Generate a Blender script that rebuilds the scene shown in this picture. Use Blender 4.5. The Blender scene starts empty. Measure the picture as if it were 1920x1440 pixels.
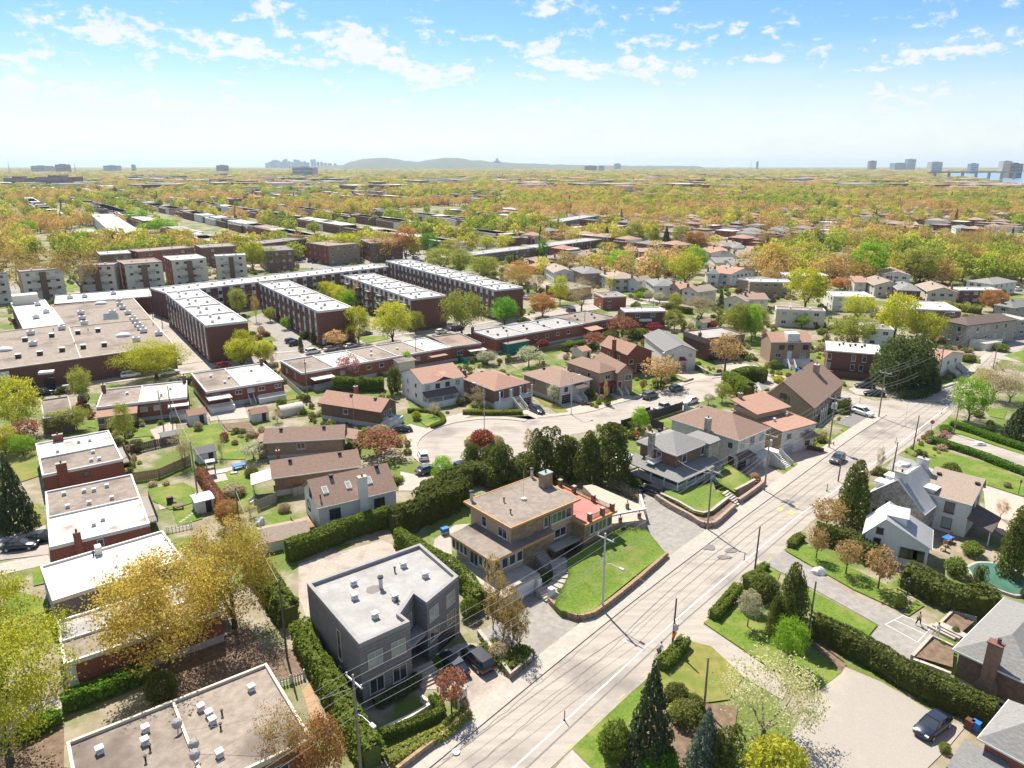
import bpy, math, random
from mathutils import Vector, noise
R = random.Random(7)
sc = bpy.context.scene
C = sc.collection
# ---------------------------------------------------------------- camera, sky, sun, exposure
cam = bpy.data.cameras.new('camera')
cam.sensor_width = 36.0
cam.lens = 36.0 * 1333 / 1920
cam.clip_start = 1.0
cam.clip_end = 60000
cob = bpy.data.objects.new('camera', cam)
C.objects.link(cob)
cob.location = (0, 0, 52)
cob.rotation_euler = (math.radians(90) - math.atan(410 / 1333), 0, 0)
sc.camera = cob
SUN = Vector((-0.418 * math.cos(math.radians(55)), 0.909 * math.cos(math.radians(55)), math.sin(math.radians(55)))).normalized()
sl = bpy.data.lights.new('sun', 'SUN')
sl.energy = 4.4
sl.angle = math.radians(0.55)
sl.color = (1.0, 0.925, 0.80)
so = bpy.data.objects.new('sun', sl)
C.objects.link(so)
so.location = (0, 0, 200)
so.rotation_euler = SUN.to_track_quat('Z', 'Y').to_euler()
sc.view_settings.view_transform = 'Standard'
sc.view_settings.look = 'None'
sc.view_settings.exposure = 1.1
sc.view_settings.gamma = 1.0
sc.view_settings.use_curve_mapping = False
wd = bpy.data.worlds.new('World')
sc.world = wd
wd.use_nodes = True
def make_world():
 nt = wd.node_tree
 nt.nodes.clear()
 N = nt.nodes.new
 L = nt.links.new
 def math_(op, a, b=None, clamp=False):
  n = N('ShaderNodeMath'); n.operation = op; n.use_clamp = clamp
  for i, v in enumerate((a, b)):
   if v is None: continue
   if isinstance(v, (int, float)): n.inputs[i].default_value = v
   else: L(v, n.inputs[i])
  return n.outputs[0]
 sky = N('ShaderNodeTexSky')
 sky.sky_type = 'NISHITA'
 sky.sun_disc = False
 sky.sun_elevation = math.radians(55)
 sky.sun_rotation = math.atan2(SUN.x, SUN.y)
 sky.altitude = 60
 sky.air_density = 1.0
 sky.dust_density = 0.2
 sky.ozone_density = 4.0
 hs = N('ShaderNodeHueSaturation')
 hs.inputs['Saturation'].default_value = 1.22
 hs.inputs['Value'].default_value = 0.45
 L(sky.outputs[0], hs.inputs['Color'])
 tc = N('ShaderNodeTexCoord')
 sep = N('ShaderNodeSeparateXYZ')
 L(tc.outputs['Generated'], sep.inputs[0])
 z = sep.outputs['Z']
 az = math_('ARCTAN2', sep.outputs['X'], sep.outputs['Y'])
 cv = N('ShaderNodeCombineXYZ')
 L(az, cv.inputs[0]); L(math_('MULTIPLY', math_('POWER', math_('MAXIMUM', z, 0.0), 0.8), 1.7), cv.inputs[1])
 def noise_(scale, detail, rough, off, dist=0.0, sx=1.0, sy=1.0):
  mp = N('ShaderNodeMapping')
  mp.inputs['Location'].default_value = off
  mp.inputs['Scale'].default_value = (sx, sy, 1)
  L(cv.outputs[0], mp.inputs[0])
  n = N('ShaderNodeTexNoise')
  n.inputs['Scale'].default_value = scale
  n.inputs['Detail'].default_value = detail
  n.inputs['Roughness'].default_value = rough
  n.inputs['Distortion'].default_value = dist
  L(mp.outputs[0], n.inputs['Vector'])
  return n.outputs['Fac']
 fine = noise_(17, 10.0, 0.62, (3.1, 7.7, 0), 0.25)
 fine2 = noise_(46, 6.0, 0.6, (1.1, 2.7, 0), 0.2)
 big = noise_(4.5, 3.0, 0.5, (6.3, 2.2, 0))
 bank = None
 for a_, e_, sa, se, tl, am in ((-.55, .088, .16, .020, -.02, .30), (-.47, .136, .075, .014, -.1, .28), (-.56, .112, .06, .009, 0, .2), (-.335, .134, .075, .016, -.14, .32), (-.16, .132, .13, .022, -.21, .36), (-.10, .112, .09, .018, -.12, .32),
                                   (.03, .132, .05, .020, -.1, .26), (.09, .115, .09, .02, -.02, .3), (.20, .122, .07, .022, .05, .34), (.30, .125, .06, .012, .1, .26), (.50, .118, .13, .014, .1, .28), (.055, .186, .03, .012, 0, .24), (-.30, .176, .02, .012, 0, .2), (-.55, .19, .04, .012, -.2, .22), (.66, .162, .04, .01, 0, .22), (-.25, .095, .2, .012, 0, .16), (.25, .085, .3, .010, 0, .12), (.5, .085, .2, .01, 0, .2), (-.45, .066, .3, .012, 0, .3), (-.1, .07, .25, .01, 0, .22), (.3, .06, .35, .010, 0, .22), (-.62, .1, .12, .016, 0, .3), (0, .04, .6, .008, 0, .2)):
  da = math_('SUBTRACT', az, a_)
  de = math_('SUBTRACT', math_('SUBTRACT', z, e_), math_('MULTIPLY', da, tl))
  q = math_('ADD', math_('POWER', math_('DIVIDE', da, sa), 2), math_('POWER', math_('DIVIDE', de, se), 2))
  g = math_('MULTIPLY', math_('EXPONENT', math_('MULTIPLY', q, -1)), am)
  bank = g if bank is None else math_('MAXIMUM', bank, g)
 s = math_('ADD', math_('MULTIPLY', math_('SUBTRACT', fine, 0.5), 1.7), math_('MULTIPLY', math_('SUBTRACT', fine2, 0.5), 1.0))
 s = math_('ADD', s, math_('ADD', math_('MULTIPLY', bank, 0.95), math_('MULTIPLY', math_('SUBTRACT', big, 0.5), 0.5)))
 hi = N('ShaderNodeMapRange')
 hi.inputs['From Min'].default_value = 0.2; hi.inputs['From Max'].default_value = 0.5; hi.inputs['To Max'].default_value = 0.16  # extra cloud high overhead, out of view, added to brighten the shaded sides
 L(z, hi.inputs['Value'])
 s = math_('ADD', s, hi.outputs[0])
 mr = N('ShaderNodeMapRange')
 mr.interpolation_type = 'SMOOTHSTEP'
 mr.inputs['From Min'].default_value = 0.12
 mr.inputs['From Max'].default_value = 0.40
 L(s, mr.inputs['Value'])
 low = N('ShaderNodeMapRange')
 low.interpolation_type = 'SMOOTHSTEP'
 low.inputs['From Min'].default_value = 0.165
 low.inputs['From Max'].default_value = 0.0
 L(math_('ADD', z, math_('MULTIPLY', math_('SUBTRACT', noise_(5, 6, 0.6, (2, 9, 0), 0.3, 0.4, 2.2), 0.5), 0.08)), low.inputs['Value'])
 cover = math_('MAXIMUM', math_('MULTIPLY', mr.outputs[0], 0.95), math_('MULTIPLY', low.outputs[0], 0.78))
 shade = N('ShaderNodeMixRGB')
 shade.inputs['Color1'].default_value = (3.5, 3.48, 3.42, 1)
 shade.inputs['Color2'].default_value = (2.6, 2.72, 2.78, 1)
 L(fine, shade.inputs['Fac'])
 mx = N('ShaderNodeMixRGB')
 L(cover, mx.inputs['Fac'])
 L(hs.outputs[0], mx.inputs['Color1'])
 L(shade.outputs[0], mx.inputs['Color2'])
 bg = N('ShaderNodeBackground')
 bg.inputs['Strength'].default_value = 0.15
 L(mx.outputs[0], bg.inputs[0])
 out = N('ShaderNodeOutputWorld')
 L(bg.outputs[0], out.inputs[0])
make_world()
# ---------------------------------------------------------------- materials
MT = {}
def mat(name, c1, c2=None, scale=1.0, rough=0.85, bump=0.0, detail=5.0, spec=0.3, c3=None, scale3=0.08, metal=0.0,
  stretch=None, rnd=0.0, thr=(0.35, 0.65), thr3=(0.52, 0.66)):
 m = bpy.data.materials.new(name)
 m.use_nodes = True
 nt = m.node_tree
 b = nt.nodes['Principled BSDF']
 b.inputs['Roughness'].default_value = rough
 b.inputs['Metallic'].default_value = metal
 b.inputs['Specular IOR Level'].default_value = spec
 N = nt.nodes.new; L = nt.links.new
 c2 = c2 or c1
 tc = N('ShaderNodeTexCoord')
 co = tc.outputs['Object']
 if stretch:
  mp = N('ShaderNodeMapping')
  mp.inputs['Rotation'].default_value = (0, 0, stretch[2] if len(stretch) > 2 else 0)
  mp.inputs['Scale'].default_value = (stretch[0], stretch[1], 1)
  L(co, mp.inputs[0]); co2 = mp.outputs[0]
 else:
  co2 = co
 n = N('ShaderNodeTexNoise')
 n.inputs['Scale'].default_value = scale
 n.inputs['Detail'].default_value = detail
 n.inputs['Roughness'].default_value = 0.65
 L(co2, n.inputs['Vector'])
 mr = N('ShaderNodeMapRange')
 mr.inputs['From Min'].default_value = thr[0]; mr.inputs['From Max'].default_value = thr[1]
 L(n.outputs['Fac'], mr.inputs['Value'])
 mx = N('ShaderNodeMixRGB')
 mx.inputs['Color1'].default_value = (*c1, 1); mx.inputs['Color2'].default_value = (*c2, 1)
 L(mr.outputs[0], mx.inputs['Fac'])
 col = mx.outputs[0]
 if c3:
  n3 = N('ShaderNodeTexNoise')
  n3.inputs['Scale'].default_value = scale3
  n3.inputs['Detail'].default_value = 6
  n3.inputs['Roughness'].default_value = 0.6
  L(co, n3.inputs['Vector'])
  m3 = N('ShaderNodeMapRange')
  m3.inputs['From Min'].default_value = thr3[0]; m3.inputs['From Max'].default_value = thr3[1]
  L(n3.outputs['Fac'], m3.inputs['Value'])
  x3 = N('ShaderNodeMixRGB')
  x3.inputs['Color2'].default_value = (*c3, 1)
  L(m3.outputs[0], x3.inputs['Fac']); L(col, x3.inputs['Color1'])
  col = x3.outputs[0]
 if rnd:
  oi = N('ShaderNodeObjectInfo')
  r = N('ShaderNodeMapRange')
  r.inputs['To Min'].default_value = 1 - rnd; r.inputs['To Max'].default_value = 1 + rnd
  L(oi.outputs['Random'], r.inputs['Value'])
  vm = N('ShaderNodeVectorMath'); vm.operation = 'SCALE'
  L(col, vm.inputs[0]); L(r.outputs[0], vm.inputs['Scale'])
  col = vm.outputs[0]
 L(col, b.inputs['Base Color'])
 if bump:
  bp = N('ShaderNodeBump')
  bp.inputs['Strength'].default_value = bump
  bp.inputs['Distance'].default_value = 0.05
  L(n.outputs['Fac'], bp.inputs['Height'])
  L(bp.outputs[0], b.inputs['Normal'])
 MT[name] = m
 return m
def leaf(name, c1, c2, trans=0.4, scale=9.0, rnd=0.18, tc_boost=(1.1, 1.15, 0.7)):
 m = bpy.data.materials.new(name)
 m.use_nodes = True
 nt = m.node_tree
 nt.nodes.clear()
 N = nt.nodes.new; L = nt.links.new
 tcn = N('ShaderNodeTexCoord')
 n = N('ShaderNodeTexNoise')
 n.inputs['Scale'].default_value = scale
 n.inputs['Detail'].default_value = 3
 L(tcn.outputs['Object'], n.inputs['Vector'])
 mr = N('ShaderNodeMapRange')
 mr.inputs['From Min'].default_value = 0.32; mr.inputs['From Max'].default_value = 0.68
 L(n.outputs['Fac'], mr.inputs['Value'])
 mx = N('ShaderNodeMixRGB')
 mx.inputs['Color1'].default_value = (*c1, 1); mx.inputs['Color2'].default_value = (*c2, 1)
 L(mr.outputs[0], mx.inputs['Fac'])
 oi = N('ShaderNodeObjectInfo')
 r = N('ShaderNodeMapRange')
 r.inputs['To Min'].default_value = 1 - rnd; r.inputs['To Max'].default_value = 1 + rnd
 L(oi.outputs['Random'], r.inputs['Value'])
 vm = N('ShaderNodeVectorMath'); vm.operation = 'SCALE'
 L(mx.outputs[0], vm.inputs[0]); L(r.outputs[0], vm.inputs['Scale'])
 d = N('ShaderNodeBsdfDiffuse'); t = N('ShaderNodeBsdfTranslucent')
 L(vm.outputs[0], d.inputs[0])
 v2 = N('ShaderNodeVectorMath'); v2.operation = 'MULTIPLY'
 v2.inputs[1].default_value = tc_boost
 L(vm.outputs[0], v2.inputs[0]); L(v2.outputs[0], t.inputs[0])
 s = N('ShaderNodeMixShader'); s.inputs[0].default_value = trans
 L(d.outputs[0], s.inputs[1]); L(t.outputs[0], s.inputs[2])
 o = N('ShaderNodeOutputMaterial')
 L(s.outputs[0], o.inputs[0])
 MT[name] = m
 return m
A45 = math.radians(45.5)
mat('asphalt', (0.30, 0.265, 0.232), (0.38, 0.34, 0.30), 0.9, 0.9, 0.15, c3=(0.215, 0.192, 0.172), scale3=0.09, stretch=(0.12, 1.2, -A45))
mat('asphalt_dark', (0.16, 0.155, 0.15), (0.21, 0.2, 0.195), 1.4, 0.9, 0.15, c3=(0.12, 0.12, 0.12), scale3=0.1)
mat('driveway', (0.22, 0.205, 0.19), (0.3, 0.28, 0.26), 1.2, 0.9, 0.1, c3=(0.22, 0.2, 0.19), scale3=0.12)
mat('gravel_yard', (0.29, 0.262, 0.235), (0.335, 0.302, 0.27), 7, 0.95, 0.15, c3=(0.40, 0.35, 0.29), scale3=0.12)
mat('concrete', (0.33, 0.295, 0.26), (0.42, 0.38, 0.335), 1.5, 0.9, 0.1, c3=(0.33, 0.3, 0.27), scale3=0.15)
mat('paver', (0.32, 0.27, 0.235), (0.42, 0.36, 0.31), 3.0, 0.9, 0.3, c3=(0.26, 0.22, 0.19), scale3=0.3)
mat('paver_pink', (0.42, 0.31, 0.25), (0.5, 0.39, 0.32), 3.0, 0.9, 0.2)
mat('lawn', (0.068, 0.128, 0.014), (0.145, 0.205, 0.026), 3.2, 0.95, 0.5, c3=(0.22, 0.215, 0.06), scale3=0.22, thr3=(0.48, 0.68))
mat('lawn_dry', (0.15, 0.16, 0.03), (0.22, 0.2, 0.06), 1.3, 0.95, 0.5, c3=(0.11, 0.16, 0.025), scale3=0.2)
mat('soil', (0.12, 0.08, 0.055), (0.2, 0.145, 0.1), 1.5, 0.95, 0.5)
mat('yard', (0.19, 0.165, 0.10), (0.32, 0.275, 0.215), 0.35, 0.95, 0.2, c3=(0.11, 0.15, 0.03), scale3=0.07, thr3=(0.47, 0.55))
mat('town_ground', (0.15, 0.15, 0.05), (0.28, 0.24, 0.16), 0.03, 0.95, 0.0, c3=(0.16, 0.17, 0.05), scale3=0.004)
mat('paint_white', (0.78, 0.77, 0.74), (0.6, 0.58, 0.55), 2.0, 0.8)
mat('paint_yellow', (0.6, 0.45, 0.15), (0.45, 0.36, 0.2), 2.0, 0.8)
mat('tar_and_shadow', (0.15, 0.14, 0.13), (0.2, 0.19, 0.18), 2.0, 0.8)
mat('brick', (0.22, 0.075, 0.05), (0.30, 0.11, 0.075), 3.5, 0.9, 0.15, rnd=0.12)
mat('brick_dark', (0.145, 0.066, 0.054), (0.20, 0.095, 0.076), 3.0, 0.9, 0.15, rnd=0.08)
mat('brick_brown', (0.17, 0.10, 0.07), (0.25, 0.155, 0.11), 3.0, 0.9, 0.15, rnd=0.1)
mat('brick_buff', (0.40, 0.29, 0.185), (0.52, 0.39, 0.265), 3.0, 0.9, 0.12)
mat('brick_tan', (0.29, 0.205, 0.14), (0.38, 0.275, 0.19), 3.0, 0.9, 0.12, rnd=0.1)
mat('stone_tan', (0.22, 0.145, 0.09), (0.38, 0.27, 0.17), 1.8, 0.9, 0.3, stretch=(0.6, 2.0))
mat('stone_grey', (0.26, 0.235, 0.2), (0.48, 0.44, 0.38), 2.2, 0.9, 0.5, thr=(0.42, 0.58))
mat('stone_white', (0.48, 0.45, 0.41), (0.66, 0.63, 0.59), 2.4, 0.9, 0.4)
mat('stone_pink', (0.28, 0.2, 0.165), (0.4, 0.3, 0.25), 2.2, 0.9, 0.4)
mat('block_grey', (0.18, 0.172, 0.17), (0.24, 0.228, 0.225), 1.6, 0.85, 0.1)
mat('block_joint', (0.075, 0.072, 0.076))
mat('stucco_white', (0.62, 0.60, 0.56), (0.70, 0.68, 0.64), 1.0, 0.9, 0.05, rnd=0.06)
mat('stucco_cream', (0.60, 0.54, 0.45), (0.68, 0.62, 0.52), 1.0, 0.9, 0.05, rnd=0.08)
mat('siding_white', (0.60, 0.59, 0.57), (0.68, 0.67, 0.65), 0.7, 0.7, 0.05, stretch=(0.3, 6))
mat('siding_grey', (0.16, 0.145, 0.15), (0.2, 0.185, 0.19), 0.7, 0.8)
mat('foundation', (0.42, 0.40, 0.38), (0.52, 0.5, 0.47), 1.2, 0.9)
mat('gravel_roof', (0.205, 0.168, 0.14), (0.29, 0.245, 0.208), 1.4, 0.95, 0.25, c3=(0.15, 0.122, 0.104), scale3=0.13, rnd=0.1)
mat('white_roof', (0.46, 0.43, 0.395), (0.60, 0.575, 0.54), 0.9, 0.8, 0.03, c3=(0.27, 0.215, 0.17), scale3=0.28, thr3=(0.52, 0.66))
mat('white_roof_clean', (0.50, 0.485, 0.46), (0.60, 0.585, 0.56), 0.7, 0.8, c3=(0.5, 0.46, 0.41), scale3=0.2, thr3=(0.5, 0.75))
mat('grey_roof', (0.29, 0.28, 0.275), (0.36, 0.35, 0.34), 0.9, 0.85, 0.05, c3=(0.24, 0.22, 0.205), scale3=0.25, thr3=(0.5, 0.75))
mat('brown_roof', (0.25, 0.185, 0.15), (0.32, 0.245, 0.2), 1.0, 0.95, 0.2, c3=(0.18, 0.135, 0.11), scale3=0.12, rnd=0.1)
mat('shingle_brown', (0.225, 0.150, 0.115), (0.30, 0.205, 0.16), 2.2, 0.95, 0.4, rnd=0.08, stretch=(1, 3))
mat('shingle_orange', (0.31, 0.178, 0.13), (0.40, 0.245, 0.185), 2.2, 0.95, 0.4, rnd=0.1, stretch=(1, 3))
mat('shingle_grey', (0.17, 0.165, 0.16), (0.25, 0.245, 0.24), 2.5, 0.95, 0.4, rnd=0.1, stretch=(1, 3))
mat('shingle_tan', (0.27, 0.215, 0.17), (0.36, 0.29, 0.235), 2.2, 0.95, 0.4, rnd=0.12, stretch=(1, 3))
mat('shingle_dark', (0.10, 0.075, 0.068), (0.16, 0.12, 0.105), 2.5, 0.95, 0.4, stretch=(1, 3))
mat('deck_red', (0.38, 0.14, 0.12), (0.44, 0.19, 0.165), 1.0, 0.8, 0.05, c3=(0.3, 0.1, 0.09), scale3=0.5)
mat('metal_roof', (0.56, 0.57, 0.575), (0.64, 0.65, 0.655), 0.6, 0.45, 0.0, spec=0.5)
mat('fascia_orange', (0.48, 0.24, 0.09), (0.56, 0.3, 0.13), 2, 0.7)
mat('trim_white', (0.62, 0.61, 0.59), (0.68, 0.67, 0.65), 2, 0.6)
mat('trim_grey', (0.30, 0.29, 0.29), (0.34, 0.33, 0.33), 2, 0.6)
mat('trim_beige', (0.56, 0.47, 0.37), (0.6, 0.51, 0.41), 2, 0.6)
mat('trim_dark', (0.05, 0.048, 0.05), (0.07, 0.066, 0.068), 2, 0.6)
mat('trim_brown', (0.12, 0.065, 0.04), (0.16, 0.09, 0.06), 2, 0.6)
mat('parapet_grey', (0.25, 0.235, 0.235), (0.3, 0.285, 0.285), 1.5, 0.8)
mat('wood', (0.30, 0.19, 0.105), (0.4, 0.265, 0.16), 2.0, 0.85, 0.1, stretch=(0.4, 3))
mat('wood_grey', (0.25, 0.225, 0.20), (0.33, 0.30, 0.27), 2.0, 0.9, 0.1, stretch=(0.4, 3), rnd=0.12)
mat('pole_wood', (0.22, 0.19, 0.15), (0.29, 0.25, 0.2), 3.0, 0.9, 0.1)
mat('pole_dark', (0.13, 0.10, 0.08), (0.17, 0.135, 0.11), 3.0, 0.9, 0.1)
mat('galvanised', (0.42, 0.43, 0.44), (0.5, 0.51, 0.52), 3.0, 0.5, spec=0.5)
mat('wire', (0.42, 0.40, 0.38), rough=0.6)
mat('black', (0.025, 0.025, 0.027), rough=0.6)
mat('rubber', (0.03, 0.03, 0.03), rough=0.9)
mat('glass', (0.03, 0.038, 0.045), (0.05, 0.06, 0.07), 0.5, 0.06, spec=0.7)
mat('glass_pale', (0.26, 0.30, 0.28), (0.38, 0.41, 0.39), 0.4, 0.12, spec=0.6)
mat('glass_green', (0.06, 0.11, 0.06), (0.12, 0.17, 0.1), 0.4, 0.08, spec=0.6)
mat('door_white', (0.72, 0.71, 0.69), rough=0.5)
mat('door_dark', (0.035, 0.03, 0.03), rough=0.4)
mat('door_brown', (0.13, 0.055, 0.03), rough=0.5)
mat('awning_red', (0.25, 0.035, 0.03), rough=0.8)
mat('blue', (0.03, 0.16, 0.5), rough=0.5)
mat('teal', (0.02, 0.2, 0.16), rough=0.8)
mat('orange_plastic', (0.8, 0.3, 0.02), rough=0.5)
mat('stop_red', (0.55, 0.02, 0.02), rough=0.5)
mat('pool_water', (0.05, 0.13, 0.095), (0.08, 0.17, 0.12), 0.5, 0.08, 0.08, spec=0.6)
mat('river', (0.16, 0.24, 0.30), (0.2, 0.28, 0.34), 0.01, 0.3, 0.0, spec=0.5)
mat('rock', (0.33, 0.32, 0.30), (0.55, 0.53, 0.5), 1.5, 0.9, 0.6)
mat('bark', (0.10, 0.075, 0.055), (0.16, 0.125, 0.1), 6.0, 0.95)
mat('bark_pale', (0.19, 0.16, 0.135), (0.26, 0.22, 0.19), 6.0, 0.95)
mat('skin', (0.45, 0.27, 0.19), rough=0.6)
mat('cloth_grey', (0.32, 0.32, 0.33), rough=0.9)
mat('cloth_black', (0.03, 0.03, 0.035), rough=0.9)
mat('cloth_white', (0.7, 0.7, 0.68), rough=0.9)
mat('hair', (0.04, 0.028, 0.02), rough=0.8)
mat('tower_glass', (0.16, 0.2, 0.25), (0.24, 0.28, 0.33), 0.05, 0.4)
mat('tower_pale', (0.4, 0.38, 0.36), (0.5, 0.47, 0.44), 0.05, 0.8)
mat('tower_brick', (0.2, 0.12, 0.1), (0.26, 0.16, 0.13), 0.05, 0.8)
mat('hill_wood', (0.07, 0.085, 0.05), (0.11, 0.115, 0.06), 0.012, 0.95, 0.0, c3=(0.13, 0.10, 0.06), scale3=0.004)
for nm, c in dict(car_white=(0.75, 0.75, 0.74), car_black=(0.012, 0.012, 0.015), car_grey=(0.09, 0.1, 0.11), car_silver=(0.42, 0.43, 0.44),
                  car_red=(0.4, 0.02, 0.02), car_blue=(0.025, 0.06, 0.16), car_navy=(0.012, 0.018, 0.04), car_beige=(0.5, 0.46, 0.4)).items():
 mm = mat(nm, c, rough=0.3, spec=0.5)
 mm.node_tree.nodes['Principled BSDF'].inputs['Coat Weight'].default_value = 0.6
leaf('leaf_yellow', (0.518, 0.459, 0.072), (0.349, 0.392, 0.064), 0.55)
leaf('leaf_gold', (0.56, 0.385, 0.12), (0.46, 0.385, 0.10), 0.52)
leaf('leaf_orange', (0.46, 0.235, 0.10), (0.38, 0.21, 0.10), 0.50)
leaf('leaf_lime', (0.309, 0.464, 0.056), (0.204, 0.358, 0.048), 0.55)
leaf('leaf_green', (0.125, 0.27, 0.036), (0.164, 0.325, 0.047), 0.52)
leaf('leaf_olive', (0.37, 0.362, 0.101), (0.266, 0.298, 0.079), 0.50)
leaf('leaf_brown', (0.439, 0.279, 0.119), (0.327, 0.258, 0.114), 0.48)
leaf('leaf_bronze', (0.472, 0.297, 0.167), (0.555, 0.389, 0.221), 0.48)
leaf('leaf_twig', (0.381, 0.3, 0.213), (0.46, 0.373, 0.256), 0.35)
leaf('leaf_pear', (0.431, 0.423, 0.218), (0.598, 0.553, 0.385), 0.50)
leaf('leaf_spruce', (0.062, 0.089, 0.047), (0.101, 0.123, 0.065), 0.30)
leaf('leaf_bluespruce', (0.097, 0.139, 0.114), (0.163, 0.205, 0.163), 0.30)
leaf('leaf_pine', (0.09, 0.13, 0.049), (0.155, 0.185, 0.074), 0.35)
leaf('leaf_cedar', (0.189, 0.2, 0.059), (0.102, 0.132, 0.04), 0.40)
leaf('leaf_hedge', (0.214, 0.263, 0.057), (0.129, 0.179, 0.039), 0.42)
leaf('leaf_hedge_bright', (0.173, 0.314, 0.046), (0.119, 0.238, 0.034), 0.46)
leaf('leaf_pink', (0.532, 0.284, 0.284), (0.447, 0.249, 0.229), 0.50, tc_boost=(1, 1, 1))
leaf('leaf_magenta', (0.298, 0.062, 0.082), (0.234, 0.052, 0.059), 0.50, tc_boost=(1, 1, 1))
leaf('leaf_white', (0.567, 0.567, 0.428), (0.391, 0.411, 0.232), 0.50, tc_boost=(1, 1, 0.9))
leaf('leaf_red', (0.204, 0.055, 0.042), (0.287, 0.099, 0.067), 0.50, tc_boost=(1.2, 1, 0.8))
leaf('leaf_redbrown', (0.283, 0.129, 0.086), (0.36, 0.191, 0.121), 0.45, tc_boost=(1.2, 1, 0.8))
for nm, a, b in (('wood_green', (0.27, 0.33, 0.07), (0.36, 0.38, 0.08)), ('wood_yellow', (0.52, 0.44, 0.11), (0.42, 0.40, 0.11)),
                 ('wood_orange', (0.54, 0.33, 0.15), (0.48, 0.32, 0.15)), ('wood_brown', (0.48, 0.34, 0.2), (0.43, 0.34, 0.18)), ('wood_dark', (0.06, 0.085, 0.045), (0.09, 0.11, 0.06))):
 leaf(nm, a, b, 0.48, 4.0, 0.25)
# ---------------------------------------------------------------- mesh helpers
class MB:
 def __init__(s):
  s.v = []; s.f = []; s.m = []
 def add(s, vs, fs, mi=0):
  o = len(s.v)
  s.v += [tuple(p) for p in vs]
  s.f += [tuple(i + o for i in f) for f in fs]
  s.m += [mi] * len(fs)
  return s
 def box(s, x0, x1, y0, y1, z0, z1, mi=0):
  return s.add([(x0, y0, z0), (x1, y0, z0), (x1, y1, z0), (x0, y1, z0), (x0, y0, z1), (x1, y0, z1), (x1, y1, z1), (x0, y1, z1)],
                     [(0, 3, 2, 1), (4, 5, 6, 7), (0, 1, 5, 4), (1, 2, 6, 5), (2, 3, 7, 6), (3, 0, 4, 7)], mi)
 def obox(s, cx, cy, ang, lx, ly, z0, z1, mi=0):
  c, q = math.cos(ang), math.sin(ang)
  P = [(cx + a * c * lx / 2 - b * q * ly / 2, cy + a * q * lx / 2 + b * c * ly / 2) for a, b in ((-1, -1), (1, -1), (1, 1), (-1, 1))]
  return s.prism(P, z0, z1, mi, mi)
 def prism(s, P, z0, z1, ms=0, mt=0, bottom=True):
  n = len(P)
  zt = z1 if isinstance(z1, (list, tuple)) else [z1] * n
  o = len(s.v)
  s.v += [(p[0], p[1], z0) for p in P] + [(p[0], p[1], zt[i]) for i, p in enumerate(P)]
  for i in range(n):
   j = (i + 1) % n
   s.f.append((o + i, o + j, o + n + j, o + n + i)); s.m.append(ms)
  s.f.append(tuple(o + n + i for i in range(n))); s.m.append(mt)
  if bottom:
   s.f.append(tuple(o + i for i in reversed(range(n)))); s.m.append(ms)
  return s
 def slab(s, q, t, mi=0):
  n = len(q)
  o = len(s.v)
  s.v += [tuple(p) for p in q] + [(p[0], p[1], p[2] - t) for p in q]
  s.f.append(tuple(o + i for i in range(n))); s.m.append(mi)
  s.f.append(tuple(o + n + i for i in reversed(range(n)))); s.m.append(mi)
  for i in range(n):
   j = (i + 1) % n
   s.f.append((o + i, o + n + i, o + n + j, o + j)); s.m.append(mi)
  return s
 def tube(s, pts, rad, n=6, mi=0, cap=True):
  rings = []
  N = len(pts)
  for i, p in enumerate(pts):
   p = Vector(p)
   a = Vector(pts[max(i - 1, 0)]); b = Vector(pts[min(i + 1, N - 1)])
   d = (b - a).normalized() if (b - a).length > 1e-6 else Vector((0, 0, 1))
   u = d.cross(Vector((0, 0, 1)))
   if u.length < 1e-3: u = Vector((1, 0, 0))
   u.normalize(); w = d.cross(u)
   r = rad[i] if isinstance(rad, (list, tuple)) else rad
   o = len(s.v)
   for k in range(n):
    t = 2 * math.pi * k / n
    s.v.append(tuple(p + u * (math.cos(t) * r) + w * (math.sin(t) * r)))
   rings.append(o)
  for a, b in zip(rings, rings[1:]):
   for k in range(n):
    j = (k + 1) % n
    s.f.append((a + k, b + k, b + j, a + j)); s.m.append(mi)
  if cap:
   s.f.append(tuple(rings[0] + k for k in range(n))); s.m.append(mi)
   s.f.append(tuple(rings[-1] + k for k in reversed(range(n)))); s.m.append(mi)
  return s
 def mesh(s, name, mats, smooth=False):
  me = bpy.data.meshes.new(name)
  me.from_pydata(s.v, [], s.f)
  for m in (mats if isinstance(mats, (list, tuple)) else [mats]):
   me.materials.append(MT[m] if isinstance(m, str) else m)
  me.polygons.foreach_set('material_index', s.m)
  if smooth: me.polygons.foreach_set('use_smooth', [True] * len(s.f))
  me.update()
  return me
 def build(s, name, mats, parent=None, smooth=False):
  return place(name, s.mesh(name, mats, smooth), parent)
def place(name, me, parent=None, loc=None, rz=None, scale=None):
 o = bpy.data.objects.new(name, me)
 C.objects.link(o)
 if parent: o.parent = parent
 if loc: o.location = loc
 if rz is not None: o.rotation_euler = (0, 0, rz)
 if scale: o.scale = scale
 return o
def empty(name, loc, rz=0.0):
 o = bpy.data.objects.new(name, None)
 C.objects.link(o)
 o.location = loc; o.rotation_euler = (0, 0, rz)
 o.empty_display_size = 0.5
 return o
LAND = []       # landmarks that neighbours' labels refer to: (x, y, phrase)
AUTO = []       # things whose label is finished once everything stands
def tag(o, label=None, cat=None, group=None, kind=None, short=None, auto=None):
 if label: o['label'] = label
 if cat: o['category'] = cat
 if group: o['group'] = group
 if kind: o['kind'] = kind
 if short: LAND.append((o.location.x, o.location.y, short))
 if auto: AUTO.append((o, auto))
 return o
def struct(o):
 o['kind'] = 'structure'
 return o
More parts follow.
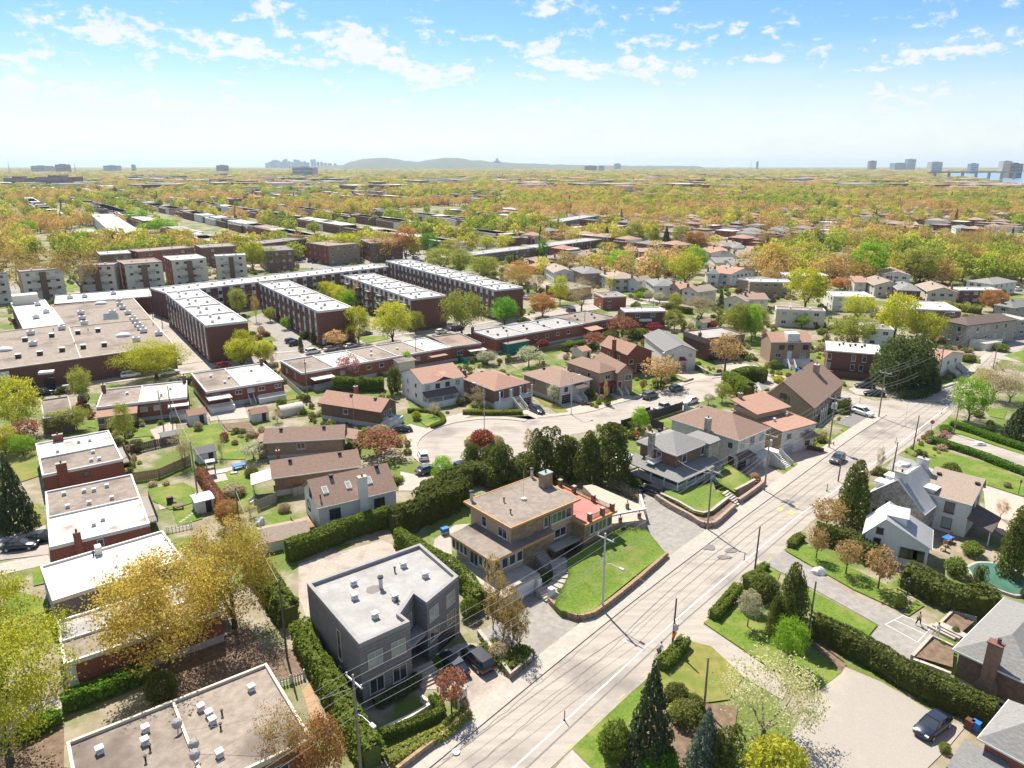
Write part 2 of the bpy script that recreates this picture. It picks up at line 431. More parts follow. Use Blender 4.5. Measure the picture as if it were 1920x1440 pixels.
ORD = ['', 'second ', 'third ', 'fourth ', 'fifth ', 'sixth ', 'seventh ', 'eighth ', 'ninth ', 'tenth ', 'eleventh ', 'twelfth '] + [t + 'teenth ' for t in ('thir', 'four', 'fif', 'six', 'seven', 'eigh', 'nine')] + ['twentieth ']
def finish_labels():
 b = {}
 for o, base in AUTO:
  x, y = o.location.x, o.location.y
  best = min(LAND, key=lambda l: (l[0] - x) ** 2 + (l[1] - y) ** 2 + (1e9 if abs(l[0] - x) + abs(l[1] - y) < 0.05 else 0))
  d = math.hypot(best[0] - x, best[1] - y)
  b.setdefault((base, best[2]), []).append((d, o))
 for (base, lm), l in b.items():
  l.sort(key=lambda t: t[0])
  for i, (d, o) in enumerate(l):
   if len(l) == 1: o['label'] = '%s near %s' % (base, lm)
   elif i < len(ORD): o['label'] = '%s, %snearest to %s' % (base, ORD[i], lm)
   else:
    o['label'] = '%s well away from %s' % (base, lm)
    o['group'] = o.get('group') or '%ss of the outer streets' % base.split(',')[0]
def inside(p, P):
 r = False
 j = len(P) - 1
 for i in range(len(P)):
  if (P[i][1] > p[1]) != (P[j][1] > p[1]) and p[0] < (P[j][0] - P[i][0]) * (p[1] - P[i][1]) / (P[j][1] - P[i][1]) + P[i][0]:
   r = not r
  j = i
 return r
def lerp(a, b, t):
 return tuple(a[i] + (b[i] - a[i]) * t for i in range(len(a)))
def offset(path, d):
 out = []
 for i, p in enumerate(path):
  a = path[max(i - 1, 0)]; b = path[min(i + 1, len(path) - 1)]
  dx, dy = b[0] - a[0], b[1] - a[1]
  l = math.hypot(dx, dy) or 1
  out.append((p[0] - dy / l * d, p[1] + dx / l * d))
 return out
def smooth_path(P, n=6):
 out = []
 for i in range(len(P) - 1):
  p0 = P[max(i - 1, 0)]; p1 = P[i]; p2 = P[i + 1]; p3 = P[min(i + 2, len(P) - 1)]
  for k in range(n):
   t = k / n
   out.append(tuple(0.5 * ((2 * p1[j]) + (-p0[j] + p2[j]) * t + (2 * p0[j] - 5 * p1[j] + 4 * p2[j] - p3[j]) * t * t + (-p0[j] + 3 * p1[j] - 3 * p2[j] + p3[j]) * t ** 3) for j in range(2)))
 out.append(tuple(P[-1][:2]))
 return out
# ---------------------------------------------------------------- ground, roads, pavements, lawns
NSH = [0]
NOGO = []
def sheet(name, P, z, m, struct_=True, label=None):
 if z > 0.036:
  NSH[0] += 1
  z += (0.002 if z < 0.05 else 0.04 + 0.0015) * 1 + 0.0019 * (NSH[0] % 24)
 if name not in ('lawn', 'planting_bed') and len(P) < 200: NOGO.append(P)
 b = MB()
 b.add([(p[0], p[1], z) for p in P], [tuple(range(len(P)))])
 o = b.build(name, m)
 if struct_: o['kind'] = 'structure'
 if o.data.polygons[0].normal.z < 0: o.data.flip_normals()
 return o
def strip(name, path, w0, w1, z, m, struct_=True):
 a = offset(path, w0); c = offset(path, w1)
 if abs(w1 - w0) > 3: NOGO.append(a + c[::-1])
 b = MB()
 n = len(path)
 b.add([(p[0], p[1], z) for p in a] + [(p[0], p[1], z) for p in c], [(i, i + 1, n + i + 1, n + i) for i in range(n - 1)])
 o = b.build(name, m)
 if o.data.polygons[0].normal.z < 0: o.data.flip_normals()
 if struct_: o['kind'] = 'structure'
 return o
def kerb(name, path, w0, w1, z0, z1, m):
 a = offset(path, w0); c = offset(path, w1)
 b = MB()
 n = len(path)
 V = [(p[0], p[1], z0) for p in a] + [(p[0], p[1], z0) for p in c] + [(p[0], p[1], z1) for p in a] + [(p[0], p[1], z1) for p in c]
 F = []
 for i in range(n - 1):
  F += [(2 * n + i, 2 * n + i + 1, 3 * n + i + 1, 3 * n + i), (i, 2 * n + i, 2 * n + i + 1, i + 1)[::-1], (n + i, n + i + 1, 3 * n + i + 1, 3 * n + i)[::-1]]
 F += [(0, 2 * n, 3 * n, n), (n - 1, 2 * n - 1, 4 * n - 1, 3 * n - 1)]
 b.add(V, F)
 return b.build(name, m)
FAR = 26000
b = MB()
b.add([(-FAR, -300, -0.6), (FAR, -300, -0.6), (FAR, FAR, -0.6), (-FAR, FAR, -0.6)], [(0, 1, 2, 3)])
struct(b.build('ground', 'town_ground'))
b = MB()
for i in range(20):
 for j in range(20):
  x0, y0 = -600 + i * 60, -20 + j * 45
  b.add([(x0, y0, 0), (x0 + 60, y0, 0), (x0 + 60, y0 + 45, 0), (x0, y0 + 45, 0)], [(0, 1, 2, 3)])
struct(b.build('yard_ground', 'yard'))
ROAD_L = [(-10.08,47.93), (-7.37,51.15), (10.19,71.22), (23.31,85.58), (37.66,100.73), (66.3,130.8), (79.9,144.4), (90.1,153.7), (101.9,161.7), (110.3,168.2), (119.3,177.1), (137.9,197.7), (178.0,238.6)]
ROAD_R = [(0.00,47.23), (3.51,51.15), (12.51,60.88), (20.17,69.26), (29.61,80.05), (39.08,89.83), (45.09,96.91), (62.3,114.4), (75.5,126.6), (91.8,142.1), (101.6,152.6), (116.9,171.3), (138.3,193.6), (170.0,221.1)]
sheet('road', ROAD_L + ROAD_R[::-1], 0.03, 'asphalt')
LINE = [(-2.54,48.31), (0.98,52.05), (10.77,63.04), (20.10,73.59), (44.85,99.84), (63.9,117.6), (88.0,141.4), (103.7,157.2)]
strip('lane_line', LINE, -0.09, 0.09, 0.05, 'paint_white')
strip('cycle_lane_edge', LINE, -0.95, -0.78, 0.045, 'tar_and_shadow')
b = MB()
path = offset(LINE, -2.3)
acc = 0
for i in range(len(path) - 1):
 a, c = path[i], path[i + 1]
 l = math.dist(a, c)
 t = -acc
 ang = math.atan2(c[1] - a[1], c[0] - a[0])
 while t < l:
  if t > 0:
   p = lerp(a, c, t / l)
   b.obox(p[0], p[1], ang, 1.2, 0.1, 0.04, 0.05)
  t += 4.5
 acc = l - t + 4.5
struct(b.build('cycle_lane_dashes', 'paint_yellow'))
for k, (off, m) in enumerate(((2.7, 'tar_and_shadow'), (5.2, 'tar_and_shadow'))):
 pth = []
 sp = smooth_path(LINE, 14)
 for i, p in enumerate(offset(sp, off)):
  pth.append((p[0] + R.uniform(-.12, .12), p[1] + R.uniform(-.12, .12)))
 strip('painted_wire_shadow', pth, -0.035, 0.035, 0.042 + 0.004 * k, m)  # thin dark strips painting the overhead wires' shadows onto the road
for c_, w in (((44.62,104.29), 1.3), ((30.84,88.90), 1.2), ((27.96,89.88), 1.5), ((29.44,87.10), 1.0), ((-13.70,64.72), 0.0)):
 if w: sheet('road_patch', [(c_[0] + w * math.cos(t * 0.7) * R.uniform(.6, 1.2), c_[1] + w * .6 * math.sin(t * 0.7) * R.uniform(.6, 1.2)) for t in range(9)], 0.055, 'asphalt_dark')
for c_ in ((-5.19,52.88), (6.74,69.51), (13.02,69.10)):
 b = MB(); b.prism([(c_[0] + .38 * math.cos(t * math.pi / 8), c_[1] + .38 * math.sin(t * math.pi / 8)) for t in range(16)], 0.03, 0.165 if c_[1] < 60 else 0.06)
 o = b.build('manhole_cover', 'galvanised'); tag(o, None, 'manhole cover', 'manhole covers of the street', auto='round iron manhole cover'); o.location = (0, 0, 0)
for pc in ((42.32,101.58), (43.69,100.30)):
 b = MB(); b.obox(pc[0], pc[1], A45, 1.5, .9, 0.055, 0.064); struct(b.build('road_marking', 'paint_yellow'))
SIDE = [(-10.08,47.93), (-7.37,51.15), (10.19,71.22), (23.31,85.58), (37.66,100.73), (66.3,130.8), (78.3,142.7), (81.5,145.8)]
kerb('pavement', smooth_path(SIDE, 4), 0.0, 2.3, 0.0, 0.14, 'concrete')['kind'] = 'structure'
kerb('pavement', smooth_path([(89.0,158.4), (96.9,158.4), (110.3,168.2), (119.3,177.1), (137.9,197.7)], 5), 0.02, 1.8, 0.0, 0.14, 'concrete')['kind'] = 'structure'
CB = (-4.1, 129.1)
RB = 15.8
arc = []
a0 = math.radians(62)
for k in range(26):
 t = a0 + (math.radians(318) - a0) * k / 25
 arc.append((CB[0] + RB * math.cos(t), CB[1] + RB * math.sin(t)))
NORTH = [(83.7,155.7), (80.6,162.5), (72.4,170.9), (66.1,176.1), (53.4,174.6), (46.0,170.9), (38.3,164.2), (24.5,154.1), (16.4,147.5), (5.7,144.1), (-1.1,144.1)]
SOUTH = [(11.9,134.3), (22.9,139.5), (38.0,150.0), (47.6,158.8), (63.8,165.5), (72.1,154.5), (75.4,148.2), (79.4,143.4), (91.5,150.8), (102.0,159.6), (90.7,157.2)]
sheet('side_street', NORTH + arc + SOUTH, 0.02, 'asphalt')
kerb('pavement', smooth_path(arc[:22][::-1], 1), -1.5, -0.02, 0.0, 0.13, 'concrete')['kind'] = 'structure'
kerb('pavement', smooth_path(NORTH[::-1][1:9], 4), 0.02, 1.6, 0.0, 0.13, 'concrete')['kind'] = 'structure'
isl = (-5.5,131.6)
ring = [(isl[0] + 4.0 * math.cos(t * math.pi / 12), isl[1] + 3.0 * math.sin(t * math.pi / 12)) for t in range(24)]
b = MB(); b.prism(ring, 0, 0.14, 0, 0); struct(b.build('kerb_ring', 'concrete'))
sheet('planting_bed', [(isl[0] + 3.7 * math.cos(t * math.pi / 12), isl[1] + 2.7 * math.sin(t * math.pi / 12)) for t in range(24)], 0.16, 'lawn_dry')
NS = smooth_path([(-144.4,157.6), (-124.8,163.4), (-111.2,170.9), (-92.8,180.1), (-75.8,191.3), (-53.6,200.2), (-37.8,215.3), (-14.6,229.6), (3.2,245.6), (17.1,258.9), (35.3,273.6), (65.3,287.5)], 4)
strip('back_street', NS, -4.2, 4.2, 0.02, 'asphalt')
kerb('pavement', NS, 4.2, 5.8, 0.0, 0.13, 'concrete')['kind'] = 'structure'
kerb('pavement', NS, -5.8, -4.2, 0.0, 0.13, 'concrete')['kind'] = 'structure'
sheet('service_lane', [(-134.6,258.6), (-133.5,264.1), (-80.3,183.4), (-86.3,182.0)], 0.035, 'asphalt')
b2 = smooth_path([(-211.8,273.6), (-191.5,287.5), (-177.4,313.9), (-164.7,332.0), (-150.7,373.1), (-126.9,405.5), (-88.4,458.2), (-49.8,518.3)], 4)
strip('back_street', b2, -4, 4, 0.02, 'asphalt')
strip('back_street', smooth_path([(35.3,273.6), (12.4,328.9), (-8.6,383.3), (-45.3,435.6), (-87.3,452.4)], 4), -4, 4, 0.024, 'asphalt')
for P in ([(-94.0,247.9), (-91.6,259.1), (-60.0,213.1), (-61.9,198.0)], [(-73.9,213.1), (-70.7,215.1), (-58.2,192.8), (-64.6,189.5)],
          [(-52.7,228.1), (-42.3,242.7), (-31.7,223.6), (-44.3,211.1)], [(-23.4,242.7), (-7.2,242.7), (-4.2,228.1), (-20.0,221.4)],
          [(-230.3,323.7), (-226.8,326.9), (-205.1,294.8), (-206.7,289.5)], [(-194.3,347.5), (-193.5,351.1), (-166.7,311.5), (-173.6,311.5)],
          [(-127.2,420.7), (-91.0,393.2), (-92.0,369.0), (-115.6,380.7)], [(-72.1,460.7), (-56.1,469.6), (-49.3,410.0), (-65.1,403.1)]):
 sheet('car_park', P, 0.045, 'driveway')
for P, m in (([(38.32,89.14), (43.16,78.06), (47.31,73.97), (49.61,71.22), (46.57,68.00), (44.23,65.88), (43.37,65.01), (41.03,69.42), (43.38,71.89), (41.62,74.69), (37.74,80.87), (34.70,85.17)], 'driveway'),
             ([(20.21,69.42), (22.62,72.06), (28.06,63.87), (29.35,62.23), (27.47,59.63), (24.56,63.04)], 'asphalt'),
             ([(31.43,60.90), (35.98,64.72), (38.89,62.23), (41.43,58.39), (42.76,56.73), (43.90,56.04), (40.64,53.40), (37.28,50.95), (25.55,49.98), (26.69,55.14)], 'gravel_yard'),
             ([(87.2,133.9), (90.4,133.9), (93.3,128.5), (96.0,123.5), (92.1,116.2), (89.6,117.5), (88.2,124.9), (85.9,130.8)], 'asphalt'),
             ([(72.2,123.5), (74.0,120.8), (75.8,117.5), (71.2,113.8), (68.0,112.6), (67.0,117.5)], 'driveway'),
             ([(78.99,108.60), (82.82,104.32), (72.54,89.38), (71.82,95.24), (75.22,102.28)], 'paver_pink'),
             ([(73.8,119.4), (77.5,113.8), (83.72,105.62), (82.82,104.32), (78.64,108.05), (74.1,114.4)], 'concrete'),
             ([(5.62,53.19), (7.20,50.95), (3.50,50.56)], 'concrete'),
             ([(129.9,198.1), (140.9,188.7), (150.8,203.1), (138.9,203.1)], 'asphalt'),
             ([(17.41,102.98), (21.50,107.05), (23.76,105.49), (23.71,102.98), (25.02,101.09), (27.28,97.59), (28.60,95.42), (29.75,93.18), (23.89,86.54), (21.38,86.82), (20.13,95.59)], 'driveway'),
             ([(-4.11,69.90), (1.34,77.68), (3.13,77.68), (5.03,75.42), (8.29,72.92), (2.31,64.44), (2.18,66.78)], 'driveway'),
             ([(-9.41,61.17), (-7.91,66.78), (-6.07,68.62), (-4.04,68.62), (-0.19,62.23), (0.91,60.39), (-4.24,57.91), (-5.53,61.17)], 'paver'),
             ([(41.1,119.0), (46.2,119.0), (47.8,114.1), (42.04,108.45), (41.8,111.8)], 'paver'),
             ([(50.7,124.9), (56.8,127.7), (59.2,124.9), (52.4,118.3), (51.3,121.5)], 'paver_pink'),
             ([(68.1,141.1), (72.1,144.2), (77.2,153.1), (79.6,151.3), (75.8,141.1), (71.3,137.1)], 'asphalt_dark'),
             ([(21.7,110.1), (24.8,111.2), (24.42,106.86), (23.36,103.79), (21.91,105.82)], 'driveway'),
             ([(-24.8,136.8), (-21.3,140.3), (-17.6,137.6), (-20.2,130.2), (-21.5,133.4)], 'concrete'),
             ([(-19.8,116.1), (-17.0,114.8), (-14.0,113.0), (-15.94,108.28), (-18.91,108.28)], 'concrete'),
             ([(-15.1,143.9), (-9.6,148.7), (-9.1,144.9), (-14.4,140.3)], 'concrete'),
             ([(0.9,151.9), (2.4,154.3), (4.9,146.8), (2.7,146.3)], 'concrete'),
             ([(4.2,156.7), (7.1,147.9), (9.9,144.7), (5.2,143.6), (3.4,145.8)], 'concrete'),
             ([(10.9,153.1), (13.9,154.3), (18.5,150.8), (19.4,149.1), (13.4,145.8), (10.9,149.6)], 'paver_pink'),
             ([(22.6,163.1), (26.8,163.1), (28.7,157.3), (24.8,154.9)], 'paver_pink'),
             ([(41.8,179.5), (48.0,182.2), (51.2,173.1), (45.9,170.6)], 'paver_pink'),
             ([(56.7,185.0), (64.5,189.3), (65.5,179.5), (57.7,175.6)], 'concrete'),
             ([(63.0,184.8), (66.4,178.8), (64.7,169.1), (55.4,177.3)], 'concrete'),
             ([(117.5,181.5), (125.7,187.2), (117.2,173.5), (110.9,169.7)], 'driveway'),
             ([(81.7,164.9), (86.9,168.5), (91.9,164.9), (87.4,158.2), (81.7,160.4)], 'concrete'),
             ([(-67.1,147.8), (-61.4,153.9), (-56.6,143.9), (-64.1,142.1)], 'concrete'),
             ([(-74.4,136.8), (-71.7,142.1), (-67.1,133.4), (-69.8,130.2)], 'paver'),
             ([(-57.47,104.44), (-55.09,106.60), (-52.69,103.39), (-55.53,101.34)], 'paver'),
             ([(-54.1,116.1), (-50.6,118.0), (-47.7,118.0), (-46.6,113.0), (-51.3,111.2)], 'concrete'),
             ([(-74.08,91.63), (-73.08,92.05), (-68.85,94.23), (-64.71,87.94), (-70.47,86.38)], 'asphalt'),
             ([(-74.97,92.92), (-70.49,96.50), (-69.21,94.46), (-73.65,91.00)], 'concrete'),
             ([(-71.09,85.17), (-64.84,87.94), (-62.90,85.62), (-68.94,82.12)], 'concrete'),
             ([(-49.60,58.39), (-45.82,60.39), (-45.19,59.63), (-45.16,58.39), (-48.17,56.50)], 'concrete'),
             ([(-37.37,90.37), (-35.38,96.13), (-30.25,95.04), (-30.83,92.40), (-36.35,88.90)], 'concrete'),
             ([(-29.15,85.62), (-18.82,91.88), (-16.19,89.88), (-16.32,87.47), (-25.93,80.87), (-22.75,70.55), (-23.95,71.89), (-26.87,77.68)], 'paver'),
             ([(-11.30,89.45), (-8.38,87.93), (-9.00,93.05), (-6.33,96.90), (-8.65,96.46), (-11.19,92.23)], 'concrete'),
             ([(-18.54,57.20), (-21.31,62.23), (-21.69,60.90), (-19.34,56.27)], 'wood')):
 sheet('driveway' if m not in ('concrete', 'wood', 'paver') else 'path', P, 0.04, m)
for P, m in (([(-68.8,136.8), (-61.7,140.7), (-58.3,135.1), (-52.0,134.3), (-49.4,121.4), (-55.2,121.4), (-59.4,124.2), (-65.1,130.2)], 'lawn'),
             ([(-61.07,108.84), (-56.3,111.5), (-53.11,108.84), (-51.25,103.91), (-53.89,101.34), (-58.19,104.44)], 'lawn'),
             ([(-53.31,100.83), (-50.33,102.87), (-47.52,98.39), (-50.34,96.04)], 'lawn'),
             ([(-81.6,135.9), (-76.1,138.9), (-72.2,133.4), (-77.6,131.8)], 'lawn'), ([(-94.7,148.7), (-93.6,149.7), (-85.9,137.6), (-88.2,138.5)], 'lawn'),
             ([(-74.6,129.5), (-71.9,133.4), (-68.8,128.7), (-72.1,125.7)], 'lawn_dry'),
             ([(-51.1,111.2), (-45.2,114.8), (-40.45,102.35), (-43.65,98.39)], 'lawn'), ([(-39.79,96.50), (-36.70,100.34), (-35.20,95.58), (-37.51,92.48)], 'lawn'),
             ([(-79.40,99.35), (-76.23,103.39), (-70.49,96.50), (-74.67,92.48)], 'lawn_dry'), ([(-100.7,130.2), (-92.7,128.7), (-82.2,114.8), (-85.93,108.84)], 'lawn_dry'),
             ([(-50.7,147.8), (-45.0,150.8), (-43.3,145.8), (-48.5,143.9)], 'lawn'), ([(-57.7,154.9), (-51.5,160.5), (-49.8,157.1), (-55.6,153.9)], 'lawn_dry'),
             ([(-40.19,98.39), (-35.38,101.34), (-32.94,96.97), (-37.25,92.48)], 'lawn'), ([(-51.1,116.1), (-46.3,117.4), (-40.64,102.35), (-46.85,108.84)], 'lawn'),
             ([(-24.1,156.0), (-20.7,150.8), (-14.3,142.1), (-17.7,138.5), (-21.7,145.8)], 'lawn'), ([(-10.5,158.2), (-6.8,159.3), (-4.7,148.7), (-9.3,147.8)], 'lawn'),
             ([(-31.7,133.4), (-24.2,136.8), (-21.2,133.4), (-21.2,127.2), (-29.5,128.7)], 'lawn_dry'),
             ([(-0.5,179.7), (3.1,182.9), (2.7,175.0), (0.2,177.3)], 'lawn'), ([(4.3,160.5), (9.4,156.7), (12.9,146.8), (10.8,145.2)], 'lawn_dry'),
             ([(18.8,165.1), (21.9,160.5), (24.7,154.9), (19.2,150.8), (17.3,157.9)], 'lawn'), ([(-4.9,151.9), (0.9,151.9), (1.8,148.5), (-3.9,147.9)], 'lawn_dry'),
             ([(30.6,174.4), (35.4,176.9), (37.9,165.9), (31.0,160.3), (28.9,165.9)], 'lawn'), ([(50.1,192.3), (52.8,193.8), (54.8,178.2), (51.1,175.6)], 'lawn'),
             ([(54.4,182.2), (58.4,178.2), (54.4,174.4)], 'lawn'), ([(30.0,141.1), (33.6,144.1), (36.0,141.1), (32.6,137.7)], 'lawn'),
             ([(22.5,136.1), (26.0,138.6), (27.4,134.5), (22.3,131.4)], 'lawn'), ([(39.9,150.2), (43.3,151.1), (43.5,148.3), (41.1,147.3)], 'lawn'),
             ([(21.0,124.2), (22.6,122.9), (21.3,119.6), (20.5,120.9)], 'lawn'),
             ([(48.1,117.7), (51.3,121.5), (52.4,118.3), (47.9,114.4)], 'lawn'), ([(59.5,132.9), (62.4,134.5), (63.1,128.5), (59.2,124.9)], 'lawn'),
             ([(63.8,132.2), (66.4,135.3), (67.0,132.2), (63.9,129.6)], 'lawn'), ([(67.4,136.9), (69.6,138.6), (70.1,135.3), (67.9,132.9)], 'lawn'),
             ([(70.9,213.9), (77.0,213.9), (75.2,208.5), (70.0,206.8)], 'lawn'),
             ([(22.71,72.40), (27.97,76.16), (30.30,73.27), (29.53,65.30), (28.11,64.01)], 'lawn'), ([(31.06,66.78), (31.82,66.18), (32.07,63.87), (30.29,62.23), (29.02,63.87)], 'lawn'),
             ([(5.55,53.30), (12.50,60.90), (15.12,61.17), (9.95,51.15), (7.20,50.95)], 'lawn'),
             ([(15.65,63.87), (20.10,68.94), (22.48,68.00), (24.56,63.04), (22.05,59.63), (19.21,59.13), (15.12,61.17)], 'lawn_dry'),
             ([(15.12,61.17), (19.21,59.13), (22.65,58.64), (19.46,50.76), (9.57,50.76)], 'soil'),
             ([(38.48,88.90), (41.63,90.87), (49.66,78.45), (48.07,75.42), (47.01,75.05), (43.71,79.24)], 'lawn'), ([(47.40,74.15), (50.41,76.91), (50.89,75.79), (47.76,73.62)], 'lawn'),
             ([(33.09,82.54), (34.51,84.28), (35.80,83.19), (34.49,80.87)], 'lawn'), ([(37.35,80.46), (41.45,74.33), (43.17,71.89), (40.98,69.74), (36.41,74.69)], 'lawn'),
             ([(49.99,71.89), (52.46,74.33), (53.33,73.97), (50.03,71.22)], 'lawn'), ([(28.63,63.87), (31.31,65.88), (34.42,66.78), (35.19,63.59), (31.61,60.90)], 'lawn'),
             ([(33.98,68.62), (35.72,69.90), (36.40,65.01), (35.19,63.59)], 'soil'),
             ([(75.3,126.3), (81.1,130.8), (80.7,128.5), (84.2,122.8), (88.9,113.2), (83.90,105.89), (77.9,114.4), (73.8,119.4)], 'lawn'),
             ([(87.4,136.4), (93.6,143.3), (95.6,141.5), (100.0,130.0), (96.0,123.5), (93.5,128.9), (90.6,134.3)], 'lawn'),
             ([(106.5,151.9), (109.7,148.9), (105.3,143.3), (103.4,145.1)], 'lawn'), ([(108.0,172.2), (112.1,174.8), (110.9,169.7), (104.5,164.9)], 'lawn'),
             ([(123.1,184.3), (127.5,181.5), (121.6,173.5), (116.4,172.2)], 'lawn_dry'), ([(140.5,196.5), (150.8,203.1), (140.9,188.7)], 'lawn'),
             ([(88.2,199.8), (91.5,200.6), (87.9,191.8), (85.5,193.3)], 'lawn'), ([(66.9,192.2), (67.0,182.9), (66.3,174.3), (71.1,175.8), (70.6,178.1), (68.4,180.4)], 'lawn_dry'),
             ([(73.4,219.3), (79.7,223.6), (73.5,203.4), (69.5,205.3)], 'lawn'), ([(88.6,203.4), (91.2,199.8), (84.5,184.8), (83.4,186.3)], 'lawn'),
             ([(47.6,219.3), (57.0,223.6), (53.5,211.1), (48.2,213.1)], 'lawn'), ([(7.2,203.4), (15.1,211.1), (15.0,203.4), (8.8,198.0)], 'lawn'),
             ([(-0.1,180.2), (2.8,182.5), (3.1,177.3), (1.1,175.9)], 'lawn'),
             ([(11.8,187.9), (15.0,190.3), (14.5,183.2)], 'lawn'), ([(-49.8,219.3), (-40.9,221.4), (-38.2,217.2), (-44.3,211.1)], 'lawn'),
             ([(-209.3,330.2), (-209.2,336.9), (-187.6,302.9), (-193.6,305.7)], 'lawn'), ([(-167.6,340.4), (-157.6,330.2), (-159.3,323.7)], 'lawn'),
             ([(-59.70,72.57), (-56.35,74.69), (-57.96,76.91), (-66.11,80.05)], 'lawn'), ([(-64.71,84.28), (-63.15,85.62), (-60.19,80.87), (-61.75,80.05)], 'lawn'),
             ([(-39.16,93.97), (-36.45,99.55), (-33.13,96.69), (-37.64,91.88)], 'lawn'), ([(-28.90,67.38), (-24.31,67.38), (-22.07,63.59), (-24.76,62.50)], 'soil'),
             ([(-48.21,54.04), (-44.23,57.43), (-40.20,50.76), (-45.68,50.37)], 'soil'), ([(-39.02,64.44), (-31.09,71.89), (-26.81,65.30), (-34.70,59.63)], 'soil')):
 sheet('lawn' if m != 'soil' else 'planting_bed', P, 0.06, m)
# ---------------------------------------------------------------- buildings
CACHE = {}
def window_mesh(w, h, frame, pane):
 k = ('win', round(w, 2), round(h, 2), frame, pane)
 if k not in CACHE:
  b = MB(); t = 0.07; d = 0.07
  b.box(-w / 2, -w / 2 + t, -d, 0.02, -h / 2, h / 2); b.box(w / 2 - t, w / 2, -d, 0.02, -h / 2, h / 2)
  b.box(-w / 2 + t, w / 2 - t, -d, 0.02, h / 2 - t, h / 2); b.box(-w / 2 + t, w / 2 - t, -d, 0.02, -h / 2, -h / 2 + t)
  b.box(-w / 2 - .06, w / 2 + .06, -d - .05, 0.02, -h / 2 - .08, -h / 2 - .003)
  n = max(1, int(round(w / 0.95)))
  for i in range(1, n):
   x = -w / 2 + w * i / n
   b.box(x - .03, x + .03, -d + .01, 0.02, -h / 2 + t, h / 2 - t)
  p = MB(); p.add([(-w / 2 + t, -.025, -h / 2 + t), (w / 2 - t, -.025, -h / 2 + t), (w / 2 - t, -.025, h / 2 - t), (-w / 2 + t, -.025, h / 2 - t)], [(0, 1, 2, 3)])
  bb = MB(); bb.v = list(b.v); bb.f = list(b.f); bb.m = list(b.m); bb.add(p.v, p.f, 1)
  CACHE[k] = (b.mesh('window', frame), p.mesh('pane', pane), bb.mesh('window', [frame, pane]))
 return CACHE[k]
def door_mesh(w, h, frame, m):
 k = ('door', round(w, 2), round(h, 2), frame, m)
 if k not in CACHE:
  b = MB(); t = .08
  b.box(-w / 2, w / 2, -.05, .02, 0, h, 0)
  b.box(-w / 2 - t, -w / 2, -.08, .02, 0, h, 1); b.box(w / 2, w / 2 + t, -.08, .02, 0, h, 1); b.box(-w / 2 - t, w / 2 + t, -.08, .02, h, h + t, 1)
  if w > 1.8:
   for i in range(1, 4): b.box(-w / 2 + .05, w / 2 - .05, -.065, -.05, h * i / 4 - .02, h * i / 4 + .02, 1)
  else:
   b.box(w / 2 - .16, w / 2 - .1, -.1, -.05, h * .45, h * .5, 1)
  CACHE[k] = b.mesh('door', [m, frame])
 return CACHE[k]
def vent_mesh(kind):
 k = ('vent', kind)
 if k not in CACHE:
  b = MB()
  if kind == 'box':
   b.box(-.3, .3, -.3, .3, 0, .28, 0); b.box(-.22, .22, -.22, .22, .28, .5, 1); b.box(-.36, .36, -.36, .36, .5, .66, 0)
   me = b.mesh('roof_vent', ['trim_white', 'galvanised'])
  elif kind == 'black':
   b.box(-.2, .2, -.2, .2, -.1, .3, 0); b.box(-.3, .3, -.3, .3, .3, .48, 0)
   me = b.mesh('roof_vent', ['black'])
  elif kind == 'pipe':
   b.tube([(0, 0, 0), (0, 0, .55)], .09, 8); b.tube([(0, 0, .55), (0, 0, .68)], .16, 8)
   me = b.mesh('vent_pipe', ['black'])
  elif kind == 'unit':
   b.box(-.9, .9, -.7, .7, .2, 1.2, 0); b.box(-.7, .7, -.5, .5, 0, .2, 1); b.tube([(0, 0, 1.2), (0, 0, 1.28)], .5, 12, 1)
   me = b.mesh('roof_unit', ['trim_white', 'trim_dark'])
  elif kind == 'flue':
   b.tube([(0, 0, 0), (0, 0, 1.3)], .22, 10); b.tube([(0, 0, 1.3), (0, 0, 1.5)], .34, 10, 1); b.tube([(0, 0, 1.5), (0, 0, 1.62)], [.34, .1], 10, 1)
   me = b.mesh('flue', ['galvanised', 'trim_dark'])
  elif kind == 'curb':
   b.box(-.55, .55, -.55, .55, 0, .95, 1); b.box(-.65, .65, -.65, .65, .95, 1.1, 0)
   me = b.mesh('roof_vent', ['trim_white', 'trim_dark'])
  elif kind == 'dome':
   pts = []
   n = 12
   for i in range(5):
    a = i / 4 * math.pi / 2
    for j in range(n):
     pts.append((2.0 * math.cos(a) * math.cos(j * 2 * math.pi / n), 1.5 * math.cos(a) * math.sin(j * 2 * math.pi / n), .15 + .9 * math.sin(a)))
   b.add(pts, [(i * n + j, i * n + (j + 1) % n, (i + 1) * n + (j + 1) % n, (i + 1) * n + j) for i in range(4) for j in range(n)])
   me = b.mesh('skylight', ['trim_white'], True)
  CACHE[k] = me
 return CACHE[k]
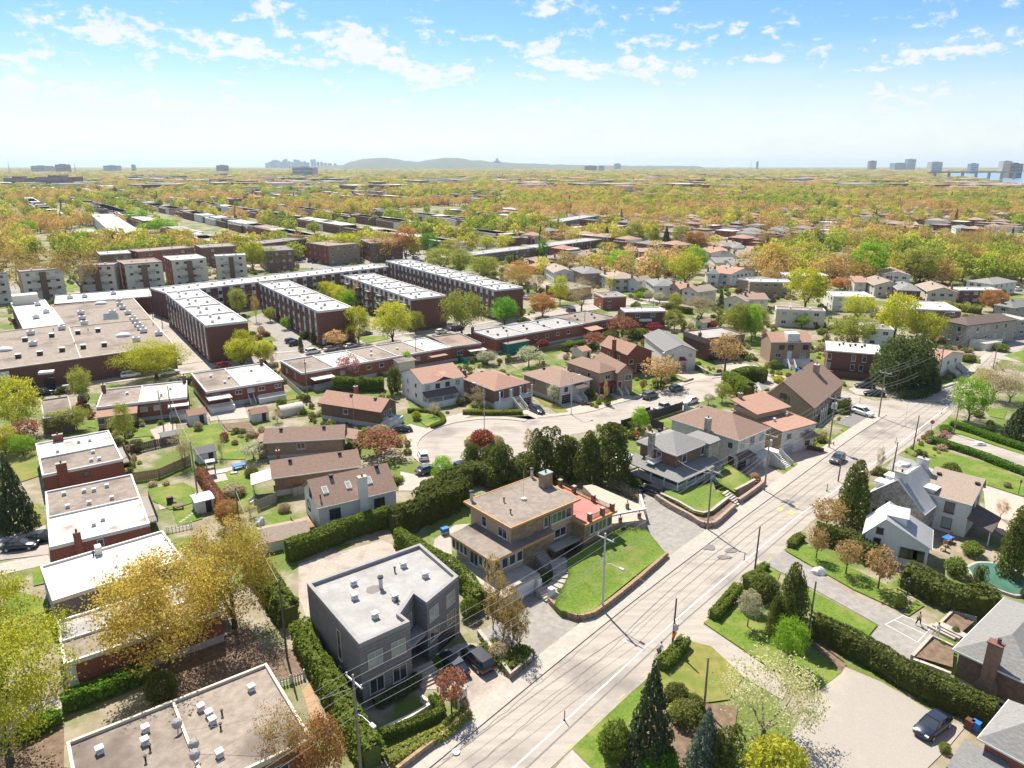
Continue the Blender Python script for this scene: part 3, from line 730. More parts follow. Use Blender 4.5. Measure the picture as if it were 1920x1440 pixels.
class House:
 """Local frame: origin at the corner nearest the viewer, x along the wall on its right, y along the wall on its left."""
 def __init__(s, name, label, cat, A, B, Cc, h, z0=0.0, wall='brick', roof='flat', rmat='gravel_roof', trim='trim_white', inset=0.0, rise=2.0,
                 axis='x', parapet=0.3, segs=None, short=None, group=None, frame='trim_white', pane='glass', near=True, found=0.0, wall2=None, auto=None, off=0.5):
  B = Vector((B[0], B[1])); vx = Vector((Cc[0], Cc[1])) - B; vy = Vector((A[0], A[1])) - B
  if vx.length >= vy.length:
   ux = vx.normalized(); uy = Vector((-ux.y, ux.x)); L_, D_ = vx.length, vy.dot(uy)
  else:
   uy = vy.normalized(); ux = Vector((uy.y, -uy.x)); L_, D_ = vx.dot(ux), vy.length
  s.L, s.D, s.h, s.z0, s.ins = L_, max(D_, 2.0), h, z0, inset
  s.frame, s.pane, s.near, s.trim, s.wallm = frame, pane, near, trim, wall
  s.ang = math.atan2(ux.y, ux.x)
  s.root = empty(name, (B.x, B.y, 0), s.ang)
  s.ux, s.uy, s.B = ux, uy, B
  if auto: AUTO.append((s.root, auto))
  tag(s.root, label, cat, group)
  ctr = B + ux * (s.L / 2) + uy * (s.D / 2)
  if short: LAND.append((ctr.x, ctr.y, short))
  FOOT.append([tuple(B + ux * x + uy * y) for x, y in ((0, 0), (s.L, 0), (s.L, s.D), (0, s.D))])
  i = inset
  L, D = s.L, s.D
  b = MB()
  W = [(i, i), (L - i, i), (L - i, D - i), (i, D - i)]
  top = h - (0.25 if roof == 'flat' else 0.05)
  mats = [wall, wall2 or wall, 'foundation']
  o = 0
  for k in range(4):
   p, q = W[k], W[(k + 1) % 4]
   mi = 1 if k == 3 else 0
   zf = z0 + found
   if found: b.add([(p[0], p[1], z0), (q[0], q[1], z0), (q[0], q[1], zf), (p[0], p[1], zf)], [(0, 1, 2, 3)], 2)
   b.add([(p[0], p[1], zf), (q[0], q[1], zf), (q[0], q[1], top), (p[0], p[1], top)], [(0, 1, 2, 3)], mi)
  if roof in ('gable', 'shed'):
   zr = h + rise
   if axis == 'x':
    ym = D * off
    zz = rise * (1 - 2 * i / D) if D > 2 * i else rise
    b.add([(i, D - i, top), (i, i, top), (i, ym, h + rise - .15)], [(0, 1, 2)], 1)
    b.add([(L - i, i, top), (L - i, D - i, top), (L - i, ym, h + rise - .15)], [(0, 1, 2)], 0)
   else:
    xm = L * off
    b.add([(i, i, top), (L - i, i, top), (xm, i, h + rise - .15)], [(0, 1, 2)], 0)
    b.add([(L - i, D - i, top), (i, D - i, top), (xm, D - i, h + rise - .15)], [(0, 1, 2)], 0)
  b.build('wall', mats, s.root)
  s.roof(roof, rmat, rise, axis, parapet, segs, off)
 def roof(s, kind, rmat, rise, axis, par, segs, off):
  L, D, h = s.L, s.D, s.h
  if kind == 'flat':
   segs = segs or [(1.0, rmat)]
   x0 = 0
   t = .22 if s.ins == 0 else .12
   zr = h - .25 if s.ins == 0 else h - .06
   for k, (f, m) in enumerate(segs):
    x1 = L * f
    b = MB(); b.box(x0 + .01, x1 - .01, .01, D - .01, zr - .14, zr, 0)
    b.build('roof', m, s.root)
    x0 = x1
   b = MB()
   if s.ins == 0:
    zt = h + par - .25
    lo = h - .45
    e = .03
    b.box(-e, L + e, -e, t, lo, zt); b.box(-e, L + e, D - t, D + e, lo, zt)
    b.box(-e, t, t + .002, D - t - .002, lo, zt); b.box(L - t, L + e, t + .002, D - t - .002, lo, zt)
    for f, m in segs[:-1]:
     b.box(L * f - .12, L * f + .12, t + .002, D - t - .002, lo + .25, zt - .05)
    b.build('parapet', s.trim, s.root)
   else:
    e = .02
    b.box(-e, L + e, -e, t, h - .3, h); b.box(-e, L + e, D - t, D + e, h - .3, h)
    b.box(-e, t, t + .002, D - t - .002, h - .3, h); b.box(L - t, L + e, t + .002, D - t - .002, h - .3, h)
    b.box(t, L - t, t, D - t, h - .29, h - .2)
    b.build('fascia', s.trim, s.root)
  elif kind == 'gable':
   b = MB(); zr = h + rise
   if axis == 'x':
    y = D * off
    b.slab([(0, 0, h), (L, 0, h), (L, y, zr), (0, y, zr)], .16); b.slab([(0, y + .004, zr), (L, y + .004, zr), (L, D, h), (0, D, h)], .16)
   else:
    x = L * off
    b.slab([(0, 0, h), (x, 0, zr), (x, D, zr), (0, D, h)], .16); b.slab([(x + .004, 0, zr), (L, 0, h), (L, D, h), (x + .004, D, zr)], .16)
   b.build('roof', rmat, s.root)
   g = MB()
   if axis == 'x':
    g.box(-.02, L + .02, -.06, -.005, h - .2, h - .02); g.box(-.02, L + .02, D + .005, D + .06, h - .2, h - .02)
   else:
    g.box(-.06, -.005, -.02, D + .02, h - .2, h - .02); g.box(L + .005, L + .06, -.02, D + .02, h - .2, h - .02)
   g.build('gutter', s.trim, s.root)
  elif kind == 'hip':
   b = MB(); zr = h + rise
   q = min(L, D) / 2
   if L >= D: r0, r1 = (q, D / 2, zr), (L - q, D / 2, zr)
   else: r0, r1 = (L / 2, q, zr), (L / 2, D - q, zr)
   V = [(0, 0, h), (L, 0, h), (L, D, h), (0, D, h), r0, r1, (0, 0, h - .16), (L, 0, h - .16), (L, D, h - .16), (0, D, h - .16)]
   if L >= D: F = [(0, 1, 5, 4), (1, 2, 5), (2, 3, 4, 5), (3, 0, 4)]
   else: F = [(0, 1, 4), (1, 2, 5, 4), (2, 3, 5), (3, 0, 4, 5)]
   F += [(6, 7, 1, 0), (7, 8, 2, 1), (8, 9, 3, 2), (9, 6, 0, 3), (9, 8, 7, 6)]
   b.add(V, F).build('roof', rmat, s.root)
   g = MB()
   g.box(-.06, L + .06, -.06, -.005, h - .2, h - .02); g.box(-.06, -.005, 0, D, h - .2, h - .02)
   g.box(L + .005, L + .06, 0, D, h - .2, h - .02); g.box(-.06, L + .06, D + .005, D + .06, h - .2, h - .02)
   g.build('gutter', s.trim, s.root)
  elif kind == 'shed':
   b = MB()
   b.slab([(0, 0, h), (L, 0, h), (L, D, h + rise), (0, D, h + rise)], .2)
   b.build('roof', rmat, s.root)
 def at(s, f, t, z, out=0.0):
  i = s.ins
  if f == 'r': return (i + (s.L - 2 * i) * t, i - out, z), 0.0
  if f == 'l': return (i - out, s.D - i - (s.D - 2 * i) * t, z), -math.pi / 2
  if f == 'k': return (s.L - i + out, i + (s.D - 2 * i) * t, z), math.pi / 2
  return (s.L - i - (s.L - 2 * i) * t, s.D - i + out, z), math.pi
 def win(s, f, t, z, w, h, frame=None, pane=None, out=0.0):
  fr, pn, both = window_mesh(w, h, frame or s.frame, pane or s.pane)
  loc, rz = s.at(f, t, z, out)
  if s.near:
   o = place('window', fr, s.root, loc, rz)
   place('pane', pn, o)
  else:
   o = place('window', both, s.root, loc, rz)
  return o
 def rows(s, f, n, zs, w, h, m=0.12, frame=None, pane=None, skip=0.0, ts=None):
  for z in zs:
   for i in range(n):
    if R.random() < skip: continue
    t = ts[i] if ts else (m + (1 - 2 * m) * (i + .5) / n)
    s.win(f, t, z, w, h, frame, pane or (R.choice(['glass', 'glass', 'glass_pale'])))
  return s
 def auto(s, skip=0.15):
  st = max(1, int((s.h - s.z0 + .6) // 2.7))
  for f, l in (('r', s.L), ('l', s.D)):
   n = max(1, int(l // 3.6))
   zs = [s.z0 + (s.h - s.z0) * (k + .52) / st for k in range(st)]
   s.rows(f, n, zs, R.choice([1.2, 1.5, 1.7]), 1.15, .06, skip=skip)
  return s
 def door(s, f, t, z, w=0.95, h=2.1, m='door_white', frame=None):
  loc, rz = s.at(f, t, z)
  return place('garage_door' if w > 1.8 else 'door', door_mesh(w, h, frame or 'trim_white', m), s.root, loc, rz)
 def vent(s, kind, *uv, z=None, sc_=1.0):
  me = vent_mesh(kind)
  for u, v in uv:
   place(me.name.split('.')[0], me, s.root, (u * s.L, v * s.D, (s.h - .25 if s.ins == 0 else s.h - .06) if z is None else z), R.uniform(-.1, .1), (sc_, sc_, sc_))
  return s
 def chimney(s, u, v, w, d, ztop, m, z0=None, cap='concrete'):
  b = MB()
  x, y = u * s.L, v * s.D
  z0 = s.z0 if z0 is None else z0
  b.box(x - w / 2, x + w / 2, y - d / 2, y + d / 2, z0, ztop, 0)
  b.box(x - w / 2 - .07, x + w / 2 + .07, y - d / 2 - .07, y + d / 2 + .07, ztop, ztop + .12, 1)
  o = b.build('chimney', [m, cap], s.root)
  p = MB(); p.tube([(x, y, ztop + .12), (x, y, ztop + .5)], .13, 8); p.build('chimney_pot', 'trim_dark', o)
  return s
 def block(s, name, x0, x1, y0, y1, z0, z1, m, parent=None):
  return MB().box(x0, x1, y0, y1, z0, z1).build(name, m, parent or s.root)
 def steps(s, f, t, ztop, zbot, w, m='concrete', run=.3):
  n = max(2, int(round((ztop - zbot) / .18)))
  r = empty('steps', (0, 0, 0)); r.parent = s.root
  loc, rz = s.at(f, t, 0)
  r.location = loc; r.rotation_euler = (0, 0, rz)
  for i in range(n):
   MB().box(-w / 2, w / 2, -(i + 1) * run, -i * run - .002, zbot - .02, ztop - (i + 1) * (ztop - zbot) / n + .02).build('step', m, r)
  b = MB()
  for x in (-w / 2 - .12, w / 2 + .004):
   b.slab([(x, -n * run, zbot + .9), (x + .116, -n * run, zbot + .9), (x + .116, 0, ztop + .9), (x, 0, ztop + .9)], .85)
  b.build('stair_wall', 'stucco_white' if m == 'concrete' else m, r)
  return r
 def railing(s, pts, z, hgt=.95, m='trim_white', gap=.16):
  b = MB()
  for a, c in zip(pts, pts[1:]):
   b.tube([(a[0], a[1], z + hgt), (c[0], c[1], z + hgt)], .035, 4); b.tube([(a[0], a[1], z + .1), (c[0], c[1], z + .1)], .025, 4)
   l = math.dist(a, c); n = max(1, int(l / gap))
   for i in range(n + 1):
    p = lerp(a, c, i / n)
    b.box(p[0] - .018, p[0] + .018, p[1] - .018, p[1] + .018, z, z + hgt)
  o = b.build('railing', m, s.root)
  return o
FOOT = []
# --- grey block house (flat roof with a notched front)
A_, B_, K_ = (-22.33,69.71), (-14.89,58.72), (-11.20,78.15)
h = House('grey_house', 'flat roofed grey block house with white vents and cream window frames', 'house', A_, B_, (B_[0] + K_[0] - A_[0], B_[1] + K_[1] - A_[1]), 7.4, 0.0, 'block_grey', 'flat', 'grey_roof',
          'parapet_grey', parapet=.45, short='the grey block house', frame='trim_beige')
for o in list(h.root.children): bpy.data.objects.remove(o)
L_, D_ = h.L, h.D
out = [(0, 0), (5.75, .2), (5.6, 2.0), (8.5, 4.3), (8.75, 2.0), (14.3, 4.25), (14.5, D_), (0, D_)]
inn = [(.4, .4), (5.4, .58), (5.22, 2.2), (8.75, 5.0), (9.1, 2.6), (13.9, 4.55), (14.1, D_ - .4), (.4, D_ - .4)]
MB().prism(out, 0, 7.0).build('wall', 'block_grey', h.root)
b = MB(); b.add([(p[0], p[1], 7.03) for p in inn], [tuple(range(8))]); b.build('roof', 'grey_roof', h.root)
b = MB()
for i in range(8):
 j = (i + 1) % 8
 b.prism([out[i], out[j], inn[j], inn[i]], 7.0, 7.45)
b.build('parapet', 'parapet_grey', h.root)
b = MB()
for k in range(1, 18):
 z = k * .4
 for i in (0, 4):
  p, q = Vector(out[i]), Vector(out[i + 1]); d = (q - p).normalized(); n = Vector((d.y, -d.x)) * .008
  b.prism([tuple(p - n), tuple(p + n), tuple(q + n), tuple(q - n)], z - .012, z + .012)
 if k < 17: b.box(-.006, .01, 0, D_, z - .012, z + .012)
o = b.build('mortar_joints', 'block_joint', h.root); o['kind'] = 'stuff'
def free_win(hh, x, y, z, w, hg, rz, frame='trim_white', pane='glass'):
 fr, pn, both = window_mesh(w, hg, frame, pane)
 o = place('window', fr, hh.root, (x, y, z), rz); place('pane', pn, o)
def on_edge(i, t): return lerp(out[i], out[i + 1], t), math.atan2(out[i + 1][1] - out[i][1], out[i + 1][0] - out[i][0])
for i, t, zs in ((0, .28, (5.0, 1.9)), (0, .74, (5.0, 1.9)), (4, .2, (5.5, 3.0)), (4, .72, (5.5, 3.0))):
 (x, y), rz = on_edge(i, t)
 for z in zs: free_win(h, x, y, z, 1.65, 1.75 if i == 0 else 1.55, rz, 'trim_beige', 'glass_pale' if z > 4 else 'glass')
(x, y), rz = on_edge(2, .5)
free_win(h, x, y, 4.9, 2.0, 1.8, rz, 'trim_beige', 'glass_pale')
place('entrance_door', door_mesh(2.4, 2.5, 'trim_grey', 'door_dark'), h.root, (x, y, .6), rz)
b = MB(); b.prism([(5.65, .9), (8.75, 2.2), (8.6, 4.2), (5.62, 2.0)], 3.3, 3.65); b.build('entrance_canopy', 'parapet_grey', h.root)
(x, y), rz = on_edge(4, .55)
place('garage_door', door_mesh(3.3, 2.1, 'trim_grey', 'door_dark'), h.root, (x, y, 0), rz)
h.win('l', .62, 4.3, .9, 3.6); h.win('l', .6, 1.2, .8, .6)
for p in ((-17.75,69.65), (-17.07,66.91), (-12.71,73.35), (-9.92,71.20), (-12.68,66.84), (-14.24,63.57)): q = Vector((p[0], p[1])) - h.B; place('roof_vent', vent_mesh('box'), h.root, (q.dot(h.ux), q.dot(h.uy), 7.03))
h.vent('flue', (.46, .6), z=7.03); h.vent('pipe', (.66, .75), (.47, .34), z=7.03)
st = MB(); st.add([(.4 * L_ + 1.2 * math.cos(k) * R.uniform(.5, 1.2), .62 * D_ + .9 * math.sin(k) * R.uniform(.5, 1.2), 7.036) for k in [i * .5 for i in range(12)]], [tuple(range(12))])
st.build('roof_stain', 'tar_and_shadow', h.root)
for i in range(6): h.block('step', 5.9, 8.4, .7 - .35 * (i + 1), .7 - .35 * i - .003, 0, 1.1 - i * .18, 'paver')
GREY = h
# --- buff brick modernist house: upper storey, lower wing, terrace wing
h = House('buff_brick_house', 'buff brick modernist house with two flat roof levels and red roof terrace', 'house', (-6.61,88.00), (-0.17,80.52), (9.46,88.85), 8.2, 0.0, 'stone_tan', 'flat', 'gravel_roof',
          'fascia_orange', inset=.7, short='the buff brick house', frame='trim_white', wall2='brick_buff')
BUFF = h
h.win('r', .56, 6.4, 1.3, 1.5); h.win('r', .72, 6.4, 3.4, 1.5, pane='glass_green'); h.win('r', .92, 6.4, 1.2, 1.5)
h.win('r', .78, 3.9, 2.2, 1.3); h.win('l', .35, 6.4, 1.0, 1.5); h.win('l', .8, 6.3, 1.8, 1.4)
h.block('window_band', .62 * h.L, .985 * h.L, .66, .72, 4.7, 5.6, 'brick_buff')
h.vent('flue', (.08, .95), (.97, .97)); h.vent('pipe', (.32, .62), (.2, .3))
h.chimney(.93, .62, 1.7, 1.1, 10.2, 'stone_tan', 7.5, 'glass_pale')
ant = MB(); ant.tube([(.52 * h.L, .5 * h.D, 8.1), (.52 * h.L, .5 * h.D, 12.6)], .03, 5); ant.tube([(.52 * h.L, .5 * h.D, 8.1), (.52 * h.L, .5 * h.D, 8.4)], .4, 10)
ant.build('antenna_mast', 'galvanised', h.root)
lo = lambda p: tuple((Vector((p[0], p[1])) - h.B).dot(v) for v in (h.ux, h.uy))
P = [lo(p) for p in ((-8.30,83.95), (-2.45,77.14), (5.69,84.70), (4.64,86.37), (-0.03,82.11), (-4.74,87.44))]
b = MB(); b.prism(P, 5.05, 5.38, 0, 0); b.build('lower_roof', 'fascia_orange', h.root)
b = MB(); b.add([(p[0], p[1], 5.39) for p in P], [tuple(range(6))]); o = b.build('lower_roof_gravel', 'gravel_roof', h.root)
ax0, ay0 = P[1]; ax1, ay1 = P[0]
wx1 = ax0 + 5.6
b = MB(); b.prism([(ax0 + .6, ay0 + .6), (wx1, ay0 + .6), (wx1, .8), (ax0 + .6, ay1 - .8)], 0, 5.04); b.build('lower_wall', 'brick_buff', h.root)
for k in range(4): free_win(h, ax0 + 1.3 + k * 1.25, ay0 + .6, 4.0, 1.05, 1.45, 0)
yl = ay1 - ay0
for k in range(4): free_win(h, ax0 + .6, ay0 + .6 + yl * .62 + k * .85, 4.0, .75, 1.4, -math.pi / 2)
free_win(h, ax0 + .6, ay0 + .6 + yl * .42, 3.7, 1.7, 1.9, -math.pi / 2)
for k in range(3): free_win(h, ax0 + .6, ay0 + 1.3 + k * .85, 4.0, .75, 1.4, -math.pi / 2)
h.block('entry_wall', wx1, wx1 + 5.2, ay0 + 2.6, .8, 0, 5.03, 'stone_tan')
place('door', door_mesh(.95, 2.1, 'trim_white', 'door_white'), h.root, (wx1 + 4.2, ay0 + 2.6, 2.5), 0)
tx, ty = lo((3.54,79.10))
h.block('terrace', ax0 - .3, tx, ty, ay0 + .5, 2.15, 2.5, 'concrete')
h.block('garage_wall', ax0 + .2, tx - .2, ty + .3, ay0 + .5, 0, 2.14, 'stucco_white')
place('garage_door', door_mesh(2.8, 2.0, 'trim_white', 'door_white'), h.root, (tx - 2.2, ty + .3, 0.02), 0)
place('garage_door', door_mesh(2.8, 2.0, 'trim_white', 'door_white'), h.root, (tx - 5.6, ty + .3, 0.02), 0)
h.block('side_terrace', ax0 - 1.8, ax0 + .55, ay0 - 3.4, ay1 - 1, 0, 2.48, 'concrete')
Q = [lo(p) for p in ((8.32,97.43), (9.88,86.47), (14.81,91.01))]
qx0, qy0, qx1 = h.L - 1.2, Q[1][1], Q[2][0]
qy1 = h.D * .95
b = MB(); b.box(qx0, qx1, qy0, qy1, 5.0, 5.35); b.build('terrace_fascia', 'fascia_orange', h.root)
h.block('terrace_wall', qx0 + .4, qx1 - .5, qy0 + .5, qy1 - .4, 0, 4.99, 'stone_tan')
h.block('terrace_floor', qx0 + .5, qx1 - .5, qy0 + .5, qy1 - .3, 5.36, 5.4, 'deck_red')
for x, y in ((qx0 + 1.4, qy0 + .5), (qx0 + (qx1 - qx0) * .6, qy0 + .5), (qx1 - .6, qy0 + .5), (qx1 - .6, qy0 + (qy1 - qy0) * .36), (qx1 - .6, qy0 + (qy1 - qy0) * .7), (qx1 - .6, qy1 - .5)):
 h.block('brick_pier', x - .25, x + .25, y - .25, y + .25, 5.36, 6.4, 'brick_brown')
 h.block('pier_cap', x - .3, x + .3, y - .3, y + .3, 6.402, 6.5, 'concrete')
h.railing([(qx0 + 1.6, qy0 + .5), (qx1 - .6, qy0 + .5), (qx1 - .6, qy1 - .5)], 5.4, .7, 'trim_dark')
for k, (t, w, pn) in enumerate(((.28, .7, 'glass'), (.55, 2.4, 'glass_green'), (.82, 1.0, 'glass'))): free_win(h, qx0 + (qx1 - qx0) * t, qy0 + .5, 3.9, w, 1.5, 0, pane=pn)
h.block('ledge', wx1 + 5.4, qx0 + .5, -.9, .6, 2.4, 2.7, 'concrete')
for i in range(9): h.block('step', wx1 + 3.2, wx1 + 5.0, ay0 - .32 * (i + 1) + 2.4, ay0 - .32 * i + 2.397, .0, 2.45 - i * .17, 'concrete')
gx, gy = lo((4.32,77.93))
for i in range(5): h.block('step', gx - 1.0, gx + 1.2, gy + .8 - .36 * (i + 1), gy + .8 - .36 * i - .003, 0, .95 - i * .18, 'concrete')
for p in (lo((3.30,79.00)), lo((4.89,76.85))): h.block('gate_pier', p[0] - .35, p[0] + .35, p[1] - .35, p[1] + .35, 0, 1.9, 'stucco_white')
wp = smooth_path([(13.01,94.31), (15.31,95.81), (18.02,96.90), (20.41,97.71)], 4)
o = kerb('garden_wall', wp, 0, .3, 0, 2.1, 'stucco_white'); tag(o, 'white rendered garden wall above the steep lawn', 'wall')
o = kerb('garden_wall', [(20.31,97.80), (20.56,102.98)], 0, .3, 0, 2.0, 'stucco_white'); tag(o, 'short white garden wall beside the sloping driveway', 'wall')
b = MB(); b.prism([(14.48,93.36), (19.86,94.66), (19.92,99.21), (13.26,106.80), (11.59,106.26), (14.95,96.89)], 0, 1.9)
struct(b.build('raised_terrace', 'paver_pink'))
for i, p in enumerate(((15.88,93.79), (18.89,95.10), (17.61,98.27))):
 b = MB(); b.box(-.25, .25, -.25, .25, 1.9, 2.75, 0); b.box(-.3, .3, -.3, .3, 2.752, 2.85, 1); b.tube([(0, 0, 2.85), (0, 0, 3.3)], .07, 6, 2)
 o = b.build('lantern_pier', ['brick_brown', 'concrete', 'trim_dark']); o.location = (p[0], p[1], 0); tag(o, None, 'pier', 'lantern piers on the paved terrace', auto='brick pier with black lantern')
# --- left row houses
rows_ = (
 ('brick_rowhouse', 'red brick duplex with half white half grey roof behind the big spruce', (-86.00,119.49), (-76.08,105.70), (-66.29,112.06), 'y', (('white_roof', .52), ('gravel_roof', 1)), 'the half white duplex roof'),
 ('brick_rowhouse', 'red brick duplex whose stained white roof half has a fluted chimney', (-71.83,99.69), (-60.80,83.04), (-51.22,90.16), 'y', (('white_roof', .5), ('gravel_roof', 1)), 'the stained white duplex roof'),
 ('white_roof_house', 'long house with plain bright white roof and purple grey side wall', (-58.40,79.04), (-52.99,71.00), (-41.94,80.09), 'y', (('white_roof_clean', 1),), 'the plain white roof'),
 ('brick_rowhouse', 'brick duplex with pale grey roof partly under the gold tree', (-50.12,67.31), (-45.12,60.14), (-32.81,68.95), 'y', (('grey_roof', .5), ('gravel_roof', 1)), 'the pale grey duplex roof'),
)
RH = []
for nm, lb, A, B, Cc, ax, sg, sh in rows_:
 h = House(nm, lb, 'house', A, B, Cc, 4.0, 0, 'brick' if 'white' not in nm else 'siding_grey', 'flat', sg[0][0], 'trim_white', parapet=.28, short=sh, found=1.0)
 RH.append(h)
 if len(sg) == 2:
  h.root.children  # second half of the roof: the strip away from the front wall carries the other membrane
  MB().box(.25, h.L - .25, h.D * .5, h.D - .25, h.h - .24, h.h - .22).build('roof_membrane', sg[0][0], h.root)
  MB().box(.25, h.L - .25, .25, h.D * .5 - .002, h.h - .24, h.h - .22).build('roof_membrane', 'gravel_roof' if 'stained' not in lb else 'white_roof', h.root)
  if 'stained' in lb:
   for o in h.root.children:
    if o.name.startswith('roof_membrane') and o.data.materials[0] == MT['white_roof'] and o.bound_box[0][1] > 1:
     o.data.materials[0] = MT['gravel_roof']
  h.block('party_wall', .23, h.L - .23, h.D * .5 - .1, h.D * .5 + .1, h.h - .22, h.h + .05, 'trim_white')
RH[0].vent('box', (.2, .18), (.62, .15), (.72, .14), (.68, .38), (.25, .62), (.55, .8), (.7, .78), sc_=.8); RH[0].chimney(.24, .0, 1.5, .7, 5.4, 'brick'); RH[0].win('r', .52, 2.7, .9, .9, 'trim_brown')
RH[0].chimney(.3, .98, 1.6, .5, 5.0, 'brick')
RH[1].vent('box', (.2, .88), (.42, .85), (.53, .83), (.68, .86), (.22, .62), (.45, .6), (.7, .6), (.45, .2), (.55, .25), sc_=.8); RH[1].chimney(.27, .0, .9, .6, 5.2, 'brick'); RH[1].win('r', .48, 2.8, .8, 1.2)
RH[2].vent('pipe', (.4, .9)); RH[3].vent('pipe', (.3, .5))
RH[3].win('r', .3, 1.0, .9, .6); RH[3].block('corner_pier', -.01, .9, -.02, .3, 0, 3.5, 'stucco_white')
RH[2].block('flue_box', RH[2].L * .42, RH[2].L * .42 + .7, RH[2].D * .86, RH[2].D * .97, 3.8, 4.9, 'trim_white')
for h in RH:
 h.rows('l', 2, (2.5,), 1.6, 1.2); h.rows('k', 2, (2.5,), 1.6, 1.2)
 h.door('k', .5, .3)
 h.block('back_balcony', h.L, h.L + 1.6, h.D * .3, h.D * .8, 1.1, 1.3, 'wood_grey'); h.railing([(h.L + .05, h.D * .3), (h.L + 1.6, h.D * .3), (h.L + 1.6, h.D * .8)], 1.3, .9, 'trim_dark')
A_, K_, F_ = (-38.62,49.57), (-24.73,59.77), (-17.41,50.07)
sm = math.dist(A_, (-31.80,54.63)) / math.dist(A_, K_)
h = House('brick_rowhouse', 'gravel roofed brick duplex with white divider at the frame bottom', 'house', A_, (A_[0] + F_[0] - K_[0], A_[1] + F_[1] - K_[1]), F_, 4.3, 0, 'brick', 'flat', 'gravel_roof', 'trim_beige', parapet=.3, segs=[(sm, 'gravel_roof'), (1, 'gravel_roof')], short='the nearest gravel roof', found=.8)
for kd, P in (('box', ((-35.19,48.80), (-32.46,51.20), (-31.80,49.78), (-28.63,53.79), (-27.56,53.01), (-26.90,52.15), (-24.80,48.42), (-24.89,56.34))), ('pipe', ((-31.05,49.09), (-30.82,47.86), (-26.44,53.12), (-25.94,51.51)))):
 for p in P: q = Vector((p[0], p[1])) - h.B; place('roof_vent', vent_mesh(kd), h.root, (q.dot(h.ux), q.dot(h.uy), 4.05), .1, (.9, .9, .9))
for p in ((-29.67,51.31), (-27.19,49.00), (-26.63,47.86)):
 q = Vector((p[0], p[1])) - h.B; b = MB(); b.tube([(0, 0, 0), (0, 0, .7)], .04, 5); b.tube([(0, -.1, .8), (.1, -.3, .95)], [.5, .15], 10, 1); o = b.build('satellite_dish', ['galvanised', 'grey_roof'], h.root); o.location = (q.dot(h.ux), q.dot(h.uy), 4.05)
h.rows('r', 8, (2.6,), 1.4, 1.2); h.rows('k', 3, (2.6,), 1.4, 1.2)
h = House('flat_roof_house', 'small grey roofed bungalow half hidden by shrubs at the back street', 'house', (-101.69,145.62), (-93.69,133.75), (-90.52,138.18), 3.6, 0, 'brick_brown', 'flat', 'gravel_roof', 'trim_grey', short='the small grey roofed bungalow').auto()
h = House('brick_rowhouse', 'brick semi whose grey and white roofs back onto a glazed sunroom', 'house', (-93.78,150.16), (-85.93,139.05), (-70.20,145.94), 4.2, 0, 'brick', 'flat', 'gravel_roof', 'trim_white', segs=[(.46, 'gravel_roof'), (1, 'white_roof')], short='the sunroom semi', found=.8)
h.rows('r', 5, (2.6,), 1.4, 1.0); h.vent('box', (.3, .6), (.7, .3), (.8, .6), sc_=.8); h.chimney(.02, .9, .8, .8, 5.6, 'brick'); h.chimney(.97, .95, .8, .8, 5.6, 'brick')
h.block('sunroom', .2, h.L * .42, -3.0, -.02, .3, 2.9, 'wood'); MB().slab([(0, -3.3, 2.95), (h.L * .44, -3.3, 2.95), (h.L * .44, .1, 3.7), (0, .1, 3.7)], .1).build('sunroom_roof', 'shingle_orange', h.root)
for k in range(4): free_win(h, .9 + k * (h.L * .42 - 1.2) / 3.6, -3.0, 2.0, 1.3, 1.3, 0)
h.block('porch_roof', h.L * .78, h.L + .2, -2.6, -.02, 3.0, 3.15, 'white_roof'); h.railing([(h.L * .8, -2.5), (h.L, -2.5), (h.L, 0)], 1.2, 1.0)
h.block('porch_deck', h.L * .78, h.L + .1, -2.6, -.02, 0, 1.2, 'stucco_white')
h = House('brick_rowhouse', 'brick semi with a white walled rear deck beside the sunroom semi', 'house', (-77.21,164.26), (-67.62,149.62), (-54.41,160.51), 4.2, 0, 'brick', 'flat', 'gravel_roof', 'trim_white', segs=[(.45, 'gravel_roof'), (1, 'white_roof')], short='the white deck semi', found=1.0)
h.rows('r', 5, (2.9,), 1.5, .9, ts=[.12, .4, .56, .7, .92]); h.vent('box', (.2, .7), (.4, .5), (.3, .3), (.75, .7), sc_=.8); h.chimney(.96, .95, .7, .7, 5.6, 'brick')
h.block('porch_roof', -.2, h.L * .28, -3.4, -.02, 2.9, 3.05, 'white_roof'); h.block('porch_deck', 0, h.L * .3, -3.4, -.02, 0, 1.1, 'stucco_white'); h.railing([(0, -3.3), (h.L * .28, -3.3), (h.L * .28, 0)], 1.1, .9)
h.block('rear_deck', h.L * .62, h.L * .98, -2.4, -.02, 0, 1.2, 'stucco_white'); h.railing([(h.L * .62, -2.3), (h.L * .98, -2.3)], 1.2, .9); h.steps('r', .55, 1.2, 0, 1.0)
h = House('brick_rowhouse', 'long red brick terrace with patchwork roofs facing the murals', 'house', (-58.29,176.49), (-50.65,164.32), (-16.83,190.08), 4.2, 0, 'brick', 'flat', 'gravel_roof', 'trim_white',
          segs=[(.2, 'gravel_roof'), (.42, 'white_roof'), (.62, 'gravel_roof'), (.82, 'gravel_roof'), (1, 'white_roof_clean')], short='the long patchwork terrace', found=.8)
h.rows('r', 9, (2.6,), 1.3, 1.0); h.rows('l', 2, (2.6,), 1.0, 1.1); h.vent('box', (.1, .6), (.3, .5), (.5, .4), (.55, .7), (.7, .5), (.9, .6), sc_=.8)
h.block('porch_roof', h.L * .04, h.L * .17, -3.5, -.02, 2.7, 2.85, 'white_roof'); h.railing([(h.L * .04, -3.4), (h.L * .17, -3.4), (h.L * .17, 0)], .8, .9); h.block('porch_deck', h.L * .04, h.L * .17, -3.5, -.02, 0, .8, 'paver')
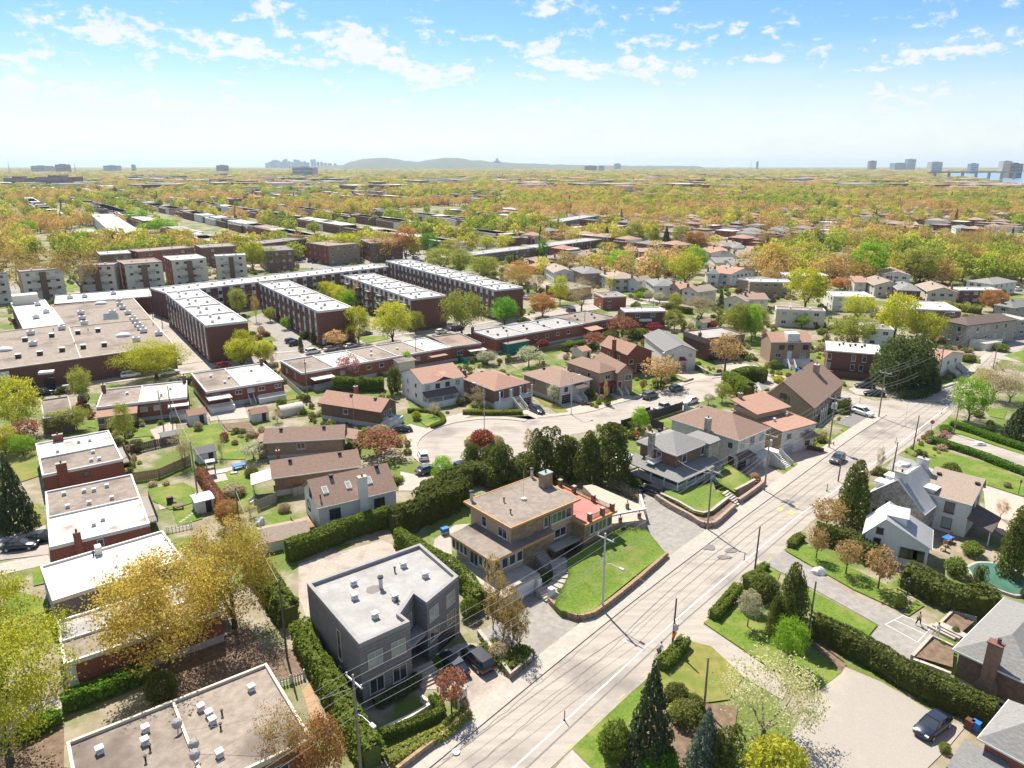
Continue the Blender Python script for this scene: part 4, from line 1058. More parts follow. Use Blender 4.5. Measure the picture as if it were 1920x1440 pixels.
h.block('annex', h.L * .58, h.L * .69, -3.0, -.02, 0, 3.3, 'stucco_cream'); MB().slab([(h.L * .57, -3.3, 3.3), (h.L * .70, -3.3, 3.3), (h.L * .70, .1, 3.9), (h.L * .57, .1, 3.9)], .1).build('annex_roof', 'gravel_roof', h.root)
h.block('shed_roof', h.L * .82, h.L * .94, -2.6, -.02, 2.8, 2.95, 'shingle_orange')
h = House('brick_rowhouse', 'brown roofed brick end house next to the patchwork terrace', 'house', (-23.8,202.5), (-16.74,190.08), (-7.97,193.65), 4.2, 0, 'brick', 'flat', 'brown_roof', 'trim_grey', short='the brown roofed end house', found=.8).auto(0)
h.block('porch_roof', h.L * .5, h.L + .5, -2.5, -.02, 2.7, 2.85, 'white_roof')
h = House('brick_rowhouse', 'brick terrace with dotted pale roofs beside the teal shed', 'house', (-11.6,209.9), (-4.60,199.17), (22.4,219.3), 4.4, 0, 'brick', 'flat', 'grey_roof', 'trim_white', segs=[(.34, 'grey_roof'), (.66, 'grey_roof'), (1, 'grey_roof')], short='the dotted roof terrace', found=.6)
h.rows('r', 6, (2.6,), 1.2, 1.1); h.rows('l', 1, (2.6,), 1.0, 1.1)
h.vent('black', (.1, .3), (.1, .7), (.25, .5), (.3, .8), (.45, .4), (.5, .7), (.65, .4), (.7, .8), (.85, .5), (.93, .3), z=4.15); h.chimney(.0, .95, .7, .7, 5.6, 'brick')
h.block('shed_roof', h.L * .05, h.L * .3, -3.2, -.02, 2.9, 3.05, 'gravel_roof'); h.block('shed_wall', h.L * .06, h.L * .28, -3.0, -.03, 0, 2.88, 'teal')
h = House('brick_rowhouse', 'brick terrace end with grey roof and pink roofed porch', 'house', (14.3,231.9), (22.4,219.3), (34.6,228.9), 4.4, 0, 'brick', 'flat', 'gravel_roof', 'trim_grey', short='the pink porch terrace', found=.6).auto(0)
h.vent('black', (.2, .4), (.4, .7), (.6, .3), (.8, .6), z=4.15); MB().slab([(-.5, -4.2, 2.9), (5, -4.2, 2.9), (5, -.05, 3.4), (-.5, -.05, 3.4)], .1).build('porch_roof', 'shingle_orange', h.root)
h = House('brick_duplex', 'brick duplex with bright white roof and awning beyond the terraces', 'house', (36.3,238.2), (37.4,231.5), (51.0,232.8), 5.8, 0, 'brick_dark', 'flat', 'white_roof_clean', 'trim_white', short='the awning duplex', parapet=.3)
h.rows('r', 2, (4.4,), 1.6, 1.1); h.vent('pipe', (.3, .5), (.5, .7)); h.block('awning', h.L * .35, h.L * .65, -1.1, -.02, 2.6, 3.3, 'trim_white')
# --- turning-circle houses (gables and hips)
h = House('orange_roof_bungalow', 'brick bungalow with orange gable roof and arched porch at turning circle', 'house', (-40.13,150.13), (-41.34,143.12), (-26.73,136.96), 3.8, 0, 'brick_brown', 'gable', 'shingle_orange', 'trim_brown', inset=.5, rise=1.9, axis='x', short='the arched porch bungalow', found=1.0)
h.rows('r', 1, (2.6,), 1.2, 1.1, ts=[.42]); h.win('k', .3, 2.6, 1.1, 1.3); h.win('k', .6, 2.6, 1.1, 1.3)
h.vent('black', (.42, .42), z=5.2); h.vent('black', (.8, .42), z=5.2); h.chimney(.35, .9, .7, .7, 6.3, 'brick'); h.steps('k', .5, 1.4, 0, 1.8)
h.railing([(h.L + .0, .6), (h.L + 1.6, .6), (h.L + 1.6, h.D * .4)], 1.4, .9)
h.block('porch_deck', h.L - .5, h.L + 1.6, .5, h.D * .85, 0, 1.4, 'stucco_white')
MB().tube([(h.L * .55, .45, 1), (h.L * .55, .45, 6.2)], .04, 5).build('antenna_mast', 'galvanised', h.root)
h = House('brown_roof_bungalow', 'tan brick bungalow with long brown hip roof in row of three', 'house', (-47.07,127.86), (-45.72,121.35), (-31.15,123.57), 3.4, 0, 'brick_tan', 'gable', 'shingle_brown', 'trim_white', inset=.5, rise=1.6, short='the long brown bungalow', found=.6)
h.rows('r', 1, (2.2,), 1.5, 1.2, ts=[.45]); h.vent('black', (.2, .42), z=4.6); h.vent('black', (.73, .42), z=4.6)
MB().slab([(-1.6, .8, 3.0), (.2, .8, 3.5), (.2, h.D - .8, 3.5), (-1.6, h.D - .8, 3.0)], .14).build('side_roof', 'shingle_brown', h.root); h.block('side_wall', -1.2, .6, 1.2, h.D - 1.2, 0, 2.98, 'brick_tan')
MB().slab([(h.L - .2, .3, 3.5), (h.L + 2.2, .3, 2.9), (h.L + 2.2, h.D - 1, 2.9), (h.L - .2, h.D - 1, 3.5)], .14).build('porch_roof', 'shingle_brown', h.root)
h = House('carport_bungalow', 'brick bungalow with brown roof and white carport in row of three', 'house', (-41.57,112.43), (-39.00,105.65), (-25.37,110.70), 3.5, 0, 'brick_brown', 'gable', 'shingle_brown', 'trim_white', inset=.5, rise=1.7, short='the white carport bungalow', found=1.0)
h.vent('black', (.22, .4), z=4.8); h.vent('black', (.78, .42), z=4.8); h.chimney(.1, .75, .5, .5, 6.0, 'brick')
MB().slab([(-3.2, -.2, 2.9), (.0, -.2, 3.45), (.0, h.D * .6, 3.45), (-3.2, h.D * .6, 2.9)], .1).build('carport_roof', 'stucco_cream', h.root)
for y in (.1, h.D * .55): h.block('carport_post', -3.0, -2.85, y, y + .15, 0, 2.75, 'trim_white')
h = House('white_house', 'white cottage with brown gable roof, three skylights and tall white chimney', 'house', (-32.69,101.02), (-28.46,93.62), (-17.58,100.05), 4.2, 0, 'siding_white', 'gable', 'shingle_brown', 'trim_white', inset=.35, rise=2.9, axis='x', short='the white skylight cottage')
h.rows('r', 2, (2.6,), 1.7, 1.6, ts=[.2, .78], frame='trim_dark'); h.win('l', .5, 4.9, 1.2, 1.3, 'trim_dark'); h.win('l', .3, 2.2, 1.4, 1.5, 'trim_dark')
h.chimney(.56, .0, 1.3, .9, 7.6, 'siding_white')
for u, v in ((.16, .26), (.44, .26), (.7, .26)):
 z = 4.2 + 2.9 * v * 2
 b = MB(); b.slab([(-.42, -.55, -.32 + .15), (.42, -.55, -.32 + .15), (.42, .55, .32 + .15), (-.42, .55, .32 + .15)], .2, 0); b.slab([(-.32, -.45, -.26 + .18), (.32, -.45, -.26 + .18), (.32, .45, .26 + .18), (-.32, .45, .26 + .18)], .05, 1)
 o = b.build('skylight', ['trim_white', 'glass_pale'], h.root); o.location = (u * h.L, v * h.D, z)
h.vent('black', (.28, .46), z=6.8); h.vent('black', (.85, .46), z=6.8); h.vent('pipe', (.08, .15), z=5.0)
h.block('deck', -3.0, -.4, .3, 4.0, 0, 1.3, 'wood'); h.railing([(-.4, .3), (-3, .3), (-3, 4)], 1.3, .9, 'wood')
h.block('stone_front', h.L - .34, h.L - .25, .4, h.D * .4, 0, 4.0, 'stone_grey')
h = House('white_two_storey_house', 'white two storey house with orange roof and dark porch awning', 'house', (-26.45,160.70), (-20.03,150.86), (-11.08,157.37), 5.6, 0, 'stucco_white', 'gable', 'shingle_orange', 'trim_white', inset=.3, rise=2.0, axis='x', short='the white two storey house')
h.rows('r', 4, (4.4,), 1.3, 1.3, ts=[.12, .36, .6, .85]); h.rows('l', 2, (4.2, 1.9), 1.0, 1.1); h.door('r', .55, 1.4, 1.0, 2.1, 'door_white')
MB().slab([(0, -2.0, 2.8), (h.L * .75, -2.0, 2.8), (h.L * .75, -.02, 3.7), (0, -.02, 3.7)], .12).build('porch_roof', 'shingle_dark', h.root)
h.block('porch_deck', .3, h.L * .72, -1.9, .2, 0, 1.4, 'stucco_white'); h.steps('r', .8, 1.4, 0, 1.9)
for x in (.4, h.L * .38, h.L * .7): h.block('porch_post', x, x + .18, -1.8, -1.62, 1.4, 2.7, 'trim_white')
MB().slab([(h.L * .3, -.1, 5.62), (h.L * .5, -.1, 6.5), (h.L * .5, 3, 7.0), (h.L * .3, 3, 6.6)], .1).build('dormer_roof', 'shingle_orange', h.root)
MB().slab([(h.L * .5, -.1, 6.5), (h.L * .7, -.1, 5.62), (h.L * .7, 3, 6.6), (h.L * .5, 3, 7.0)], .1).build('dormer_roof', 'shingle_orange', h.root)
h = House('orange_hip_house', 'brick house with orange hip roof and white arched balcony', 'house', (-12.33,159.55), (-3.89,149.24), (4.25,155.53), 4.6, 0, 'brick_brown', 'hip', 'shingle_orange', 'trim_white', inset=.5, rise=1.9, short='the arched balcony house', found=1.2)
h.vent('black', (.4, .75), z=5.6); h.vent('black', (.75, .35), z=5.4); h.rows('l', 2, (3.2,), .9, 1.0); h.chimney(.1, .95, .6, .6, 6.2, 'brick_dark')
h.block('balcony', .3, h.L - .4, -1.5, .4, 0, 1.8, 'stucco_white'); h.railing([(.4, -1.4), (h.L * .4, -1.4)], 1.8, .9, gap=.2); h.railing([(h.L * .62, -1.4), (h.L - .5, -1.4)], 1.8, .9, gap=.2)
for x in (.4, h.L * .35, h.L * .62, h.L - .6): h.block('arch_pier', x, x + .25, -1.4, -1.15, 1.8, 4.4, 'stucco_white')
h.rows('r', 3, (3.1,), 1.2, 1.7, ts=[.2, .5, .82]); h.steps('r', .48, 1.8, 0, 1.8).location.y = -1.5
h.door('r', .82, 0, 2.4, 1.7, 'door_dark').location.y = -1.51
h = House('brown_hip_house', 'tan house with brown hip roof, stone front and open garage', 'house', (2.16,163.73), (10.65,152.65), (18.82,158.86), 4.4, 0, 'brick_tan', 'hip', 'shingle_brown', 'trim_white', inset=.5, rise=1.9, short='the stone front hip house', found=1.0)
h.block('stone_front', .5, h.L - .5, .38, .495, 0, 4.3, 'stone_white'); h.win('r', .2, 3.2, 1.3, 1.3, out=.13); h.win('r', .8, 3.2, 1.6, 1.2, out=.13)
h.door('r', .2, 0, 2.6, 2.0, 'door_dark').location.y = .37; h.rows('l', 2, (3.2,), 1.0, 1.2); h.vent('black', (.35, .7), z=5.6); h.vent('black', (.75, .35), z=5.4); h.chimney(.65, .98, .6, .6, 6.4, 'brick_brown')
MB().slab([(h.L * .4, -1.6, 3.4), (h.L * .75, -1.6, 3.4), (h.L * .7, .3, 4.1), (h.L * .45, .3, 4.1)], .12).build('porch_roof', 'shingle_dark', h.root); h.steps('r', .58, 1.6, 0, 1.8, 'stone_white')
h = House('tan_split_house', 'tan two storey split house with brown roofs and red awning', 'house', (13.08,168.83), (20.29,158.57), (24.90,162.46), 5.8, 0, 'brick_tan', 'hip', 'shingle_brown', 'trim_brown', inset=.4, rise=1.6, short='the tan split house', found=.8)
h.rows('r', 1, (4.4,), 1.6, 1.3, ts=[.5]); h.rows('l', 2, (4.4,), 1.0, 1.2); h.vent('black', (.5, .7), z=6.6); h.door('r', .2, 0, 1.6, 2.2, 'door_brown'); h.door('r', .75, 0, 1.0, 2.1, 'door_brown')
MB().slab([(.3, -.8, 2.5), (h.L - .3, -.8, 2.5), (h.L - .3, .35, 3.2), (.3, .35, 3.2)], .1).build('awning', 'awning_red', h.root)
h = House('tan_split_house', 'tan house wing with brown gable roof beside the red brick house', 'house', (19.99,171.87), (24.66,159.94), (28.73,162.78), 5.4, 0, 'brick_tan', 'gable', 'shingle_brown', 'trim_brown', inset=.4, rise=1.9, axis='y', short='the tan gable wing')
h.rows('r', 1, (4.0,), 1.8, 1.4, ts=[.7]); h.door('r', .15, 1.2, 1.0, 2.0, 'door_brown'); h.steps('r', .3, 1.2, 0, 1.6)
h = House('red_brick_house', 'red brick house with orange roof and square chimney', 'house', (23.61,186.58), (29.51,175.88), (38.38,177.45), 5.6, 0, 'brick', 'gable', 'shingle_orange', 'trim_dark', inset=.3, rise=2.4, axis='y', off=.35, short='the red brick orange roof house')
h.rows('r', 1, (3.6,), 1.4, 1.2, ts=[.15]); h.rows('l', 2, (4.0,), .9, 1.1); h.chimney(-.02, .45, .8, .8, 8.6, 'brick'); h.door('r', .5, .6, 2.0, 2.2, 'door_dark')
h = House('white_split_house', 'white house with pale grey gable roof and small red awning', 'house', (38.0,200.3), (40.36,181.08), (48.48,186.79), 5.2, 0, 'stucco_white', 'gable', 'shingle_grey', 'trim_white', inset=.3, rise=1.7, axis='y', short='the small red awning house')
h.rows('r', 2, (3.9,), 1.2, 1.1, ts=[.2, .82]); MB().slab([(h.L * .4, -1, 2.9), (h.L * .66, -1, 2.9), (h.L * .6, .25, 3.6), (h.L * .46, .25, 3.6)], .1).build('awning', 'awning_red', h.root); h.steps('r', .55, 1.4, 0, 1.6)
h = House('mansard_house', 'dark brick house with pink mansard and flat grey roof', 'house', (50.2,200.4), (53.42,190.80), (65.70,196.09), 6.4, 0, 'brick_dark', 'flat', 'grey_roof', 'shingle_brown', parapet=.35, short='the pink mansard house')
h.block('mansard', -.12, h.L + .12, -.12, -.035, 5.0, 6.5, 'shingle_brown'); h.block('mansard', -.12, -.035, -.02, h.D, 5.0, 6.5, 'shingle_brown')
h.rows('r', 3, (3.8, 1.6), 1.6, 1.5); h.steps('r', .6, 1.6, 0, 3.5); h.chimney(.02, .3, .7, .7, 7.4, 'brick_dark', 5)
h = House('twin_dormer_house', 'tan brick twin house with white central dormer and white stairs', 'house', (69.83,195.12), (69.88,186.84), (81.34,186.84), 6.4, 0, 'brick_tan', 'gable', 'shingle_orange', 'trim_white', inset=.3, rise=1.9, axis='x', short='the white dormer twin house', found=.5)
h.rows('r', 3, (4.9,), 1.5, 1.2, ts=[.27, .5, .87], frame='trim_dark'); h.rows('r', 2, (2.6,), 1.6, 1.2, ts=[.2, .82]); h.door('r', .48, 1.6, 1.1, 2.1)
h.block('dormer', h.L * .4, h.L * .68, .2, 3.4, 6.3, 8.6, 'trim_white'); h.block('porch_deck', h.L * .35, h.L * .98, -2.6, .25, 0, 1.6, 'stucco_white'); h.railing([(h.L * .6, -2.5), (h.L * .98, -2.5)], 1.6, .9)
h.steps('r', .42, 1.6, 0, 1.5).location.y = -2.6; h.door('r', .8, 0, 2.4, 1.5, 'door_white').location.y = -2.61
h = House('dark_brick_block', 'dark red brick block with white flat roof and black vents', 'house', (86.60,186.90), (80.92,177.26), (93.09,172.55), 6.6, 0, 'brick_dark', 'flat', 'white_roof', 'trim_white', inset=.35, short='the dark brick block')
h.rows('r', 5, (5.0, 2.6), 1.0, 1.6, ts=[.04, .5, .66, .7, .96], skip=.35); h.vent('black', (.25, .6), (.33, .75), (.45, .6), (.55, .7), (.66, .55), (.72, .72), z=6.6); h.block('porch_wall', .4, h.L - .4, -1.6, .3, 0, 1.6, 'brick_dark')
h = House('hip_roof_house', 'white house with orange brown hip roof and long white stair by pine', 'house', (105.40,177.32), (105.79,171.30), (120.04,181.76), 4.6, 0, 'stucco_white', 'gable', 'shingle_orange', 'trim_white', inset=.6, rise=1.8, axis='y', short='the pine corner hip house', found=1.2)
h.rows('r', 3, (3.3,), 1.4, 1.2); h.steps('r', .55, 1.7, 0, 1.4); h.steps('r', .85, 1.7, 0, 1.4); h.vent('black', (.4, .9), z=6.0); h.rows('l', 2, (3.3,), 1.4, 1.2)
h = House('grey_mansard_house', 'grey stone house with dark mansard roof and glass porch', 'house', (134.2,214.3), (134.5,205.5), (155.7,214.3), 6.8, 0, 'stone_grey', 'hip', 'shingle_dark', 'trim_dark', inset=.4, rise=1.6, short='the grey mansard house')
h.rows('r', 4, (5.2, 2.2), 1.2, 1.5); h.rows('l', 2, (5.2, 2.2), 1.2, 1.5)
h.block('garage', 2, 9, -5, -.02, 0, 2.2, 'stucco_cream'); h.railing([(2, 0), (2, -5), (9, -5)], 2.2, .9)
# --- houses along the street, left side
h = House('tan_gable_hall', 'large tan brick house with broad brown gable roof and chimney at corner', 'house', (55.95,149.80), (63.00,139.90), (77.31,158.15), 3.6, 0, 'brick_tan', 'gable', 'shingle_brown', 'trim_brown', inset=.3, rise=4.6, axis='x', off=.6, short='the broad brown gable')
h.rows('r', 5, (2.0,), 1.1, 2.0, ts=[.05, .15, .28, .4, .55], pane='glass'); h.win('l', .5, 3.4, 1.0, 3.2, 'trim_dark', 'glass_green'); h.win('l', .42, 5.0, 1.4, 1.0, 'trim_dark')
h.chimney(.72, .42, 1.5, 1.1, 8.6, 'brick_tan', 3.0); h.vent('black', (.55, .62), (.9, .62), z=8.0)
for k in range(4): h.block('porch_post', .6 + k * 1.5, .75 + k * 1.5, -1.3, -1.15, 0, 3.3, 'trim_white')
h = House('clerestory_house', 'house with two staggered orange brown roofs and clerestory', 'house', (43.66,134.02), (49.96,122.83), (57.36,129.35), 5.0, 0, 'brick_tan', 'shed', 'shingle_orange', 'trim_brown', inset=.3, rise=.5, short='the clerestory house', found=.5)
h.block('clerestory', .3, h.L * .9, h.D * .52, h.D - .4, 5.2, 6.5, 'brick_buff'); MB().slab([(-.4, h.D * .46, 6.6), (h.L * .95, h.D * .46, 6.6), (h.L * .95, h.D + .2, 7.7), (-.4, h.D + .2, 7.7)], .18).build('upper_roof', 'shingle_orange', h.root)
h.block('stone_front', .2, h.L - .25, .2, .29, 0, 4.8, 'stone_white'); h.win('r', .2, 3.6, 1.4, 1.2, out=.12); h.win('r', .75, 3.6, 1.4, 1.2, out=.12); h.door('r', .22, 0, 2.5, 2.0, 'trim_grey').location.y = .19; h.door('r', .8, .8, 1.4, 2.2, 'door_dark').location.y = .19
h.vent('box', (.3, .35), (.75, .42), z=5.3, sc_=.7); MB().slab([(h.L * .5, -1.5, 2.9), (h.L * .95, -1.5, 2.9), (h.L * .9, .2, 3.6), (h.L * .55, .2, 3.6)], .12).build('porch_roof', 'shingle_brown', h.root)
h.chimney(.2, .98, .7, .7, 8.6, 'brick_tan')
h = House('brown_villa', 'big brown hip roofed villa with white stone front and arched door', 'house', (29.80,127.59), (39.72,115.85), (47.35,122.56), 6.0, 0, 'stone_white', 'hip', 'shingle_brown', 'trim_white', inset=.5, rise=2.6, short='the white stone villa')
h.rows('r', 3, (4.6,), 1.5, 1.8, ts=[.16, .5, .84]); h.door('r', .2, 0, 2.8, 2.4, 'door_dark'); h.win('l', .9, 4.4, 1.1, 1.2); h.door('l', .93, 0, 1.3, 2.4, 'door_brown')
MB().slab([(-.2, -1.0, 2.5), (h.L * .45, -1.0, 2.5), (h.L * .4, .45, 3.2), (0, .45, 3.2)], .12).build('awning', 'shingle_dark', h.root)
h.chimney(-.02, .42, .9, .9, 8.4, 'stone_grey'); h.vent('black', (.5, .75), z=7.6)
h.block('stair_block', h.L * .5, h.L * 1.1, -2.2, .45, 0, 1.8, 'stone_white'); h.steps('r', .9, 1.8, 0, 2.6, 'stone_white').location.y = -2.2
VILLA = h
h = House('veranda_house', 'brick house with grey hip roof and white posted veranda', 'house', (21.58,115.15), (27.16,108.70), (34.10,114.58), 6.2, 0, 'brick_brown', 'hip', 'shingle_grey', 'trim_white', inset=.5, rise=1.9, short='the white veranda house', found=1.0)
VER = h
h.win('r', .3, 4.8, 1.2, 1.5); h.win('r', .93, 4.8, .9, 1.5); h.win('l', .55, 4.8, 1.0, 1.5); h.chimney(-.0, .62, .85, .85, 8.6, 'stone_grey'); h.vent('black', (.5, .85), z=7.2)
h.rows('r', 3, (2.4,), 1.4, 1.2); h.rows('l', 3, (2.4,), 1.4, 1.2)
vw = 2.6
for q in ([(-vw, -vw, 3.0), (h.L + 1, -vw, 3.0), (h.L + 1, .45, 3.7), (.45, .45, 3.7)], [(-vw, -vw, 3.0), (.45, .45, 3.7), (.45, h.D + .5, 3.7), (-vw, h.D + .5, 3.0)]):
 MB().slab(q, .14).build('veranda_roof', 'shingle_grey', h.root)
h.block('veranda_deck', -vw + .2, h.L + .8, -vw + .2, .48, 1.0, 1.2, 'concrete'); h.block('veranda_deck', -vw + .2, .48, .5, h.D, 1.0, 1.2, 'concrete')
h.block('veranda_base', -vw + .4, h.L + .6, -vw + .4, .4, 0, .99, 'stone_grey')
for x in [-vw + .3 + k * (h.L + 3) / 5 for k in range(6)]: h.block('veranda_post', x - .07, x + .07, -vw + .25, -vw + .39, 1.2, 2.9, 'trim_white')
for y in [-vw + .3 + k * (h.D + 2.4) / 4 for k in range(1, 5)]: h.block('veranda_post', -vw + .25, -vw + .39, y - .07, y + .07, 1.2, 2.9, 'trim_white')
h.railing([(h.L + .7, -vw + .3), (-vw + .3, -vw + .3), (-vw + .3, h.D)], 1.2, .95)
h.block('bay', h.L - .6, h.L + 2.6, -.4, 4.2, 0, 6.0, 'stone_grey'); MB().prism([(h.L - 1, -.8), (h.L + 2.2, -.8), (h.L + 3.1, .2), (h.L + 3.1, 4.6), (h.L - 1, 4.6)], 6.0, 6.35).build('bay_roof', 'shingle_grey', h.root)
h.block('porch_canopy', -1.5, .2, h.D * .42, h.D * .62, 3.7, 3.85, 'trim_white'); h.railing([(.3, h.D * .42), (-1.4, h.D * .42), (-1.4, h.D * .62), (.3, h.D * .62)], 3.85, .9)
h.block('patio_canopy', -3.5, 1.5, h.D + .5, h.D + 4.5, 2.6, 2.72, 'metal_roof')
h.steps('r', .85, 1.2, 0, 1.6).location.y = -vw
# --- stone farmhouse with metal roofs
h = House('metal_roof_cottage', 'pale blue white cottage with white metal roof and roof lantern', 'house', (48.42,87.73), (55.57,83.46), (60.39,87.95), 3.4, 0, 'siding_white', 'gable', 'metal_roof', 'trim_white', inset=.3, rise=2.9, axis='x', off=.7, short='the metal roofed cottage', frame='trim_brown')
b = MB()
for i in range(26):
 x = h.L * (i + .5) / 26
 y = h.D * .7
 b.slab([(x - .04, .02, 3.45), (x + .04, .02, 3.45), (x + .04, y - .05, 6.3), (x - .04, y - .05, 6.3)], .05)
b.build('standing_seams', 'trim_grey', h.root)['kind'] = 'stuff'
b = MB(); x0, x1, y0, y1 = h.L * .22, h.L * .75, h.D * .4, h.D * .68
b.box(x0, x1, y0, y1, 4.6, 6.4, 0); V = [(x0 - .2, y0 - .2, 6.4), (x1 + .2, y0 - .2, 6.4), (x1 + .2, y1 + .2, 6.4), (x0 - .2, y1 + .2, 6.4), ((x0 + x1) / 2, (y0 + y1) / 2, 7.2)]
b.add(V, [(0, 1, 4), (1, 2, 4), (2, 3, 4), (3, 0, 4)], 1); b.build('roof_lantern', ['trim_white', 'metal_roof'], h.root)
h.win('l', .22, 4.3, .9, .9); h.win('l', .2, 2.7, .9, .9)
for k in range(3): h.win('l', .66 + .1 * k, 1.9, 1.4, 1.5)
h.rows('r', 3, (2.1,), .9, 1.4)
h = House('stone_farmhouse', 'rubble stone farmhouse with steep white metal roof, dormer and chimneys', 'house', (54.38,99.18), (59.30,92.16), (66.51,98.31), 4.0, 0, 'stone_grey', 'gable', 'metal_roof', 'trim_white', inset=.25, rise=4.0, axis='x', short='the stone farmhouse', frame='trim_brown')
b = MB()
for i in range(30):
 x = h.L * (i + .5) / 30
 b.slab([(x - .04, .02, 4.06), (x + .04, .02, 4.06), (x + .04, h.D * .5 - .05, 8.06), (x - .04, h.D * .5 - .05, 8.06)], .05)
b.build('standing_seams', 'trim_grey', h.root)['kind'] = 'stuff'
h.win('l', .4, 3.6, .9, 1.1); h.win('l', .2, 1.6, 1.0, 1.2)
h.chimney(.12, .5, .9, 1.6, 8.8, 'stucco_white', 6); h.chimney(.95, .5, .9, 1.6, 8.8, 'stucco_white', 6)
for u in (.6,):
 h.block('dormer', u * h.L - .8, u * h.L + .8, 0.8, 3, 4.2, 6.0, 'trim_white'); h.block('dormer_roof', u * h.L - 1, u * h.L + 1, .5, 3.4, 6.002, 6.15, 'metal_roof')
for u in (.25, .6):
 h.block('dormer', u * h.L - .8, u * h.L + .8, h.D - 3, h.D - .8, 4.2, 6.0, 'trim_white'); h.block('dormer_roof', u * h.L - 1, u * h.L + 1, h.D - 3.4, h.D - .5, 6.002, 6.15, 'metal_roof')
h = House('stucco_wing_house', 'white stucco wing with tan shingle gable roof and brown windows', 'house', (61.29,97.13), (66.01,92.28), (71.81,98.35), 5.4, 0, 'stucco_white', 'gable', 'shingle_tan', 'trim_white', inset=.3, rise=1.9, axis='y', off=.8, short='the white stucco wing', frame='trim_brown')
h.rows('l', 1, (4.0, 1.5), 1.3, 1.7, ts=[.6]); h.rows('r', 2, (4.0,), 1.0, 1.6); h.vent('black', (.6, .85), (.6, .1), z=6.6)
MB().slab([(-.3, -3.0, 2.3), (h.L * .7, -3.0, 2.3), (h.L * .7, .3, 3.4), (-.3, .3, 3.4)], .15).build('porch_roof', 'shingle_dark', h.root)
h.block('porch_post', -.1, .05, -2.8, -2.65, 0, 2.2, 'trim_white'); h.block('porch_post', h.L * .65, h.L * .65 + .15, -2.8, -2.65, 0, 2.2, 'trim_white')
# --- houses in the near right corner
h = House('hip_brick_house', 'brown brick house with grey shingle hip roof and wide stepped chimney', 'house', (56.53,70.81), (45.22,61.70), (49.76,55.75), 4.6, 0, 'brick_brown', 'hip', 'shingle_grey', 'trim_white', inset=.5, rise=2.2, short='the wide chimney house', found=1.3)
h.rows('r', 2, (.8,), 1.3, .6, ts=[.16, .62]); h.rows('l', 2, (3.0,), 1.4, 1.3)
b = MB(); x = h.L * .46
b.box(x - .95, x + .95, -.4, .5, 0, 2.2, 0); b.add([(x - .95, -.4, 2.2), (x + .95, -.4, 2.2), (x + .95, .5, 2.2), (x - .95, .5, 2.2), (x - .6, -.35, 3.0), (x + .6, -.35, 3.0), (x + .6, .5, 3.0), (x - .6, .5, 3.0)], [(0, 1, 5, 4), (1, 2, 6, 5), (2, 3, 7, 6), (3, 0, 4, 7)])
b.box(x - .6, x + .6, -.35, .5, 3.0, 7.2, 0); b.box(x - .68, x + .68, -.43, .58, 7.2, 7.35, 1); o = b.build('chimney', ['brick_brown', 'brick_dark'], h.root)
MB().tube([(x + .2, .1, 7.35), (x + .2, .1, 7.9)], .18, 8).build('chimney_pot', 'trim_dark', o)
h.vent('black', (.62, .45), z=6.4)
h = House('hip_brick_house', 'red brick house with grey hip roof in the frame corner', 'house', (46.32,54.70), (40.52,50.07), (44.37,46.82), 4.4, 0, 'brick', 'hip', 'shingle_grey', 'trim_white', inset=.5, rise=2.0, short='the corner red brick house', found=1.0)
MB().slab([(-1.0, -3.2, 2.5), (2.6, -3.2, 2.5), (2.6, .4, 3.3), (-1.0, .4, 3.3)], .12).build('porch_roof', 'shingle_grey', h.root); h.block('porch_deck', -.8, 2.4, -3.0, .4, 0, 1.0, 'concrete')
for x in (-.7, 2.2): h.block('porch_post', x, x + .15, -2.95, -2.8, 1.0, 2.4, 'trim_white')
h.steps('r', .05, 1.0, 0, 1.5).location.y = -3.0; h.railing([(-.7, .3), (-.7, -2.9), (2.3, -2.9)], 1.0, .9)
# --- long low brick building and apartment blocks
h = House('long_brick_building', 'long low dark brick industrial building with vented brown gravel roof', 'building', (-163.6,255.6), (-126.26,157.25), (-92.58,181.73), 6.2, 0, 'brick_dark', 'flat', 'gravel_roof', 'trim_dark', short='the long brick building', parapet=.32)
for o in list(h.root.children): bpy.data.objects.remove(o)
G_ = lambda p: tuple((Vector((p[0], p[1])) - h.B).dot(v) for v in (h.ux, h.uy))
out = [G_(p) for p in ((-128.58,153.76), (-118.84,161.52), (-89.85,184.09), (-136.4,254.1), (-157.0,239.0), (-135.2,210.2), (-157.51,191.52))]
MB().prism(out, 0, 6.05, 0, 1).build('wall', ['brick_dark', 'gravel_roof'], h.root)
b = MB(); b.add([(p[0], p[1], 6.07) for p in out], [tuple(range(len(out)))]); b.build('roof', 'gravel_roof', h.root)
b = MB()
for i in range(len(out)):
 p, q = Vector(out[i]), Vector(out[(i + 1) % len(out)])
 d = (q - p).normalized(); nrm = Vector((-d.y, d.x)) * .3
 b.prism([tuple(p), tuple(q), tuple(q + nrm), tuple(p + nrm)], 6.07, 6.3 + .002 * i)
b.build('parapet', 'trim_beige', h.root)
for a_, c_ in (((-107.52,171.43), (-131.1,206.2)), ((-131.1,206.2), (-112.3,218.7))):
 pa, pb = Vector(G_(a_)), Vector(G_(c_)); d = (pb - pa).normalized(); nrm = Vector((-d.y, d.x)) * .25
 MB().prism([tuple(pa), tuple(pb), tuple(pb + nrm), tuple(pa + nrm)], 6.07, 6.3).build('roof_divider', 'trim_beige', h.root)
